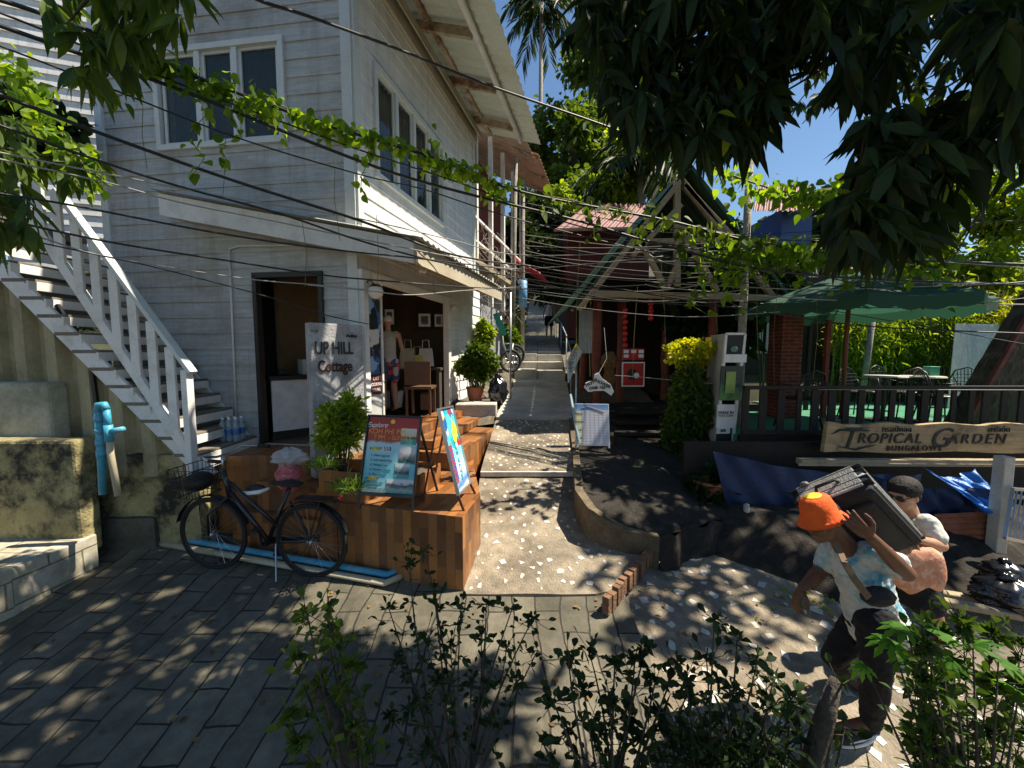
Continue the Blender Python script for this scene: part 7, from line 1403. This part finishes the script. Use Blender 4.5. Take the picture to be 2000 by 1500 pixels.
# --- woman walking behind him
WY = 2.75
wp = lambda u, v, dy=0: P(u, v, WY + dy)
gz = -.14
wom = thing('person', 'dark-haired woman in sunglasses and a white shirt walking behind the suitcase', 'person', V(wp(1790, 1200).x, WY, gz))
hd = wp(1764, 966); neck = wp(1778, 998, .02); chest = wp(1790, 1045, .03); waist = wp(1790, 1105, .04); pel = wp(1788, 1150, .05); shN, shF = wp(1812, 1022, -.1), wp(1775, 1018, .16); elN, wrN = wp(1838, 1066, -.18), wp(1785, 1052, -.22); elF, wrF = wp(1760, 1070, .14), wp(1740, 1050, .05)
hN, hF = pel + V(0, -.08, -.05), pel + V(0, .08, -.05); kN, kF = V(pel.x + .0, pel.y - .08, gz + .47), V(pel.x - .1, pel.y + .08, gz + .48); aN, aF = V(pel.x + .14, pel.y - .08, gz + .1), V(pel.x - .12, pel.y + .08, gz + .08)
q = M(); limb(q, [(pel, .12), (waist, .1), (chest, .11)], 16); limb(q, [(shF, .05), (chest, .09), (shN, .05)], 12); limb(q, [(chest, .06), (neck, .047), (hd, .05)], 12)
limb(q, [(hN, .09), (kN, .058), (kN.lerp(aN, .35), .055), (aN, .036)]); limb(q, [(hF, .09), (kF, .058), (kF.lerp(aF, .35), .055), (aF, .036)]); limb(q, [(aN, .036), (aN + V(-.15, 0, -.06), .026)]); limb(q, [(aF, .036), (aF + V(-.16, 0, -.05), .026)])
limb(q, [(shN, .048), (elN, .038), (elN.lerp(wrN, .3), .037), (wrN, .024)]); limb(q, [(shF, .048), (elF, .038), (wrF, .024)]); hand(q, wrN, V(-.9, -.05, .15), V(0, .6, -.6), .5, .92, 1); hand(q, wrF, V(-.8, 0, .3), V(0, -.6, -.6), .5, .92, -1)
f_, a_, u_ = headm(q, hd, V(-.93, -.3, -.12), V(-.1, 0, 1), .96); remesh(q.build('body', mskin, wom, smooth=True), .0062, 4); facebits(hd, f_, a_, u_, wom)
q = M(); limb(q, [(waist - Z3 * .02, .125), (chest, .135)], 16); limb(q, [(shF, .064), (chest, .11), (shN, .064)], 12); limb(q, [(shN, .062), (shN.lerp(elN, .65), .062)]); limb(q, [(shF, .06), (shF.lerp(elF, .6), .058)]); remesh(q.build('shirt', mat('white_cotton', (.6, .58, .52), rough=.9, var=.08, bump=.2), wom, smooth=True), .008, 3, (.02, .06))
q = M(); limb(q, [(waist - Z3 * .06, .125), (pel, .145)], 16); limb(q, [(hN, .11), (hN.lerp(kN, .5), .095)]); limb(q, [(hF, .11), (hF.lerp(kF, .5), .095)]); remesh(q.build('shorts', jean, wom, smooth=True), .009, 3, (.015, .05))
hairm = mat('dark_hair', (.01, .007, .005), rough=.75, var=.4, scale=30, bump=.5)
q = M(); q.ball(hd - f_ * .02 + u_ * .045, (.108, .09, .085), (f_, a_, u_), 18, 12); q.ball(hd - f_ * .085 - u_ * .02, (.05, .06, .06), (f_, a_, u_)); q.ball(hd - f_ * .11 - u_ * .05, .035); remesh(q.build('hair', hairm, wom, smooth=True), .006, 3)
q = M()
for sg in (-1, 1): q.ball(hd + f_ * .094 + a_ * sg * .034, (.01, .028, .02), (f_, a_, u_)); q.tube([hd + f_ * .09 + a_ * sg * .06 + u_ * .008, hd - f_ * .02 + a_ * sg * .078 + u_ * .005], .003, 5)
q.tube([hd + f_ * .1 + a_ * .02 + u_ * .01, hd + f_ * .1 - a_ * .02 + u_ * .01], .003, 5); q.build('sunglasses', ink, wom, smooth=True)
for an_ in (aN, aF): q = M(); q.ball(an_ + V(-.08, 0, -.075), (.14, .05, .02)); q.ball(an_ + V(-.11, 0, -.05), (.04, .048, .02)); q.build('sandal', ink, wom, smooth=True)
fl = thing('patterned_bag', 'peach patterned cloth bag held at the side of the walking woman', 'bag', wp(1795, 1150, -.2)); q = M(); q.add([], [])
bgc = wp(1790, 1108, -.22); q = boxy(lump(bgc, (.16, .07, .16), 21, .08, 30, 20, crease=3), bgc, .6); q.v = [Vector((bgc.x + (p.x - bgc.x) * (1.12 - (p.z - bgc.z) * 1.6), p.y, p.z + .025 * math.sin((p.x - bgc.x) * 40) * (p.z < bgc.z))) for p in q.v]; q.build('bag', mat('peach_floral_cloth', (.5, .22, .13), rough=.85, var=.2, scale=8, bump=.3, stain=(.62, .36, .24), stain_amt=.9, stain_scale=12, edge=(.5, .56)), fl, smooth=True); q = M(); q.tube([wp(1775, 1085, -.26), wp(1785, 1052, -.24), wp(1800, 1085, -.26)], .008, 6); q.build('handle', mat('peach_strap', (.4, .2, .12), bump=.1), fl, smooth=True)

# --- shopper in the doorway and the walker up the lane
def standing(lab, base, hgt, face, sk, topm, botm, skirt=False, vx=.01, step=.0, hat=None, arms=.0, sleeves=False):
    t = thing('person', lab, 'person', base); s = hgt / 1.72; f = V(math.cos(face), math.sin(face), 0); a = f.cross(Z3); b = Vector(base); at = lambda fx, ax, z: b + f * fx * s + a * ax * s + Z3 * z * s; q = M()
    pel, waist, chest, neck, hd = at(0, 0, .93), at(0, 0, 1.08), at(.01, 0, 1.3), at(.01, 0, 1.48), at(.03, 0, 1.62); limb(q, [(pel, .125 * s), (waist, .11 * s), (chest, .125 * s)], 16); limb(q, [(at(0, -.17, 1.4), .05 * s), (chest + Z3 * .06, .09 * s), (at(0, .17, 1.4), .05 * s)], 12); limb(q, [(chest, .06 * s), (neck, .05 * s), (hd, .05 * s)])
    for sg in (-1, 1):
        k = at(.05 + step * sg * .6, .1 * sg, .5); an = at(step * sg - .02, .1 * sg, .09); limb(q, [(at(0, .09 * sg, .9), .088 * s), (k, .057 * s), (k.lerp(an, .35), .056 * s), (an, .036 * s)]); limb(q, [(an, .036 * s), (an + f * .15 * s - Z3 * .06 * s, .026 * s)])
        e = at(-.03 - arms * sg * .3, .24 * sg, 1.13); w_ = at(.08 + arms * sg * .4, .25 * sg, .9); limb(q, [(at(0, .18 * sg, 1.4), .047 * s), (e, .037 * s), (w_, .024 * s)]); hand(q, w_, V(0, 0, -1) + f * .3, a * -sg, .35, .95 * s, sg)
    f2, a2, u2 = headm(q, hd, f, Z3, .97 * s); remesh(q.build('body', sk, t, smooth=True), vx, 3); facebits(hd, f2, a2, u2, t, s)
    q = M(); limb(q, [(waist - Z3 * .08 * s, .135 * s), (waist, .122 * s), (chest, .138 * s), (chest + Z3 * .06, .11 * s)], 16)
    for sg in (-1, 1): limb(q, [(chest + Z3 * .05, .09 * s), (at(0, .14 * sg, 1.42), .045 * s)])
    remesh(q.build('top', topm, t, smooth=True), vx, 3, (.012, .06)); q = M(); limb(q, [(waist - Z3 * .1 * s, .13 * s), (pel, .14 * s)], 16)
    for sg in (-1, 1): limb(q, [(at(0, .09 * sg, .9), .108 * s), (at(.02 + step * sg * .3, .1 * sg, .62), .1 * s)])
    remesh(q.build('shorts', botm, t, smooth=True), vx, 3, (.01, .06)); q = M(); q.ball(hd - f * .02 * s + Z3 * .045 * s, (.1 * s, .085 * s, .08 * s), (f, a, Z3), 18, 12)
    if hat: q.ball(hd + f * .1 * s + Z3 * .05 * s, (.07 * s, .06 * s, .008), (f, a, Z3)); q.build('cap', hat, t, smooth=True)
    else: q.ball(hd - f * .09 * s, (.04, .06, .08), (f, a, Z3)); remesh(q.build('hair', hairm, t, smooth=True), vx, 2)
    return t, at
hb_ = G(752, 802, 1.085)
standing('man in a pale cap and sleeveless grey top standing inside the shop doorway', (hb_.x + .1, 6.55, 1.06), 1.6, 2.2, lskin, mat('grey_vest', (.4, .38, .34), rough=.9, var=.1, bump=.15), patches('floral_shorts', [(.02, .05, .12), (.03, .06, .15), (.5, .05, .06), (.02, .05, .1), (.4, .4, .4)], 16), hat=plain('pale_cap', (.6, .58, .52), .8))
wy = 17.0; wx = P(1072, 660, wy).x
t, at = standing('woman in a white top and black shorts walking up the lane', (wx, wy, P(1072, 661, wy).z), 1.66, 1.45, lskin, mat('white_top', (.62, .6, .56), rough=.9, bump=.1), jean, step=.12, vx=.014)
